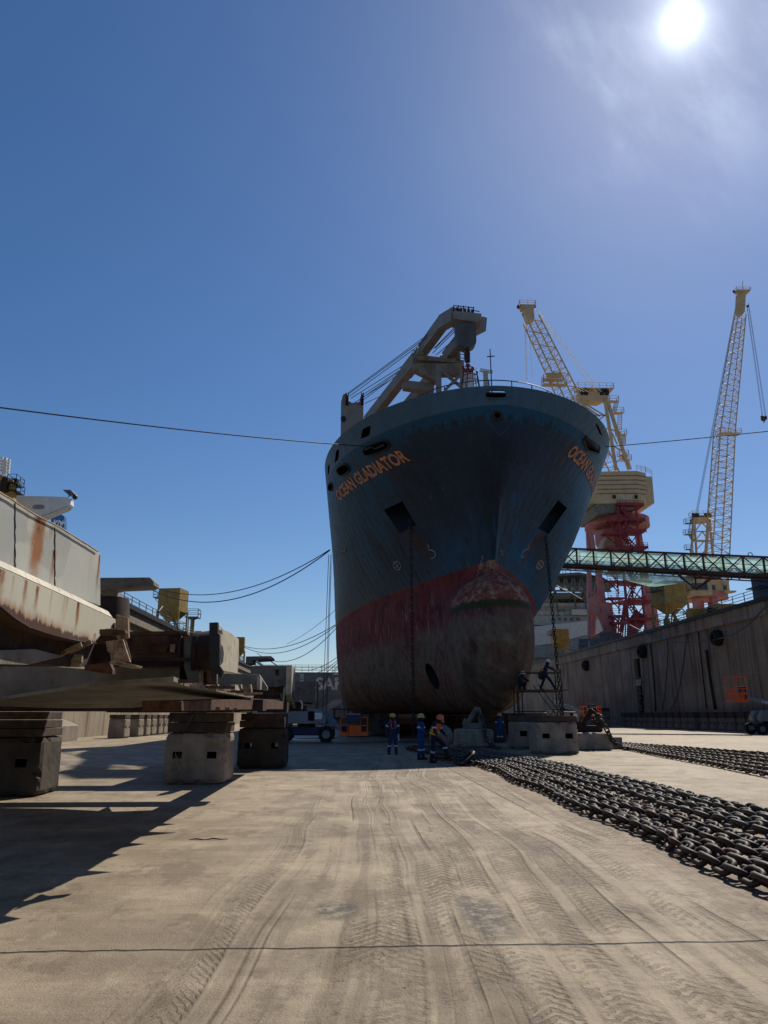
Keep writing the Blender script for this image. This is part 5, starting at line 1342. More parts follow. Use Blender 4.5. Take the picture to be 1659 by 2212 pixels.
    for i, yy in enumerate(rows):
        f = MB(); a, b = p(xl(yy), yy, -6), p(xr(yy), yy, -2); c = (a+b)/2
        f.box(c, ((b-a).x, 4.4, .5)); railing(f, [a, Vector((b.x, a.y, a.z)), b], 1.3, 1.5, .055, (.5, .85, 1.2)); f.build('stair_landing', M['crane_maroon'], t)
        if i < len(rows)-1:
            y2 = rows[i+1]; f = MB(); k = (i % 2)
            A = p(xl(yy)+5+k*22, yy, -6.2); B = p(xl(y2)+5+(1-k)*22, y2, -6.2)
            for dz in (0, 1.1):
                f.beam(A+Vector((0, 0, dz)), B+Vector((0, 0, dz)), .16); f.beam(A+Vector((0, 1.3, dz)), B+Vector((0, 1.3, dz)), .16)
            for q in range(9): c = A.lerp(B, q/8); f.box(c+Vector((0, .65, 0)), (.5, 1.3, .12))
            f.build('stair_flight', M['crane_maroon'], t)
            f = MB(); f.beam(p(xl(yy), yy, -2), p(xr(y2), y2, -2), .22); f.build('stair_brace', M['crane_maroon'], t); f = MB(); f.beam(p(xr(yy), yy, -6), p(xl(y2)+12, y2, -6), .18); f.build('stair_brace', M['crane_maroon'], t)
    for i, (yy, x0, x1) in enumerate(((1126, 1312, 1338), (1153, 1304, 1336), (1184, 1308, 1345), (1236, 1314, 1338), (1256, 1312, 1340), (1292, 1314, 1342), (1330, 1320, 1350), (1345, 1322, 1350))):
        f = MB(); a, b = p(x0, yy, -7), p(x1, yy+3, -5); c = (a+b)/2; f.box(c, ((b-a).x, 2.2, .35)); railing(f, [a, Vector((b.x, a.y, a.z))], 1.3, 1.2, .055, (.5, .85, 1.2))
        f.beam(a, p(x0+16, yy+14, -5), .2); f.build('side_landing', M['crane_maroon'], t)
        if i < 7:
            f = MB(); f.beam(p(x0+4, yy, -7), p(x1-2, yy+26, -6), .18); f.beam(p(x0+4, yy-7, -7), p(x1-2, yy+19, -6), .1); f.beam(p(x1-5, yy, -6), p(x1-5, yy+34, -6), .2); f.build('side_stair', M['crane_maroon'], t)
    w = MB()
    w.prism([p(1300, 1185, -3), p(1312, 1157, -3), p(1326, 1156, -3), p(1330, 1190, -3), p(1308, 1186, -3)], (0, 4, 0)); w.build('operator_cabin', M['crane_yellow'], t)
    rf = MB(); rf.beam(p(1342, 1365, -6), p(1352, 1300, -6), .7); rf.prism([p(1358, 1340, -5), p(1374, 1318, -5), p(1395, 1330, -5), p(1394, 1345, -5), p(1372, 1375, -5), p(1362, 1376, -5)], (0, .5, 0)); rf.build('lower_panel', M['crane_maroon'], t)
    for k in range(7):
        f = MB(); x = 1325+k*5; f.beam(p(x, 1376, -7), p(x+2, 1330+k % 2*14, -7), .22); f.build('tower_strut', M['crane_maroon'], t)
crane_one()

def crane_two():
    y = 190.0
    def p(px, py, dy=0): return atY(px, py, y+dy) - O
    O = atY(1525, 1330, y); O.z = Q_R
    t = thing('portal_crane', 'far cream yellow crane with a tall steep lattice jib at the right', 'crane', O)
    for px, dy in ((1500, -4), (1545, -4), (1508, 4), (1540, 4)):
        m = MB(); a = p(px+4*(1 if px < 1520 else -1), 1292, dy); b = Vector((p(px, 1335, dy).x, a.y, 0)); m.beam(a, b, 1.5); m.build('portal_leg', M['crane_pink'], t)
    c = p(1524, 1290, 0); MB().lathe(c, [(0, -.8), (5.6, -.8), (5.6, .8), (0, .8)], 28).build('ring_girder', M['crane_pink'], t, smooth=True)
    MB().lathe(c, [(4.2, .8), (3.6, 2.5), (3.8, 4.5), (5.2, 5.5)], 24).build('slewing_column', M['crane_pink'], t, smooth=True)
    h = MB(); h.prism([p(1471, 1264, -5), p(1475, 1258, -5), p(1492, 1252, -5), p(1574, 1253, -5), p(1577, 1276, -5), p(1570, 1279, -5), p(1548, 1284, -5), p(1490, 1289, -5), p(1478, 1290, -5)], (0, 10, 0)); hs = h.build('machinery_house', M['crane_yellow'], t, bevel=.1)
    for px in (1498, 1541, 1566):
        w = MB(); w.box(p(px, 1269, -5), (.9, .3, 1.2)); w.build('window', M['glass'], t)
    w = MB(); w.box(p(1510, 1270, -6), (5.5, 3, 4)); cb = w.build('operator_cabin', M['crane_yellow'], t, bevel=.1)
    w = MB(); w.box(p(1511, 1267, -7.55), (4.2, .15, 1.8)); w.build('window', M['glass'], t)
    f = MB(); platform(f, p(1498, 1276, -6), 5.5, 4, 1.2); f.build('cabin_platform', M['rail'], t)
    f = MB(); f.box(p(1573, 1279, -5), (3, 2.6, .4)); f.build('side_platform', M['crane_yellow'], t)
    f = MB(); railing(f, [p(1477, 1258, -4), p(1492, 1251, -4), p(1573, 1252, -4)], 1.3, 1.6, .06); f.build('roof_railing', M['rail'], t)
    f = MB()
    for dy in (-1.2, 1.2):
        f.beam(p(1499, 1124, dy), p(1488, 1252, dy), .5); f.beam(p(1500, 1126, dy), p(1508, 1252, dy), .45)
        f.beam(p(1531, 1124, dy), p(1521, 1252, dy), .5); f.beam(p(1533, 1124, dy), p(1545, 1252, dy), .5)
    f.build('a_frame', M['crane_yellow'], t)
    f = MB(); f.prism([p(1499, 1117, -1.3), p(1534, 1115, -1.3), p(1535, 1125, -1.3), p(1527, 1127, -1.3), p(1504, 1128, -1.3), p(1499, 1126, -1.3)], (0, 2.6, 0)); f.build('head_beam', M['crane_yellow'], t, bevel=.08)
    f = MB(); platform(f, p(1516, 1116, 0), 6.0, 2.6, 1.3, .1); f.build('head_platform', M['crane_yellow'], t)
    for px in (1499, 1505, 1526, 1532): sv = MB(); sv.cyl(p(px-2.4, 1113, -1), p(px+2.4, 1113, -1), .75, n=12); sv.build('sheave', M['black'], t)
    f = MB()
    for (x0, y0, x1, y1) in ((1502, 1148, 1529, 1148), (1503, 1146, 1516, 1128), (1516, 1128, 1529, 1143), (1496, 1168, 1541, 1169), (1505, 1164, 1517, 1148), (1517, 1148, 1528, 1164), (1504, 1188, 1520, 1170), (1497, 1195, 1526, 1195), (1500, 1215, 1522, 1190), (1500, 1250, 1524, 1225)):
        f = MB(); f.beam(p(x0, y0, -1.2), p(x1, y1, -1.2), .26 if y0 != 1168 else .5); f.build('frame_brace', M['crane_yellow'], t)
    for (px, py) in ((1487, 1131), (1486, 1155), (1488, 1187)):
        f = MB(); platform(f, p(px, py, 0), 1.9, 1.4, 1.3, .1); f.build('landing', M['rail'], t)
    for (x0, y0, x1, y1) in ((1490, 1131, 1486, 1155), (1487, 1155, 1493, 1166), (1489, 1187, 1494, 1200)):
        f = MB(); A, B = p(x0, y0, -1.2), p(x1, y1, -1.2); f.beam(A, B, .12); f.beam(A+Vector((.9, 0, 0)), B+Vector((.9, 0, 0)), .12)
        for k in range(8): c = A.lerp(B, (k+.5)/8); f.beam(c, c+Vector((.9, 0, 0)), .12)
        f.build('ladder', M['rail'], t)
    j = MB(); lattice(j, p(1545, 1262, -6), p(1565, 930, -9), 4.6, 4.0, 26, .13, .075); lattice(j, p(1565, 930, -9), p(1599, 680, -12), 4.0, 2.2, 22, .12, .065); j.build('jib', M['crane_yellow'], t)
    j = MB(); a = p(1594, 628, -12); j.prism([p(1595.5, 633, -13), p(1611.5, 633, -13), p(1609, 674, -13), p(1603, 680, -13), p(1593.5, 674, -13)], (0, 1.6, 0)); j.box(p(1603, 631, -12), (3.4, 1.8, .6)); platform(j, p(1603, 630, -12), 4.0, 2, .9, .1); j.beam(p(1603.5, 628, -12), p(1604.5, 608, -12), .12); j.build('jib_head', M['crane_yellow'], t)
    l = MB()
    for px, py in ((1585, 629), (1615, 661)): l.beam(p(px+(4 if px < 1600 else -4), py-1, -12), p(px, py, -12), .12); l.box(p(px, py+.5, -12), (.5, .4, .5))
    l.build('jib_lamp', M['black'], t)
    j = MB(); platform(j, p(1574, 938, -9), 6.0, 2.5, 1.3, .1); j.build('jib_platform', M['crane_yellow'], t)
    r = MB()
    for (x0, y0, x1, y1) in ((1593, 640, 1502, 1112), (1594, 640, 1504, 1112), (1595, 645, 1506, 1112), (1597, 660, 1528, 1112), (1598, 660, 1530, 1112), (1613, 660, 1646, 898), (1614, 660, 1648, 898), (1616, 655, 1653, 900), (1617, 655, 1655, 900)):
        r.tube([p(x0, y0, -11), p(x1, y1, -6 if y1 > 1000 else -12)], .05, 4)
    r.build('pendant_rope', M['rail'], t)
    k = MB(); k.box(p(1646.5, 902, -12), (.6, .5, .9)); k.box(p(1653.5, 902.5, -12), (.6, .5, .9)); k.prism([p(1645, 905, -12.2), p(1656, 905.5, -12.2), p(1653, 909, -12.2), p(1648, 909, -12.2)], (0, .4, 0)); k.tube([p(1650, 908, -12), p(1651.5, 911, -12), p(1649, 913, -12)], .12, 6); k.build('hook_block', M['rust'], t)
crane_two()

# ------------------------------------------------------------------ gangway with green netting
def gangway():
    A, B = Vector((25.5, 92, 20.6)), Vector((60.0, 72.5, 14.75)); h = 2.1; w = 1.7
    t = thing('gangway', 'long brown truss gangway hung with pale green netting', 'gangway', A)
    L = (B-A); n = 19; d = L/n; s = d.cross(Vector((0, 0, 1))).normalized()*(w/2); up = Vector((0, 0, h))
    for nm, sg in (('side_truss', -1), ('side_truss', 1)):
        m = MB(); o = s*sg
        m.beam(o+up, L+o+up, .2, .24); m.beam(o, L+o, .26, .34); m.beam(o+up*.55, L+o+up*.55, .06); m.beam(o+up*.3, L+o+up*.3, .05)
        for i in range(n+1):
            m.beam(o+d*i, o+d*i+up, .19)
            if i < n:
                if i % 3 == 1 or i > 4: m.beam(o+d*i+up, o+d*(i+1), .13); m.beam(o+d*i, o+d*(i+1)+up, .13)
                else: m.beam(o+d*i, o+d*(i+1)+up, .1)
                m.beam(o+d*(i+.25)+Vector((0, 0, -.4)), o+d*(i+.5)+Vector((0, 0, .05)), .1); m.beam(o+d*(i+.75)+Vector((0, 0, -.4)), o+d*(i+.5)+Vector((0, 0, .05)), .1)
        m.beam(o+Vector((0, 0, -.45)), L+o+Vector((0, 0, -.45)), .14)
        m.build(nm, M['truss_brown'], t)
    k = MB(); k.add([-s, s, s+L, L-s, -s+Vector((0, 0, .08)), s+Vector((0, 0, .08)), s+L+Vector((0, 0, .08)), L-s+Vector((0, 0, .08))], [(0,1,2,3),(4,5,6,7),(0,1,5,4),(1,2,6,5),(2,3,7,6),(3,0,4,7)])
    for i in range(n): k.beam(d*(i+.3)-s+Vector((0, 0, -.45)), d*(i+.3)+s+Vector((0, 0, -.45)), .1)
    k.build('walkway', M['rail'], t)
    for sg in (-1, 1):
        m = MB(); o = s*sg*.93; P = []
        N = n*4
        for i in range(N+1):
            q = o + L*(i/N); sag = .10*abs(sin(i*pi/4)) + random.uniform(0, .06)
            P.append((q+Vector((0, 0, .18)), q+up*.5+s*random.uniform(-.06, .06), q+up*(.93)-Vector((0, 0, sag))))
        o0 = len(m.v)
        for a in P: m.v += list(a)
        for i in range(N):
            for k2 in (0, 1): m.face((o0+i*3+k2, o0+(i+1)*3+k2, o0+(i+1)*3+k2+1, o0+i*3+k2+1))
        m.build('safety_net', M['net'], t)
    m = MB(); P = []
    for i in range(21):
        u = lerp(-.02, .46, i/20) if i < 13 else lerp(.268, .44, (i-12)/8)
        sg = -.45 - 1.55*max(0, 1-abs(u-.32)/.22)**1.3
        q = L*u; P.append((q - s*.9 + Vector((0, 0, -.42)), q + Vector((0, 0, sg-.1)), q + s*.9 + Vector((0, 0, -.42))))
    for a in P: m.v += list(a)
    for i in range(20):
        for k2 in (0, 1): m.face((i*3+k2, (i+1)*3+k2, (i+1)*3+k2+1, i*3+k2+1))
    m.build('hanging_net', M['net'], t)
    m = MB(); q = L*.445
    for sg in (-1, 1):
        for u in (-1, 0, 1): m.beam(q+s*sg*.9+d*u*.9+Vector((0, 0, -.4)), q+Vector((0, 0, -2.0)), .14)
    m.build('support_bracket', M['truss_brown'], t)
    m = MB(); q = L*.60+up+s; m.tube([q+Vector((.25*cos(a), 0, .25+.25*sin(a))) for a in [2*pi*i/10 for i in range(10)]], .05, 5, True); m.build('lifting_eye', M['truss_brown'], t)
gangway()

# ------------------------------------------------------------------ yellow hoppers on the quays
def hopper(loc, s, label, rz=0, group='yellow hoppers on the quays'):
    t = thing('grit_hopper', label, 'hopper', loc, rz, group)
    m = MB(); a = 2.0
    m.add([(-a, -a, 4.0), (a, -a, 4.0), (a, a, 4.0), (-a, a, 4.0), (-a, -a, 7.6), (a, -a, 7.6), (a, a, 7.6), (-a, a, 7.6)], [(0,1,5,4),(1,2,6,5),(2,3,7,6),(3,0,4,7),(4,5,6,7)])
    m.build('bin', M['yellow'], t, fix=True)
    m = MB(); c = .35
    for sx in (-.9, .9):
        pass
    m.add([(-a, -a, 4.0), (a, -a, 4.0), (a, a, 4.0), (-a, a, 4.0), (-c-.5, -c, 2.5), (c+.5, -c, 2.5), (c+.5, c, 2.5), (-c-.5, c, 2.5)], [(0,1,5,4),(1,2,6,5),(2,3,7,6),(3,0,4,7),(4,5,6,7)]); m.build('funnel', M['yellow'], t)
    for sx in (-1, 1):
        for sy in (-1, 1): l = MB(); l.beam((sx*(a+.0), sy*(a+.0), 0), (sx*a, sy*a, 4.2), .26); l.build('leg', M['yellow'], t)
    m = MB()
    for z in (1.4, 2.4):
        for sx in (-1, 1): m.beam((sx*a, -a, z), (sx*a, a, z), .1); m.beam((-a, sx*a, z), (a, sx*a, z), .1)
        m.beam((-a, -a, z), (-.5, -.3, z+.8), .08); m.beam((a, -a, z), (.5, -.3, z+.8), .08)
    m.build('brace', M['yellow'], t)
    for sx in (-.85, .85):
        l = MB(); l.cyl((sx, 0, .5), (sx, 0, 1.7), .55, .5, 12); l.cyl((sx, 0, 1.7), (sx*.6, 0, 2.5), .3, .25, 10); l.build('blast_pot', M['yellow'], t, smooth=True)
    m = MB(); platform(m, (-a-.5, -.2, 6.2), 1.0, 3.6, 1.0); m.beam((-a-.9, -1.5, 6.1), (-a, -1.5, 5.2), .08); m.build('side_platform', M['rail'], t)
    t.scale = (s, s, s); return t
q = atY(1446, 1340, 107); hopper((q.x+.3, 107, Q_R), .92, 'yellow hopper on the right quay between the two cranes', radians(8))
q = atY(1211, 1405, 162); hopper((q.x, 162, Q_R-.1), .82, 'yellow hopper seen just right of the hanging chain', radians(0))
q = atX(372, 1330, FLOOR_L-2.8); hl_ = hopper((q.x, q.y, Q_L), .74, 'yellow hopper on the left quay beside the light post', radians(-10))
q = atX(512, 1400, FLOOR_L-3); hopper((q.x, q.y, Q_L), .80, 'small far yellow hopper on the left quay above the end plate', radians(5))
hl_.scale = (.74, .74, .84)
# light post with caged top on the left quay
q = atX(415, 1355, FLOOR_L-2.4)
lp = thing('light_post', 'thick ochre post with a railed platform on top on the left quay', 'post', (q.x, q.y, Q_L))
MB().cyl((0, 0, 0), (0, 0, 4.0), .34, .30, 12).build('post', M['yellow'], lp, smooth=True)
m = MB(); platform(m, (0, 0, 4.05), 1.9, 1.9, 1.2); m.lathe((0, 0, 3.7), [(.3, 0), (.9, .35)], 12); m.build('platform', M['rail'], lp)
m = MB(); m.beam((-.6, -.2, .6), (-.6, -.2, 4), .06); m.beam((-.6, .2, .6), (-.6, .2, 4), .06)
for k in range(10): m.beam((-.6, -.2, .8+k*.33), (-.6, .2, .8+k*.33), .05)
m.build('ladder', M['rail'], lp)
# machinery, blue cabin and yellow container on the right quay
q = atY(1645, 1285, 84); c = thing('site_cabin', 'dark blue cabin with a flat roof on the quay at the right edge', 'cabin', (q.x+2.0, 84, Q_R))
m = MB(); m.box((0, 0, 2.0), (4.2, 3.4, 4.0)); m.build('wall', M['blue_steel'], c, bevel=.03); m = MB(); m.box((-.2, 0, 4.12), (5.0, 4.0, .22)); m.build('roof', M['blue_steel'], c); m = MB(); m.box((-2.4, 0, 2.4), (1.2, 3.0, .12)); m.build('awning', M['blue_steel'], c)
q = atY(1566, 1312, 93.5); c = thing('winch_housing', 'yellow winch housing with a dark doorway below the far crane', 'winch', (q.x, 93.5, Q_R)); c.scale = (.72, .72, .72)
m = MB(); m.box((0, 0, 1.2), (4.6, 2.5, 2.4)); m.box((-4.6, .2, .8), (4.4, 2.0, 1.7)); m.build('housing', M['yellow'], c, bevel=.04); m = MB(); m.box((-3.2, -.85, 1.0), (1.1, .2, 1.6)); m.build('doorway', M['void'], c)
m = MB()
for i in range(8): m.beam((-7+i*1.3, -1.6, 0), (-7+i*1.3, -1.6, 1.6), .06)
for z in (.6, 1.1, 1.6): m.beam((-7, -1.6, z), (2.2, -1.6, z), .05)
m.build('guard_rail', M['yellow'], c)
hz = thing('hose_heap', 'tangle of hoses lying along the quay edge railing', 'hoses', (FLOOR_R+1.0, 104, Q_R))
m = MB()
for i in range(14):
    x, y0 = random.uniform(0, .8), random.uniform(-6, 6)
    m.tube([(x+.2*sin(a*1.1+i), y0+.8*cos(a), .25+.22*sin(a*2+i)) for a in [k*.5 for k in range(13)]], .06, 5)
m.build('hose', M['rail'], hz)
hp_ = thing('hose_hoop', 'grey pipe hoop bent over the quay railing beside the hopper', 'pipe', (FLOOR_R+.5, 99, Q_R))
MB().tube([(0, -2.6, 0), (0, -2.5, 1.0), (0, -1.6, 1.7), (0, 0, 1.9), (0, 1.8, 1.5), (0, 2.4, .3)], .09, 6).build('pipe', M['rail'], hp_)
hq = thing('hose_hoop', 'grey pipe hoop bent over the left quay railing', 'pipe', (FLOOR_L-.4, 86, Q_L))
MB().tube([(0, -3.6, -.2), (0, -3.0, 1.3), (0, -1.6, 2.0), (.2, .6, 1.7), (.9, 2.2, .4), (1.0, 3.6, -1.8)], .09, 6).build('pipe', M['rail'], hq)

# ------------------------------------------------------------------ other ships
def offshore_ship():
    y = 235.0
    def p(px, py, dy=0): return atY(px, py, y+dy) - O
    O = atY(1225, 1410, y); O.z = 8
    t = thing('offshore_ship', 'white offshore ship with helicopter deck truss behind the red crane', 'ship', O)
    m = MB(); m.prism([p(1130, 1398), p(1200, 1390), p(1262, 1373), p(1330, 1362), p(1335, 1420), p(1130, 1420)], (0, 40, 0)); m.build('hull', M['boat_grey'], t)
    m = MB(); m.prism([p(1130, 1356), p(1204, 1348), p(1296, 1338), p(1330, 1352), p(1330, 1364), p(1262, 1374), p(1200, 1392), p(1130, 1398)], (0, 38, 0)); m.build('bow_bulwark', M['tin'], t)
    m = MB()
    for (y0, y1, x1, dy) in ((1330, 1350, 1300, 4), (1312, 1331, 1290, 6), (1302, 1313, 1282, 7), (1292, 1303, 1276, 8), (1280, 1293, 1268, 9)): m.prism([p(1130, y0, dy), p(x1, y0, dy), p(x1, y1, dy), p(1130, y1, dy)], (0, 26-dy, 0))
    m.build('superstructure', M['grey_paint'], t)
    for i in range(7):
        w = MB(); x = 1196+i*12; w.prism([p(x, 1293.5, 7.6), p(x+10, 1293.5, 7.6), p(x+10, 1301.5, 7.6), p(x, 1301.5, 7.6)], (0, .5, 0)); w.build('bridge_window', M['glass'], t)
    for px in (1205, 1214, 1236, 1258):
        w = MB(); w.prism([p(px, 1316, 5.6), p(px+6, 1316, 5.6), p(px+6, 1322, 5.6), p(px, 1322, 5.6)], (0, .5, 0)); w.build('window', M['glass'], t)
    for k in range(5):
        w = MB(); w.box(p(1196+k*13, 1337, 3.8), (.9, .3, .9)); w.build('window', M['glass'], t)
    d = MB()
    for (y0) in (1330, 1312): railing(d, [p(1150, y0, 3), p(1300, y0, 3)], 1.2, 3, .07)
    d.build('deck_railing', M['white'], t)
    # helicopter deck on a deep truss
    h = MB(); e = [p(1130, 1244, -6), p(1190, 1240, -6), p(1250, 1236, -6), p(1300, 1246, -2), p(1330, 1262, 6), p(1330, 1266, 6), p(1300, 1251, -2), p(1250, 1241, -6), p(1190, 1245, -6), p(1130, 1249, -6)]
    h.prism(e, (0, 24, 0)); h.build('helideck', M['rail'], t)
    tr = MB(); random.seed(3)
    for dy in (-4, 2, 8, 14):
        for k in range(9):
            x = 1170+k*17; top, bot = 1247-((x-1170)/60 if x < 1250 else -(x-1250)/8), 1276+abs(x-1230)*.02
            tr.beam(p(x, top, dy), p(x+8.5, bot, dy), .55); tr.beam(p(x+8.5, bot, dy), p(x+17, top, dy), .55)
        tr.beam(p(1170, 1276, dy), p(1320, 1277, dy), .6)
        tr.beam(p(1170, 1262, dy), p(1320, 1260, dy), .4)
    for x in (1200, 1240, 1262, 1285): tr.beam(p(x, 1276, -2), p(x-10, 1300, 6), .5); tr.beam(p(x, 1276, -2), p(x+6, 1330, 4), .5)
    tr.build('helideck_truss', M['rail'], t)
    mm = MB()
    for x in (1216, 1222, 1232): mm.beam(p(x, 1242), p(x, 1222), .2)
    mm.beam(p(1212, 1232), p(1236, 1232), .15); mm.beam(p(1214, 1228), p(1230, 1228), .15); mm.build('antenna', M['tin'], t)
    w = MB(); w.box(p(1250, 1323, 3), (5, 2, 2.0)); w.build('lifeboat', M['tin'], t, bevel=.4)
    l = MB(); l.tube([p(1248+9*cos(a), 1322+4*sin(a), 2.4) for a in [2*pi*i/12 for i in range(12)]], .25, 5, True); l.build('davit', M['white'], t)
offshore_ship()
def back_ship():
    y = 165.0
    def p(px, py, dy=0): return atY(px, py, y+dy) - O
    O = Vector((-8, y, 0))
    t = thing('moored_ship', 'plain grey ship hull with white SAFE lettering at the end of the dock', 'ship', O)
    m = MB(); a, b = p(628, 1452), p(760, 1452)
    m.prism([Vector((-13.5, 0, 1.5)), Vector((-12, 0, 1.2)), Vector((30, 0, 1.2)), Vector((30, 0, a.z)), Vector((-13.8, 0, a.z))], (0, 60, 0)); hb = m.build('hull', M['boat_grey'], t)
    m = MB(); m.span((-13, 1, -.0), (29, 58, 1.25)); m.build('keel_support', M['block'], t)
    m = MB(); railing(m, [(-13.5, .2, a.z), (20, .2, a.z)], 1.3, 2.2, .05); railing(m, [(-13.5, 8, a.z), (20, 8, a.z)], 2.1, 3, .05); m.build('railing', M['rail'], t)
    q = p(682, 1489); flat_text('hull_lettering', 'SAFE', 3.6, q, (1, 0, 0), (0, 0, 1), M['letter_grey'], t, bold=.10, lift=.03, centre=False)
    m = MB()
    for k in range(4): m.box(p(652, 1458+k*4.2)+Vector((0, -.03, 0)), (.9, .04, .22))
    m.build('draught_marks', M['letter_grey'], t)
    m = MB(); m.box(p(729, 1456)+Vector((0, -.03, 0)), (2.2, .04, .35)); m.build('small_lettering', M['letter_grey'], t)
back_ship()
def left_ship():
    y = 118.0
    def p(px, py, dy=0): return atY(px, py, y+dy) - O
    O = atY(60, 1250, y); O.z = 8
    t = thing('white_ship', 'white ship whose bridge wing and blue funnel show above the steel frame', 'ship', O)
    m = MB(); m.prism([p(-260, 1240), p(60, 1235), p(135, 1245), p(150, 1300), p(-260, 1300)], (0, 40, 0)); m.build('hull', M['boat_grey'], t)
    m = MB(); m.prism([p(-460, 1090, 6), p(-70, 1090, 6), p(-70, 1245, 6), p(-460, 1245, 6)], (0, 24, 0)); m.build('superstructure', M['white'], t)
    m = MB(); m.prism([p(20, 1071, 2), p(110, 1072, 2), p(149, 1074, 2), p(150, 1088, 2), p(146, 1092, 2), p(84, 1116, 2), p(-60, 1117, 2), p(-60, 1071, 2)], (0, 2.2, 0)); w = m.build('bridge_wing', M['white'], t, bevel=.08)
    m = MB(); m.prism([p(q, r, 1.97) for q, r in ring_px(83, 1095, 13, 5, 18, 0, 3)], (0, .3, 0)); m.build('wing_window', M['lift_grey'], t)
    m = MB(); m.prism([p(84, 1117, 2.1), p(146, 1093, 2.1), p(146, 1095, 2.1), p(84, 1121, 2.1)], (0, 2.0, 0)); m.build('wing_underside', M['tin'], t)
    m = MB(); m.prism([p(135, 1058, 4), p(152, 1058, 4), p(163, 1068, 3), p(148, 1069, 3)], (0, 1.5, .1)); m.beam(p(150, 1066, 4), p(148, 1075, 4), .12); m.beam(p(157, 1066, 4), p(147, 1075, 4), .1); m.build('wing_roof', M['rail'], t)
    m = MB(); m.ball(p(162, 1074, 3), .45, 10); m.build('wing_lamp', M['black'], t)
    f = MB(); f.prism([p(110, 1116, 20), p(130, 1110, 20), p(139, 1115, 20), p(140, 1180, 20), p(110, 1180, 20)], (0, 1.2, 0)); fn = f.build('funnel', M['funnel'], t, bevel=.05)
    q = p(126, 1141, 20); flat_text('funnel_lettering', 'KLC', 2.0, q, (.97, 0, -.22), (.12, 0, 1), M['white'], t, bold=.09, cond=.62, lift=.05)
    b = MB(); b.prism([p(x, yy, 19.93) for x, yy in ((127, 1121), (130, 1124), (132, 1128), (137, 1124), (138, 1129), (135, 1134), (130, 1134), (129, 1127))], (0, .05, 0)); b.build('funnel_emblem', M['white'], t)
    c = MB(); c.prism([p(-60, 1000, -3), p(0, 1024, -3), p(29, 1037, -3), p(29, 1100, -3), p(-60, 1100, -3)], (0, 1.2, 0)); c.build('crane_housing', M['yellow'], t, bevel=.1)
    c = MB(); c.tube([p(3, 1060, -3.3), p(5, 1040, -3.3), p(9, 1034, -3.3), p(15, 1032, -3.3)], .3, 6); c.tube([p(12, 1063, -3.3), p(14, 1034, -3.3)], .4, 6); c.build('exhaust_pipe', M['rust_dark'], t)
    c = MB(); platform(c, p(33, 1048, -2), 1.4, 3, 1.4); platform(c, p(34, 1064, -2), 1.4, 3, 1.3); c.box(p(33, 1042, -2), (.8, .8, 1.0)); c.build('housing_ladder', M['black'], t)
    c = MB(); a = p(9, 1026, 0); tp = p(12, 993, 0); c.beam(a, tp, .55); 
    for k in range(5):
        z = a.lerp(tp, .15+.2*k); c.box(z+Vector((.6, 0, 0)), (.4, .4, .4)); c.box(z+Vector((-.6, 0, .4)), (.4, .4, .4))
    c.box(tp, (.5, .5, .6)); c.build('mast', M['white'], t)
M['funnel'] = weathered('funnel_blue_paint', (.02, .12, .33), .5, .15)
left_ship()
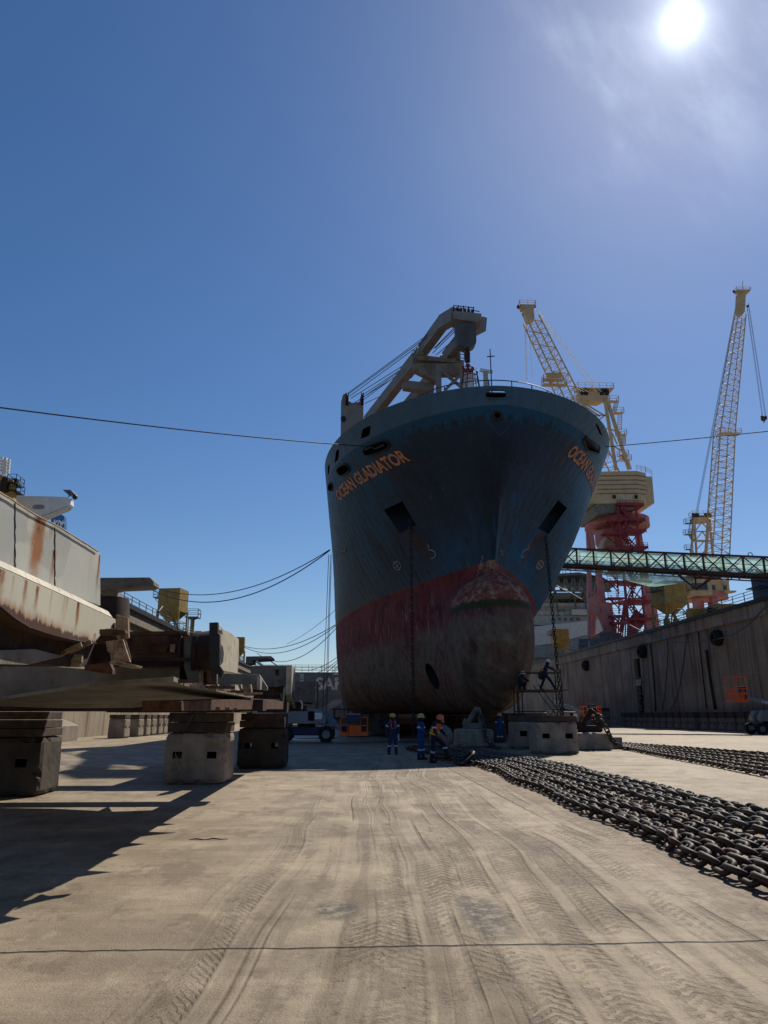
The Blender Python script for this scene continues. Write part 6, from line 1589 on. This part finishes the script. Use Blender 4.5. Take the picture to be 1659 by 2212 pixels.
# ------------------------------------------------------------------ boom lifts
def boom_lift(label, loc, rz, group, S, boom_from, boom_to, basket_rz=0, marks=None, cage=False, body_dx=0, W=2.4):
    t = thing('boom_lift', label, 'boom lift', loc, rz, group)
    m = MB(); m.span((-1.35, -.75, .42), (1.35, .75, .95)); m.span((-1.75, -.5, .45), (1.75, .5, .75)); m.build('chassis', M['lift_blue'], t, bevel=.06)
    for sx in (-1, 1):
        for sy in (-1, 1):
            w = MB(); c = Vector((sx*1.35, sy*1.0, .5)); prof = [(.26, -.19), (.44, -.19), (.5, -.14), (.5, .14), (.44, .19), (.26, .19)]
            w.lathe(c, prof, 20, (0, 1, 0))
            for k in range(14): a = 2*pi*k/14; w.box(c+Vector((.5*cos(a), 0, .5*sin(a))), (.07, .34, .09), Matrix.Rotation(-a, 3, 'Y'))
            tw = w.build('wheel', M['rubber'], t)
            r = MB(); r.lathe(c, [(0, -.13), (.27, -.16), (.27, .16), (0, .13)], 16, (0, 1, 0)); r.cyl(c+Vector((0, -.2, 0)), c+Vector((0, .2, 0)), .09, n=10); r.build('rim', M['lift_grey'], tw, smooth=True)
    m = MB(); m.cyl((0, 0, .95), (0, 0, 1.15), .6, n=16); m.build('turntable', M['black'], t)
    m = MB()
    for sy in (-1, 1): m.prism([(-2.15+body_dx, sy*.35, 1.15), (1.25+body_dx*.4, sy*.35, 1.15), (1.35+body_dx*.4, sy*.35, 1.5), (1.0, sy*.35, 2.1), (-1.7+body_dx, sy*.35, 2.2), (-2.2+body_dx, sy*.35, 1.95)], (0, sy*.75, 0))
    m.build('engine_cowl', M['lift_grey'], t, bevel=.09, seg=3)
    g = MB(); g.span((.15, -1.115, 1.35), (.55, -1.09, 1.95)); g.build('cowl_vent', M['void'], t)
    g = MB(); g.span((.6, -1.118, 1.45), (1.05, -1.09, 1.85)); g.build('notice_plate', M['letter_grey'], t)
    b0, b1 = Vector(boom_from), Vector(boom_to)
    m = MB(); m.beam(b0, b0.lerp(b1, .72), .36, .42); m.build('main_boom', M['boom_grey'], t, bevel=.03)
    m = MB(); m.beam(b0.lerp(b1, .70), b1, .26, .31); m.build('fly_boom', M['boom_grey'], t, bevel=.02)
    m = MB(); m.tube([(.3, 0, 1.5), b0.lerp(b1, .35)+Vector((0, 0, -.2))], .08, 8); m.build('lift_ram', M['black'], t)
    m = MB(); e = b1; R = Matrix.Rotation(basket_rz, 3, 'Z'); dirx = (b1-b0); dirx.z = 0; dirx.normalize()
    m.box(e+dirx*.2, (.35, .5, .55)); m.build('basket_mount', M['black'], t)
    cc = e + dirx*.85 + Vector((0, 0, -.35)); D, H = .9, 1.1
    def q(x, y, z): return cc + R @ Vector((x, y, z))
    m = MB(); P = [(-D/2, -W/2), (D/2, -W/2), (D/2, W/2), (-D/2, W/2)]
    for i in range(4):
        a, b = P[i], P[(i+1) % 4]
        for z in (.0, .16, .6, H): m.beam(q(*a, z), q(*b, z), .05 if z else .09)
        n = 4 if i % 2 else 2
        for k in range(n): m.beam(q(lerp(a[0], b[0], k/n), lerp(a[1], b[1], k/n), 0), q(lerp(a[0], b[0], k/n), lerp(a[1], b[1], k/n), H), .05)
    if cage:
        for x, y in P: m.beam(q(x, y, H), q(x*.9, y*.92, H+1.1), .045)
        for i in range(4): a, b = P[i], P[(i+1) % 4]; m.beam(q(a[0]*.9, a[1]*.92, H+1.1), q(b[0]*.9, b[1]*.92, H+1.1), .045)
    bk = m.build('basket', M['orange'], t)
    m = MB(); v = [q(-D/2, -W/2, 0), q(D/2, -W/2, 0), q(D/2, W/2, 0), q(-D/2, W/2, 0)]; m.prism(v, (0, 0, .04)); c2 = [q(-D/2-.01, -.45, .02), q(-D/2-.01, .35, .02), q(-D/2-.01, .35, .62), q(-D/2-.01, -.45, .62)]; m.prism(c2, R @ Vector((.04, 0, 0)))
    for sy in (-1, 1): m.prism([q(-D/2, sy*W/2, 0), q(-D/2, sy*W*.24, 0), q(-D/2, sy*W*.24, .2), q(-D/2, sy*W/2, .2)], R @ Vector((.03, 0, 0)))
    m.build('basket_floor', M['orange'], bk)
    m = MB(); m.box(q(-D/2-.05, .05, H-.05), (.4, .95, .5), R); m.build('control_box', M['blue_steel'], bk, bevel=.05)
    m = MB(); m.box(q(-D/2-.05, .05, H+.22), (.42, .9, .03), R); m.build('control_lid', M['white'], bk)
    if marks:
        d = (b1-b0).normalized(); side = Vector((0, 1, 0)); mid = b0.lerp(b1, .60)+Vector((0, .19, -.11))
        flat_text('boom_lettering', marks, .34, mid, -d, Vector((0, 0, 1)), M['letter_grey'], t, bold=.012, lift=.03)
        m = MB(); m.beam(b0.lerp(b1, .74)+Vector((0, .16, .0)), b0.lerp(b1, .80)+Vector((0, .16, .0)), .04, .12); m.build('warning_label', M['hazard_yellow'], t)
    return t
gl2 = 'boom lifts on the dock floor'
q = atZ(662, 1604, 0)
boom_lift('grey and blue boom lift parked beyond the concrete blocks, orange basket low at its right', (q.x-.1, q.y+1.2, 0), 0, gl2, 1, (.9, -.1, 1.95), (2.35, -.5, .80), radians(90), body_dx=.1, W=1.75)
q = atZ(1650, 1582, 0)
boom_lift('boom lift at the right edge with raised orange basket and S-60 on its boom', (38.9, 68.3, 0), pi, gl2, 1, (-2.2, 0, 2.25), (1.9, 0, 3.3), 0, 'S-60', True, W=2.2)
boom_lift('small far boom lift whose orange basket shows behind the rusty right anchor', (25.6, 88.5, 0), radians(12), gl2, 1, (-1.4, 0, 3.2), (2.6, 0, 2.0), radians(90))
q = atZ(1268, 1575, 0)

# ------------------------------------------------------------------ people
from mathutils import noise as mnoise
def skin_body(J, E, name, mat, parent, levels=1):
    """one continuous surface grown from a skeleton J {name: (pos, radius)} with edges E"""
    names = list(J); me = bpy.data.meshes.new(name); me.from_pydata([J[n][0] for n in names], [(names.index(a), names.index(b)) for a, b in E], [])
    ob = bpy.data.objects.new(name, me); COL.objects.link(ob)
    ob.modifiers.new('skin', 'SKIN'); sv = me.skin_vertices[0].data
    for i, n in enumerate(names):
        r = J[n][1]; sv[i].radius = r if isinstance(r, tuple) else (r, r); sv[i].use_root = (i == 0)
    ss = ob.modifiers.new('sub', 'SUBSURF'); ss.levels = ss.render_levels = levels
    bpy.context.view_layer.update()
    m2 = bpy.data.meshes.new_from_object(ob.evaluated_get(bpy.context.evaluated_depsgraph_get())); ob.modifiers.clear(); ob.data = m2
    m2.materials.clear(); m2.materials.append(mat)
    for p in m2.polygons: p.use_smooth = True
    ob.parent = parent; return ob
STAND = dict(pelvis=(0, 0, .93), waist=(0, 0, 1.08), chest=(0, .01, 1.30), neck=(0, 0, 1.47), head=(0, -.02, 1.58), crown=(0, -.01, 1.68),
    shL=(-.17, 0, 1.40), elL=(-.25, .02, 1.13), wrL=(-.26, -.05, .89), shR=(.17, 0, 1.40), elR=(.25, .02, 1.13), wrR=(.26, -.05, .89),
    hiL=(-.09, 0, .88), knL=(-.11, -.02, .49), anL=(-.12, .02, .09), hiR=(.09, 0, .88), knR=(.11, -.02, .49), anR=(.12, .02, .09))
def person(label, loc, rz, cov, helm, pose={}, vest=None, tape=True, toes=(0, 0), scale=1.0, bands='reflect'):
    t = thing('person', label, 'person', loc, rz, None)
    P = {k: Vector(v) for k, v in {**STAND, **pose}.items() if k != 'look'}
    R = dict(pelvis=.115, waist=.105, chest=(.135, .11), neck=.048, head=.088, crown=.07, shL=.062, elL=.046, wrL=.03, shR=.062, elR=.046, wrR=.03, hiL=.085, knL=.06, anL=.042, hiR=.085, knR=.06, anR=.042)
    E = [('pelvis', 'waist'), ('waist', 'chest'), ('chest', 'neck'), ('neck', 'head'), ('head', 'crown'), ('chest', 'shL'), ('shL', 'elL'), ('elL', 'wrL'), ('chest', 'shR'), ('shR', 'elR'), ('elR', 'wrR'), ('pelvis', 'hiL'), ('hiL', 'knL'), ('knL', 'anL'), ('pelvis', 'hiR'), ('hiR', 'knR'), ('knR', 'anR')]
    J = {k: (P[k], R[k]) for k in P}
    for s in 'LR':
        d = (P['wr'+s]-P['el'+s]).normalized(); side = Vector((1 if s == 'L' else -1, 0, 0)); side = (side - d*side.dot(d)).normalized(); fw = d.cross(side)
        J['pa'+s] = (P['wr'+s]+d*.07, (.032, .02)); E.append(('wr'+s, 'pa'+s))
        for k in range(4):
            o = (k-1.5)*.019; l = (.062, .075, .072, .055)[k]
            a = P['wr'+s]+d*.10+fw*o; b = a+d*l*.55+side*.012; c = b+d*l*.4+side*.03
            for nm, q, r in (('f%d' % k, a, .0095), ('g%d' % k, b, .0088), ('h%d' % k, c, .007)): J[nm+s] = (q, r)
            E += [('pa'+s, 'f%d' % k+s), ('f%d' % k+s, 'g%d' % k+s), ('g%d' % k+s, 'h%d' % k+s)]
        a = P['wr'+s]+d*.045-fw*.035; b = a+d*.035-fw*.022+side*.012; J['t0'+s] = (a, .011); J['t1'+s] = (b, .009); E += [('wr'+s, 't0'+s), ('t0'+s, 't1'+s)]
    hd = P['head']; fwd = Vector((0, -1, 0)) if 'look' not in pose else Vector(pose['look']).normalized()
    J['nose'] = (hd + fwd*.095 + Vector((0, 0, -.005)), .012); E.append(('head', 'nose'))
    J['chin'] = (hd + fwd*.06 + Vector((0, 0, -.075)), .035); E.append(('head', 'chin'))
    body = skin_body(J, E, 'body', M['skin'], t)
    ax = fwd.cross(Vector((0, 0, 1)))
    ax = ax.normalized() if ax.length > .01 else Vector((1, 0, 0))
    f = MB()
    for sg in (-1, 1): f.ball(hd+fwd*.083+ax*.032*sg+Vector((0, 0, .018)), .011, 6)
    f.build('eyes', M['reflect'], body)
    f = MB()
    for sg in (-1, 1): f.ball(hd+ax*.092*sg, .022, 6, (.5, 1, 1.4))
    f.build('ears', M['skin'], body)
    # coverall over the body
    C = dict(pelvis=.145, waist=.135, chest=(.175, .135), neck=.062, shL=.083, elL=.064, wrL=.05, shR=.083, elR=.064, wrR=.05, hiL=.112, knL=.085, anL=.075, hiR=.112, knR=.085, anR=.075)
    CE = [e for e in E if e[0] in C and e[1] in C]
    JC = {k: (P[k], C[k]) for k in C}
    for s in 'LR':
        d = (P['an'+s]-P['kn'+s]).normalized(); JC['an'+s] = (P['an'+s]-d*.01, C['an'+s])
    skin_body(JC, CE, 'coverall', M[cov], t)
    # hood or scarf round the neck and face sides
    s = MB(); s.ball(hd+Vector((0, .012, -.03))-fwd*.02, .108, 12, (1, 1, 1.25)); s.build('neck_scarf', M['scarf'], t, smooth=True)
    # helmet
    up = (P['crown']-P['head']).normalized(); h = MB(); c = hd + up*.055
    h.lathe(c, [(.150, -.012), (.138, .02), (.135, .06), (.118, .105), (.085, .138), (.04, .155), (0, .16)], 18, up)
    pk = c + fwd*.14; h.prism([pk-ax*.10-fwd*.03, pk+ax*.10-fwd*.03, pk+ax*.06+fwd*.055-up*.012, pk-ax*.06+fwd*.055-up*.012], -up*.012)
    hm = h.build('helmet', M[helm], t, smooth=True)
    h = MB(); h.beam(c+up*.02-fwd*.12, c+up*.155, .03, .02); h.beam(c+up*.155, c+up*.03+fwd*.13, .03, .02); h.build('helmet_ridge', M[helm], hm)
    # boots
    for s_, a in (('L', 'anL'), ('R', 'anR')):
        b = MB(); q = P[a]; kn = P['kn'+s_]; fd = Vector((0, -1, 0)) if toes == (0, 0) else Vector(toes[0 if s_ == 'L' else 1])
        b.tube([q+Vector((0, 0, .16)), q+Vector((0, 0, .02)), q+Vector((0, 0, -.03))+fd*.02], [.07, .068, .06], 10)
        b.tube([q+Vector((0, 0, -.045))-fd*.06, q+Vector((0, 0, -.045))+fd*.08, q+Vector((0, 0, -.05))+fd*.19], [.045, .05, .038], 10)
        b.build('boot', M['boot'], t, smooth=True)
    if tape:
        for a, b, f_, r in (('shL', 'elL', .62, .078), ('shR', 'elR', .62, .078), ('knL', 'anL', .28, .089), ('knR', 'anR', .28, .089)):
            p0, p1 = P[a], P[b]; d = (p1-p0).normalized(); c = p0.lerp(p1, f_); m = MB(); m.cyl(c-d*.03, c+d*.03, r+.006, r+.004, 14); m.build('reflective_band', M[bands], t, smooth=True)
    if vest == 'harness':
        m = MB()
        for sx in (-1, 1):
            c0 = P['chest']; m.tube([P['shL' if sx < 0 else 'shR']*.55+c0*.45+Vector((0, .10, .08)), P['shL' if sx < 0 else 'shR']*.55+c0*.45+Vector((0, -.02, .16)), c0+Vector((sx*.10, -.16, -.02)), P['waist']+Vector((sx*.09, -.16, .06))], .022, 6)
        m.tube([P['waist']+Vector((-.13, -.14, .05)), P['waist']+Vector((0, -.17, .05)), P['waist']+Vector((.13, -.14, .05))], .022, 6)
        m.build('harness', M['vest_orange'], t)
    elif vest:
        d = (P['chest']-P['waist']).normalized(); m = MB()
        a0 = P['waist']-d*.10; side = Vector((1, 0, 0)); side = (side-d*side.dot(d)).normalized(); fr_ = side.cross(d)
        def ringv(c, rx, ry): return [c+side*(rx*cos(k*pi/8))+fr_*(ry*sin(k*pi/8)) for k in range(16)]
        L = [ringv(a0, .19, .165), ringv(P['waist']+d*.05, .185, .16), ringv(P['chest']-d*.02, .215, .165), ringv(P['chest']+d*.10, .19, .14), ringv(P['chest']+d*.17, .10, .09)]
        for r_ in L: m.v += r_
        for i in range(4):
            for k in range(16): m.face((i*16+k, i*16+(k+1) % 16, (i+1)*16+(k+1) % 16, (i+1)*16+k))
        vv = m.build('safety_vest', M[vest], t, smooth=True)
        for f_ in (.02, .13):
            c = a0.lerp(P['chest'], f_/.36+.1); b = MB(); b.v = ringv(c-d*.026, .205, .175)+ringv(c+d*.026, .208, .176)
            for k in range(16): b.face((k, (k+1) % 16, 16+(k+1) % 16, 16+k))
            b.build('vest_tape', M['vest_yellow'], t, smooth=True)
    t.scale = (scale,)*3
    return t
person('worker in blue coveralls with yellow helmet and orange harness standing alone, facing the camera', (2.02, 34.3, 0), radians(8), 'cov_mid', 'helm_yellow',
       {'anL': (-.17, .02, .09), 'anR': (.15, -.03, .09), 'knL': (-.14, -.03, .49), 'knR': (.13, -.05, .49), 'elL': (-.27, .05, 1.13), 'wrL': (-.28, -.02, .90), 'elR': (.27, .03, 1.14), 'wrR': (.25, -.1, .92)}, 'harness', scale=1.0)
g = thing('glove', 'pale glove held in the hand of the lone worker', 'glove', (2.27, 34.15, .74)); m = MB(); m.tube([(0, 0, .14), (0, 0, .04), (.015, 0, -.08)], [.028, .035, .02], 8)
for k in range(4): m.tube([(.015+(k-1.5)*.014, 0, -.07), (.02+(k-1.5)*.016, 0, -.14)], .008, 5)
m.build('glove_body', M['reflect'], g)
person('worker in bright blue coveralls with pale helmet and yellow sash beside the chains', (2.92, 30.4, .0), radians(62), 'cov_blue', 'helm_pale',
       {'elR': (.22, -.05, 1.13), 'wrR': (.10, -.24, 1.08), 'elL': (-.22, .0, 1.13), 'wrL': (-.16, -.2, 1.05), 'anL': (-.10, .05, .09), 'anR': (.11, -.04, .09)}, None, scale=.99)
person('worker in an orange vest and orange helmet stepping onto the chains, looking down', (3.28, 28.3, 0), radians(55), 'cov_dark', 'helm_orange',
       {'pelvis': (0, .06, .93), 'waist': (0, .04, 1.08), 'chest': (0, -.03, 1.28), 'neck': (0, -.10, 1.42), 'head': (0, -.17, 1.49), 'crown': (0, -.21, 1.59), 'shL': (-.18, -.05, 1.37), 'shR': (.18, -.05, 1.37),
        'elR': (.25, -.10, 1.12), 'wrR': (.24, -.27, .96), 'elL': (-.25, -.08, 1.12), 'wrL': (-.26, -.22, .95), 'hiL': (-.09, .05, .88), 'hiR': (.09, .05, .88), 'knL': (-.10, .06, .49), 'anL': (-.10, .14, .09), 'knR': (.14, -.28, .62), 'anR': (.14, -.34, .26), 'look': (0, -.8, -.6)}, 'vest_orange', scale=1.02)
person('worker in dark blue coveralls standing in the shade behind the left anchor block', (9.75, 48.5, 0), radians(20), 'cov_blue', 'helm_white', {}, None, scale=1.03)
# scaffold with two men by the bow
sc = thing('scaffold', 'tube scaffold with a plank deck beside the right side of the bow', 'scaffold', (10.75, 42.6, 0))
m = MB()
for x in (-1.15, -.95, 1.35):
    for y in (-.6, .6): m.cyl((x, y, 0), (x, y, 4.25 if x != -.95 else 3.0), .035, n=6)
for y in (-.6, .6):
    for z in (.9, 1.9, 3.0, 4.05): m.cyl((-1.15, y, z), (1.35, y, z), .03, n=6)
    m.cyl((0, y, 3.4), (1.35, y, 1.6), .025, n=6)
m.build('tube_frame', M['black'], sc)
for k in range(3):
    m = MB(); m.box((.1-.1*k, -.4+.4*k, 3.08), (3.3, .36, .05)); m.build('plank', M['wood'], sc)
person('worker in dark coveralls crouching at the left end of the scaffold', (9.95, 42.6, 3.1), radians(30), 'cov_dark', 'helm_white',
       {'pelvis': (0, .18, .30), 'waist': (0, .12, .44), 'chest': (0, -.02, .62), 'neck': (0, -.1, .76), 'head': (0, -.15, .85), 'crown': (0, -.16, .95), 'shL': (-.18, -.03, .70), 'shR': (.18, -.03, .70), 'elL': (-.30, -.18, .52), 'wrL': (-.28, -.36, .46), 'elR': (.30, -.18, .52), 'wrR': (.2, -.38, .5),
        'hiL': (-.1, .16, .28), 'hiR': (.1, .16, .28), 'knL': (-.2, -.2, .48), 'knR': (.2, -.2, .48), 'anL': (-.16, .0, .09), 'anR': (.16, .0, .09)}, None, tape=False)
person('worker in dark coveralls standing on the scaffold and reaching right to the chain', (11.35, 42.6, 3.1), radians(75), 'cov_dark', 'helm_white',
       {'chest': (0, -.09, 1.27), 'neck': (0, -.15, 1.42), 'head': (0, -.2, 1.53), 'crown': (0, -.2, 1.63), 'shL': (-.17, -.1, 1.37), 'shR': (.17, -.1, 1.37), 'elL': (-.22, -.32, 1.22), 'wrL': (-.15, -.55, 1.12), 'elR': (.22, -.32, 1.22), 'wrR': (.12, -.56, 1.1), 'knL': (-.12, -.3, .50), 'anL': (-.12, -.5, .09), 'knR': (.1, .12, .50), 'anR': (.1, .3, .09)}, None, tape=False)
q = atY(953, 838, 49.0)
person('worker in blue coveralls leaning by the tie plate of the ship crane on the foredeck', (q.x, 49.0, 21.6), radians(30), 'cov_mid', 'helm_white', {'chest': (0, -.05, 1.28), 'head': (0, -.1, 1.55), 'crown': (0, -.1, 1.65)}, None, scale=.95)
gw = []
for i, (px, dy, cv, hm_, lb) in enumerate(((1239, 0, 'cov_dark', 'helm_white', 'far worker in navy coveralls, leftmost of three behind the anchor block'), (1247, 1.2, 'cov_mid', 'helm_pale', 'far worker in work blue coveralls, middle of three behind the anchor block'), (1254, .4, 'cov_dark', 'helm_pale', 'far worker in navy coveralls, rightmost of three behind the anchor block'))):
    q = atZ(px, 1577, 0); person(lb, (q.x, q.y-8+dy, 0), radians(40*i-30), cv, hm_, {'elR': (.2, -.1, 1.15), 'wrR': (.1, -.25, 1.1)}, None)
person('tiny figure standing on the stair landing under the EXIT sign', (FLOOR_R+.05, 114.0, 2.52), radians(90), 'cov_dark', 'helm_white', {}, None)

# ------------------------------------------------------------------ ropes
def rope(name, label, pts, r=.035, mat='cable', cat='mooring line', group=None):
    o = Vector(pts[0]); t = MB().tube([Vector(p)-o for p in pts], r, 6).build(name, M[mat], None, smooth='all'); t.location = o
    return tag(t, label, cat, group)
def sag(a, b, s, n=24): a, b = Vector(a), Vector(b); return [a.lerp(b, k/n) - Vector((0, 0, s*4*(k/n)*(1-k/n))) for k in range(n+1)]
hL = hull_hit(818, 966, -1); pL = atY(818, 966, Y0+hL[0]+.3); far_ = atY(0, 868, 30.5); far2 = pL + (far_-pL)*1.35
rope('mooring_wire', 'taut mooring wire running from the left bow fairlead to the left edge', sag(pL, far2, .35), .035)
hR = hull_hit(1305, 966, 1) or hR; pR = atY(1300, 966, Y0+9.6); far_ = atY(1659, 928, 45.5); far2 = pR + (far_-pR)*2.0
rope('mooring_wire', 'taut mooring wire running from the right bow fairlead to the right edge', sag(pR, far2, .12), .035)
def side_rope(px0, py0, y0, px1, py1, y1, s, label, r=.045):
    rope('mooring_rope', label, sag(atY(px0, py0, y0), atY(px1, py1, y1), s), r)
gsr = None
side_rope(713, 1187, 76, 330, 1268, 96, 2.6, 'slack mooring rope, uppermost of the pair leaving the ship side towards the top beam', .05)
side_rope(712, 1189, 78, 318, 1269, 98, 3.6, 'slack mooring rope, lower of the pair leaving the ship side towards the top beam', .06)
side_rope(724, 1350, 90, 528, 1396, 118, 1.4, 'slack rope from the red band of the hull to the far left quay, upper one')
side_rope(725, 1352, 92, 528, 1398, 119, 2.0, 'slack rope from the red band of the hull to the far left quay, middle one')
side_rope(727, 1356, 94, 555, 1411, 120, 2.6, 'slack rope from the red band of the hull to the far left quay, lowest one')
side_rope(724, 1318, 96, 620, 1391, 130, .4, 'thin rope rising steeply to the left edge of the hull', .03)
for i, (a, b) in enumerate(((1417, 1446), (1424, 1452), (1428, 1463), (1436, 1472), (1440, 1476))):
    side_rope(732, a, 110+i*2, 640, b, 140, .9+.25*i, ['topmost', 'second', 'third', 'fourth', 'lowest'][i] + ' slack rope above the grey hull with SAFE lettering', .045)
side_rope(733, 1461, 112, 670, 1540, 112, .2, 'dark rope slanting across the SAFE lettering down to the dock floor', .03)
for i, (x0, x1, y) in enumerate(((710, 697, 88), (714, 703, 92), (716, 706, 94))):
    a = atY(x0, 1198, y); b = atY(x1, 1520, y); b.z = .1; rope('hanging_rope', ['left', 'middle', 'right'][i] + 'most of three ropes hanging down beside the ship side', [a, b], .04, cat='rope')
rope('hanging_rope', 'rope dropping from the turn of the hull to the orange basket of the lift', [atY(739, 1440, 70), atY(741, 1515, 62), atY(746, 1545, 56)], .03, cat='rope')
P = [atY(1203, 1265, 168), atX(1370, 1355, 44.7), atX(1408, 1372, 44.4), atX(1450, 1385, 44.3), atX(1500, 1386, 44.2), atX(1560, 1378, 44.2), atX(1605, 1358, 44.2), atX(1640, 1325, 44.3), atX(1665, 1300, 44.5)]
rope('mooring_rope', 'pale thick rope drooping along the right wall below the quay edge', smooth_path(P, 6), .075, 'rail')
# hoses down the right wall
for i, pts in enumerate((((1485, 1364), (1480, 1400), (1475, 1440), (1464, 1500), (1448, 1535)), ((1441, 1378), (1443, 1410), (1440, 1450), (1436, 1500), (1430, 1536)), ((1384, 1384), (1388, 1430), (1391, 1480), (1388, 1533)), ((1218, 1440), (1215, 1480), (1211, 1522)), ((1405, 1390), (1412, 1460), (1416, 1536)), ((1508, 1365), (1516, 1440), (1526, 1530)), ((1526, 1404), (1533, 1460), (1545, 1532)))):
    rope('wall_hose', 'black hose hanging down the right wall, number %s counting from the gangway bracket outward' % 'abcdefg'[i], smooth_path([atX(px, py, 44.85) for px, py in pts], 5), [.05, .05, .045, .04, .11, .08, .18][i], 'black', 'hose')
LBL = ['thin black hose curving down the right wall below the second fender', 'thin black hose hanging straight just left of the curving hose', 'thin black hose nearest the exit stair on the right wall', 'thin hose hanging on the far wall beside the scaffold', 'black stained pipe running down the wall left of the hoses', 'dark drain pipe down the wall under the pale rope', 'wide dark drain channel down the wall left of the raised basket']
for o, lb in zip([o for o in COL.objects if o.name.split('.')[0] == 'wall_hose'], LBL): o['label'] = lb

# ------------------------------------------------------------------ things far back on the dock floor
for i, (px, lb) in enumerate(((565, 'white container standing behind the concrete block, left of a pair'), (590, 'white container standing behind the concrete block, right of a pair'))):
    q = atZ(px, 1590, 0); c = thing('white_container', lb, 'container', (q.x-.8, 74+i*2, 0), 0, 'white containers by the left wall')
    m = MB(); m.span((-1.2, 0, .1), (1.2, 6, 2.6)); m.build('box', M['tin'], c, bevel=.02)
    m = MB()
    for k in range(7): m.span((-1.1+k*.33, -.03, .2), (-1.02+k*.33, 0, 2.5))
    m.build('door_ribs', M['letter_grey'], c); m = MB(); m.span((-.4, -.05, .9), (.4, -.03, 1.5)); m.build('label_plate', M['white'], c)
q = atZ(352, 1590, 0); c = thing('grey_cabinet', 'grey steel cabinet at the end of the spare block row by the left wall', 'cabinet', (-15.6, 79, 0)); m = MB(); m.span((-.9, 0, .1), (.9, 1.6, 2.0)); m.build('box', M['lift_grey'], c, bevel=.04); m = MB(); m.span((-.7, -.04, .3), (.7, 0, 1.8)); m.build('door', M['tin'], c)
ws = thing('water_spray', 'fan of white water jets spraying against the grey hull beyond the ship', 'water spray', atY(738, 1512, 88)); O = Vector(ws.location)
m = MB()
for k in range(4):
    a = (739, 1512+k*3); mid = (718-k*2, 1508+k*5); e = (694+k*9, 1545)
    m.tube([atY(lerp(lerp(a[0], mid[0], s/10), lerp(mid[0], e[0], s/10), s/10), lerp(lerp(a[1], mid[1], s/10), lerp(mid[1], e[1], s/10), s/10), 88+s)-O for s in range(11)], [.05+.035*s for s in range(11)], 6)
m.build('jet', M['spray'], ws, smooth='all'); ws['kind'] = 'stuff'
fl_ = thing('hull_flap', 'small pale curved flap standing off the turn of the hull at the left', 'plate', atY(737, 1522, 66)); O = Vector(fl_.location)
m = MB(); m.prism([atY(px, py, 66)-O for px, py in ((736, 1534), (738, 1524), (744, 1515), (743, 1522), (739, 1533))], (0, .3, 0)); m.build('plate', M['mark'], fl_)
# trestles and clutter under the ship, seen dark in the shade
tr = thing('trestle', 'dark steel trestle standing in the shade right of the orange basket', 'trestle', (-1.2, 66, 0)); m = MB()
for x in (0, 1.2, 2.4): m.beam((x, 0, 0), (x, 0, 2.3), .14)
for z in (.7, 1.5, 2.2): m.beam((-.3, 0, z), (2.7, 0, z), .09)
m.build('frame', M['black'], tr)
pw = MB(); 
for (cx_, cy_, rx, ry) in ((2.2, 66, 2.6, 4.0), (-2.2, 58, 1.6, 1.5), (4.2, 60, 1.6, 1.6)):
    n = 22; o = len(pw.v)
    for k in range(n): a = 2*pi*k/n; r_ = 1+.22*sin(3*a+cx_)+.12*sin(5*a); pw.v.append(Vector((cx_+rx*r_*cos(a), cy_+ry*r_*sin(a), .004)))
    pw.face(tuple(range(o, o+n)))
tag(pw.build('water_film', M['puddle']), kind='structure')
for i, (px, py) in enumerate(((430, 1816), (468, 1815))):
    q = atZ(px, py, 0); r_ = MB(); r_.tube([(-.14, 0, .015), (-.05, .03, .02), (.06, -.02, .015), (.16, .03, .012)], [.004, .011, .008, .003], 6); o = r_.build('wood_splinter', M['wood']); o.location = q
    tag(o, ['left', 'right'][i]+' one of two thin dark scraps lying on the open floor', 'scrap')
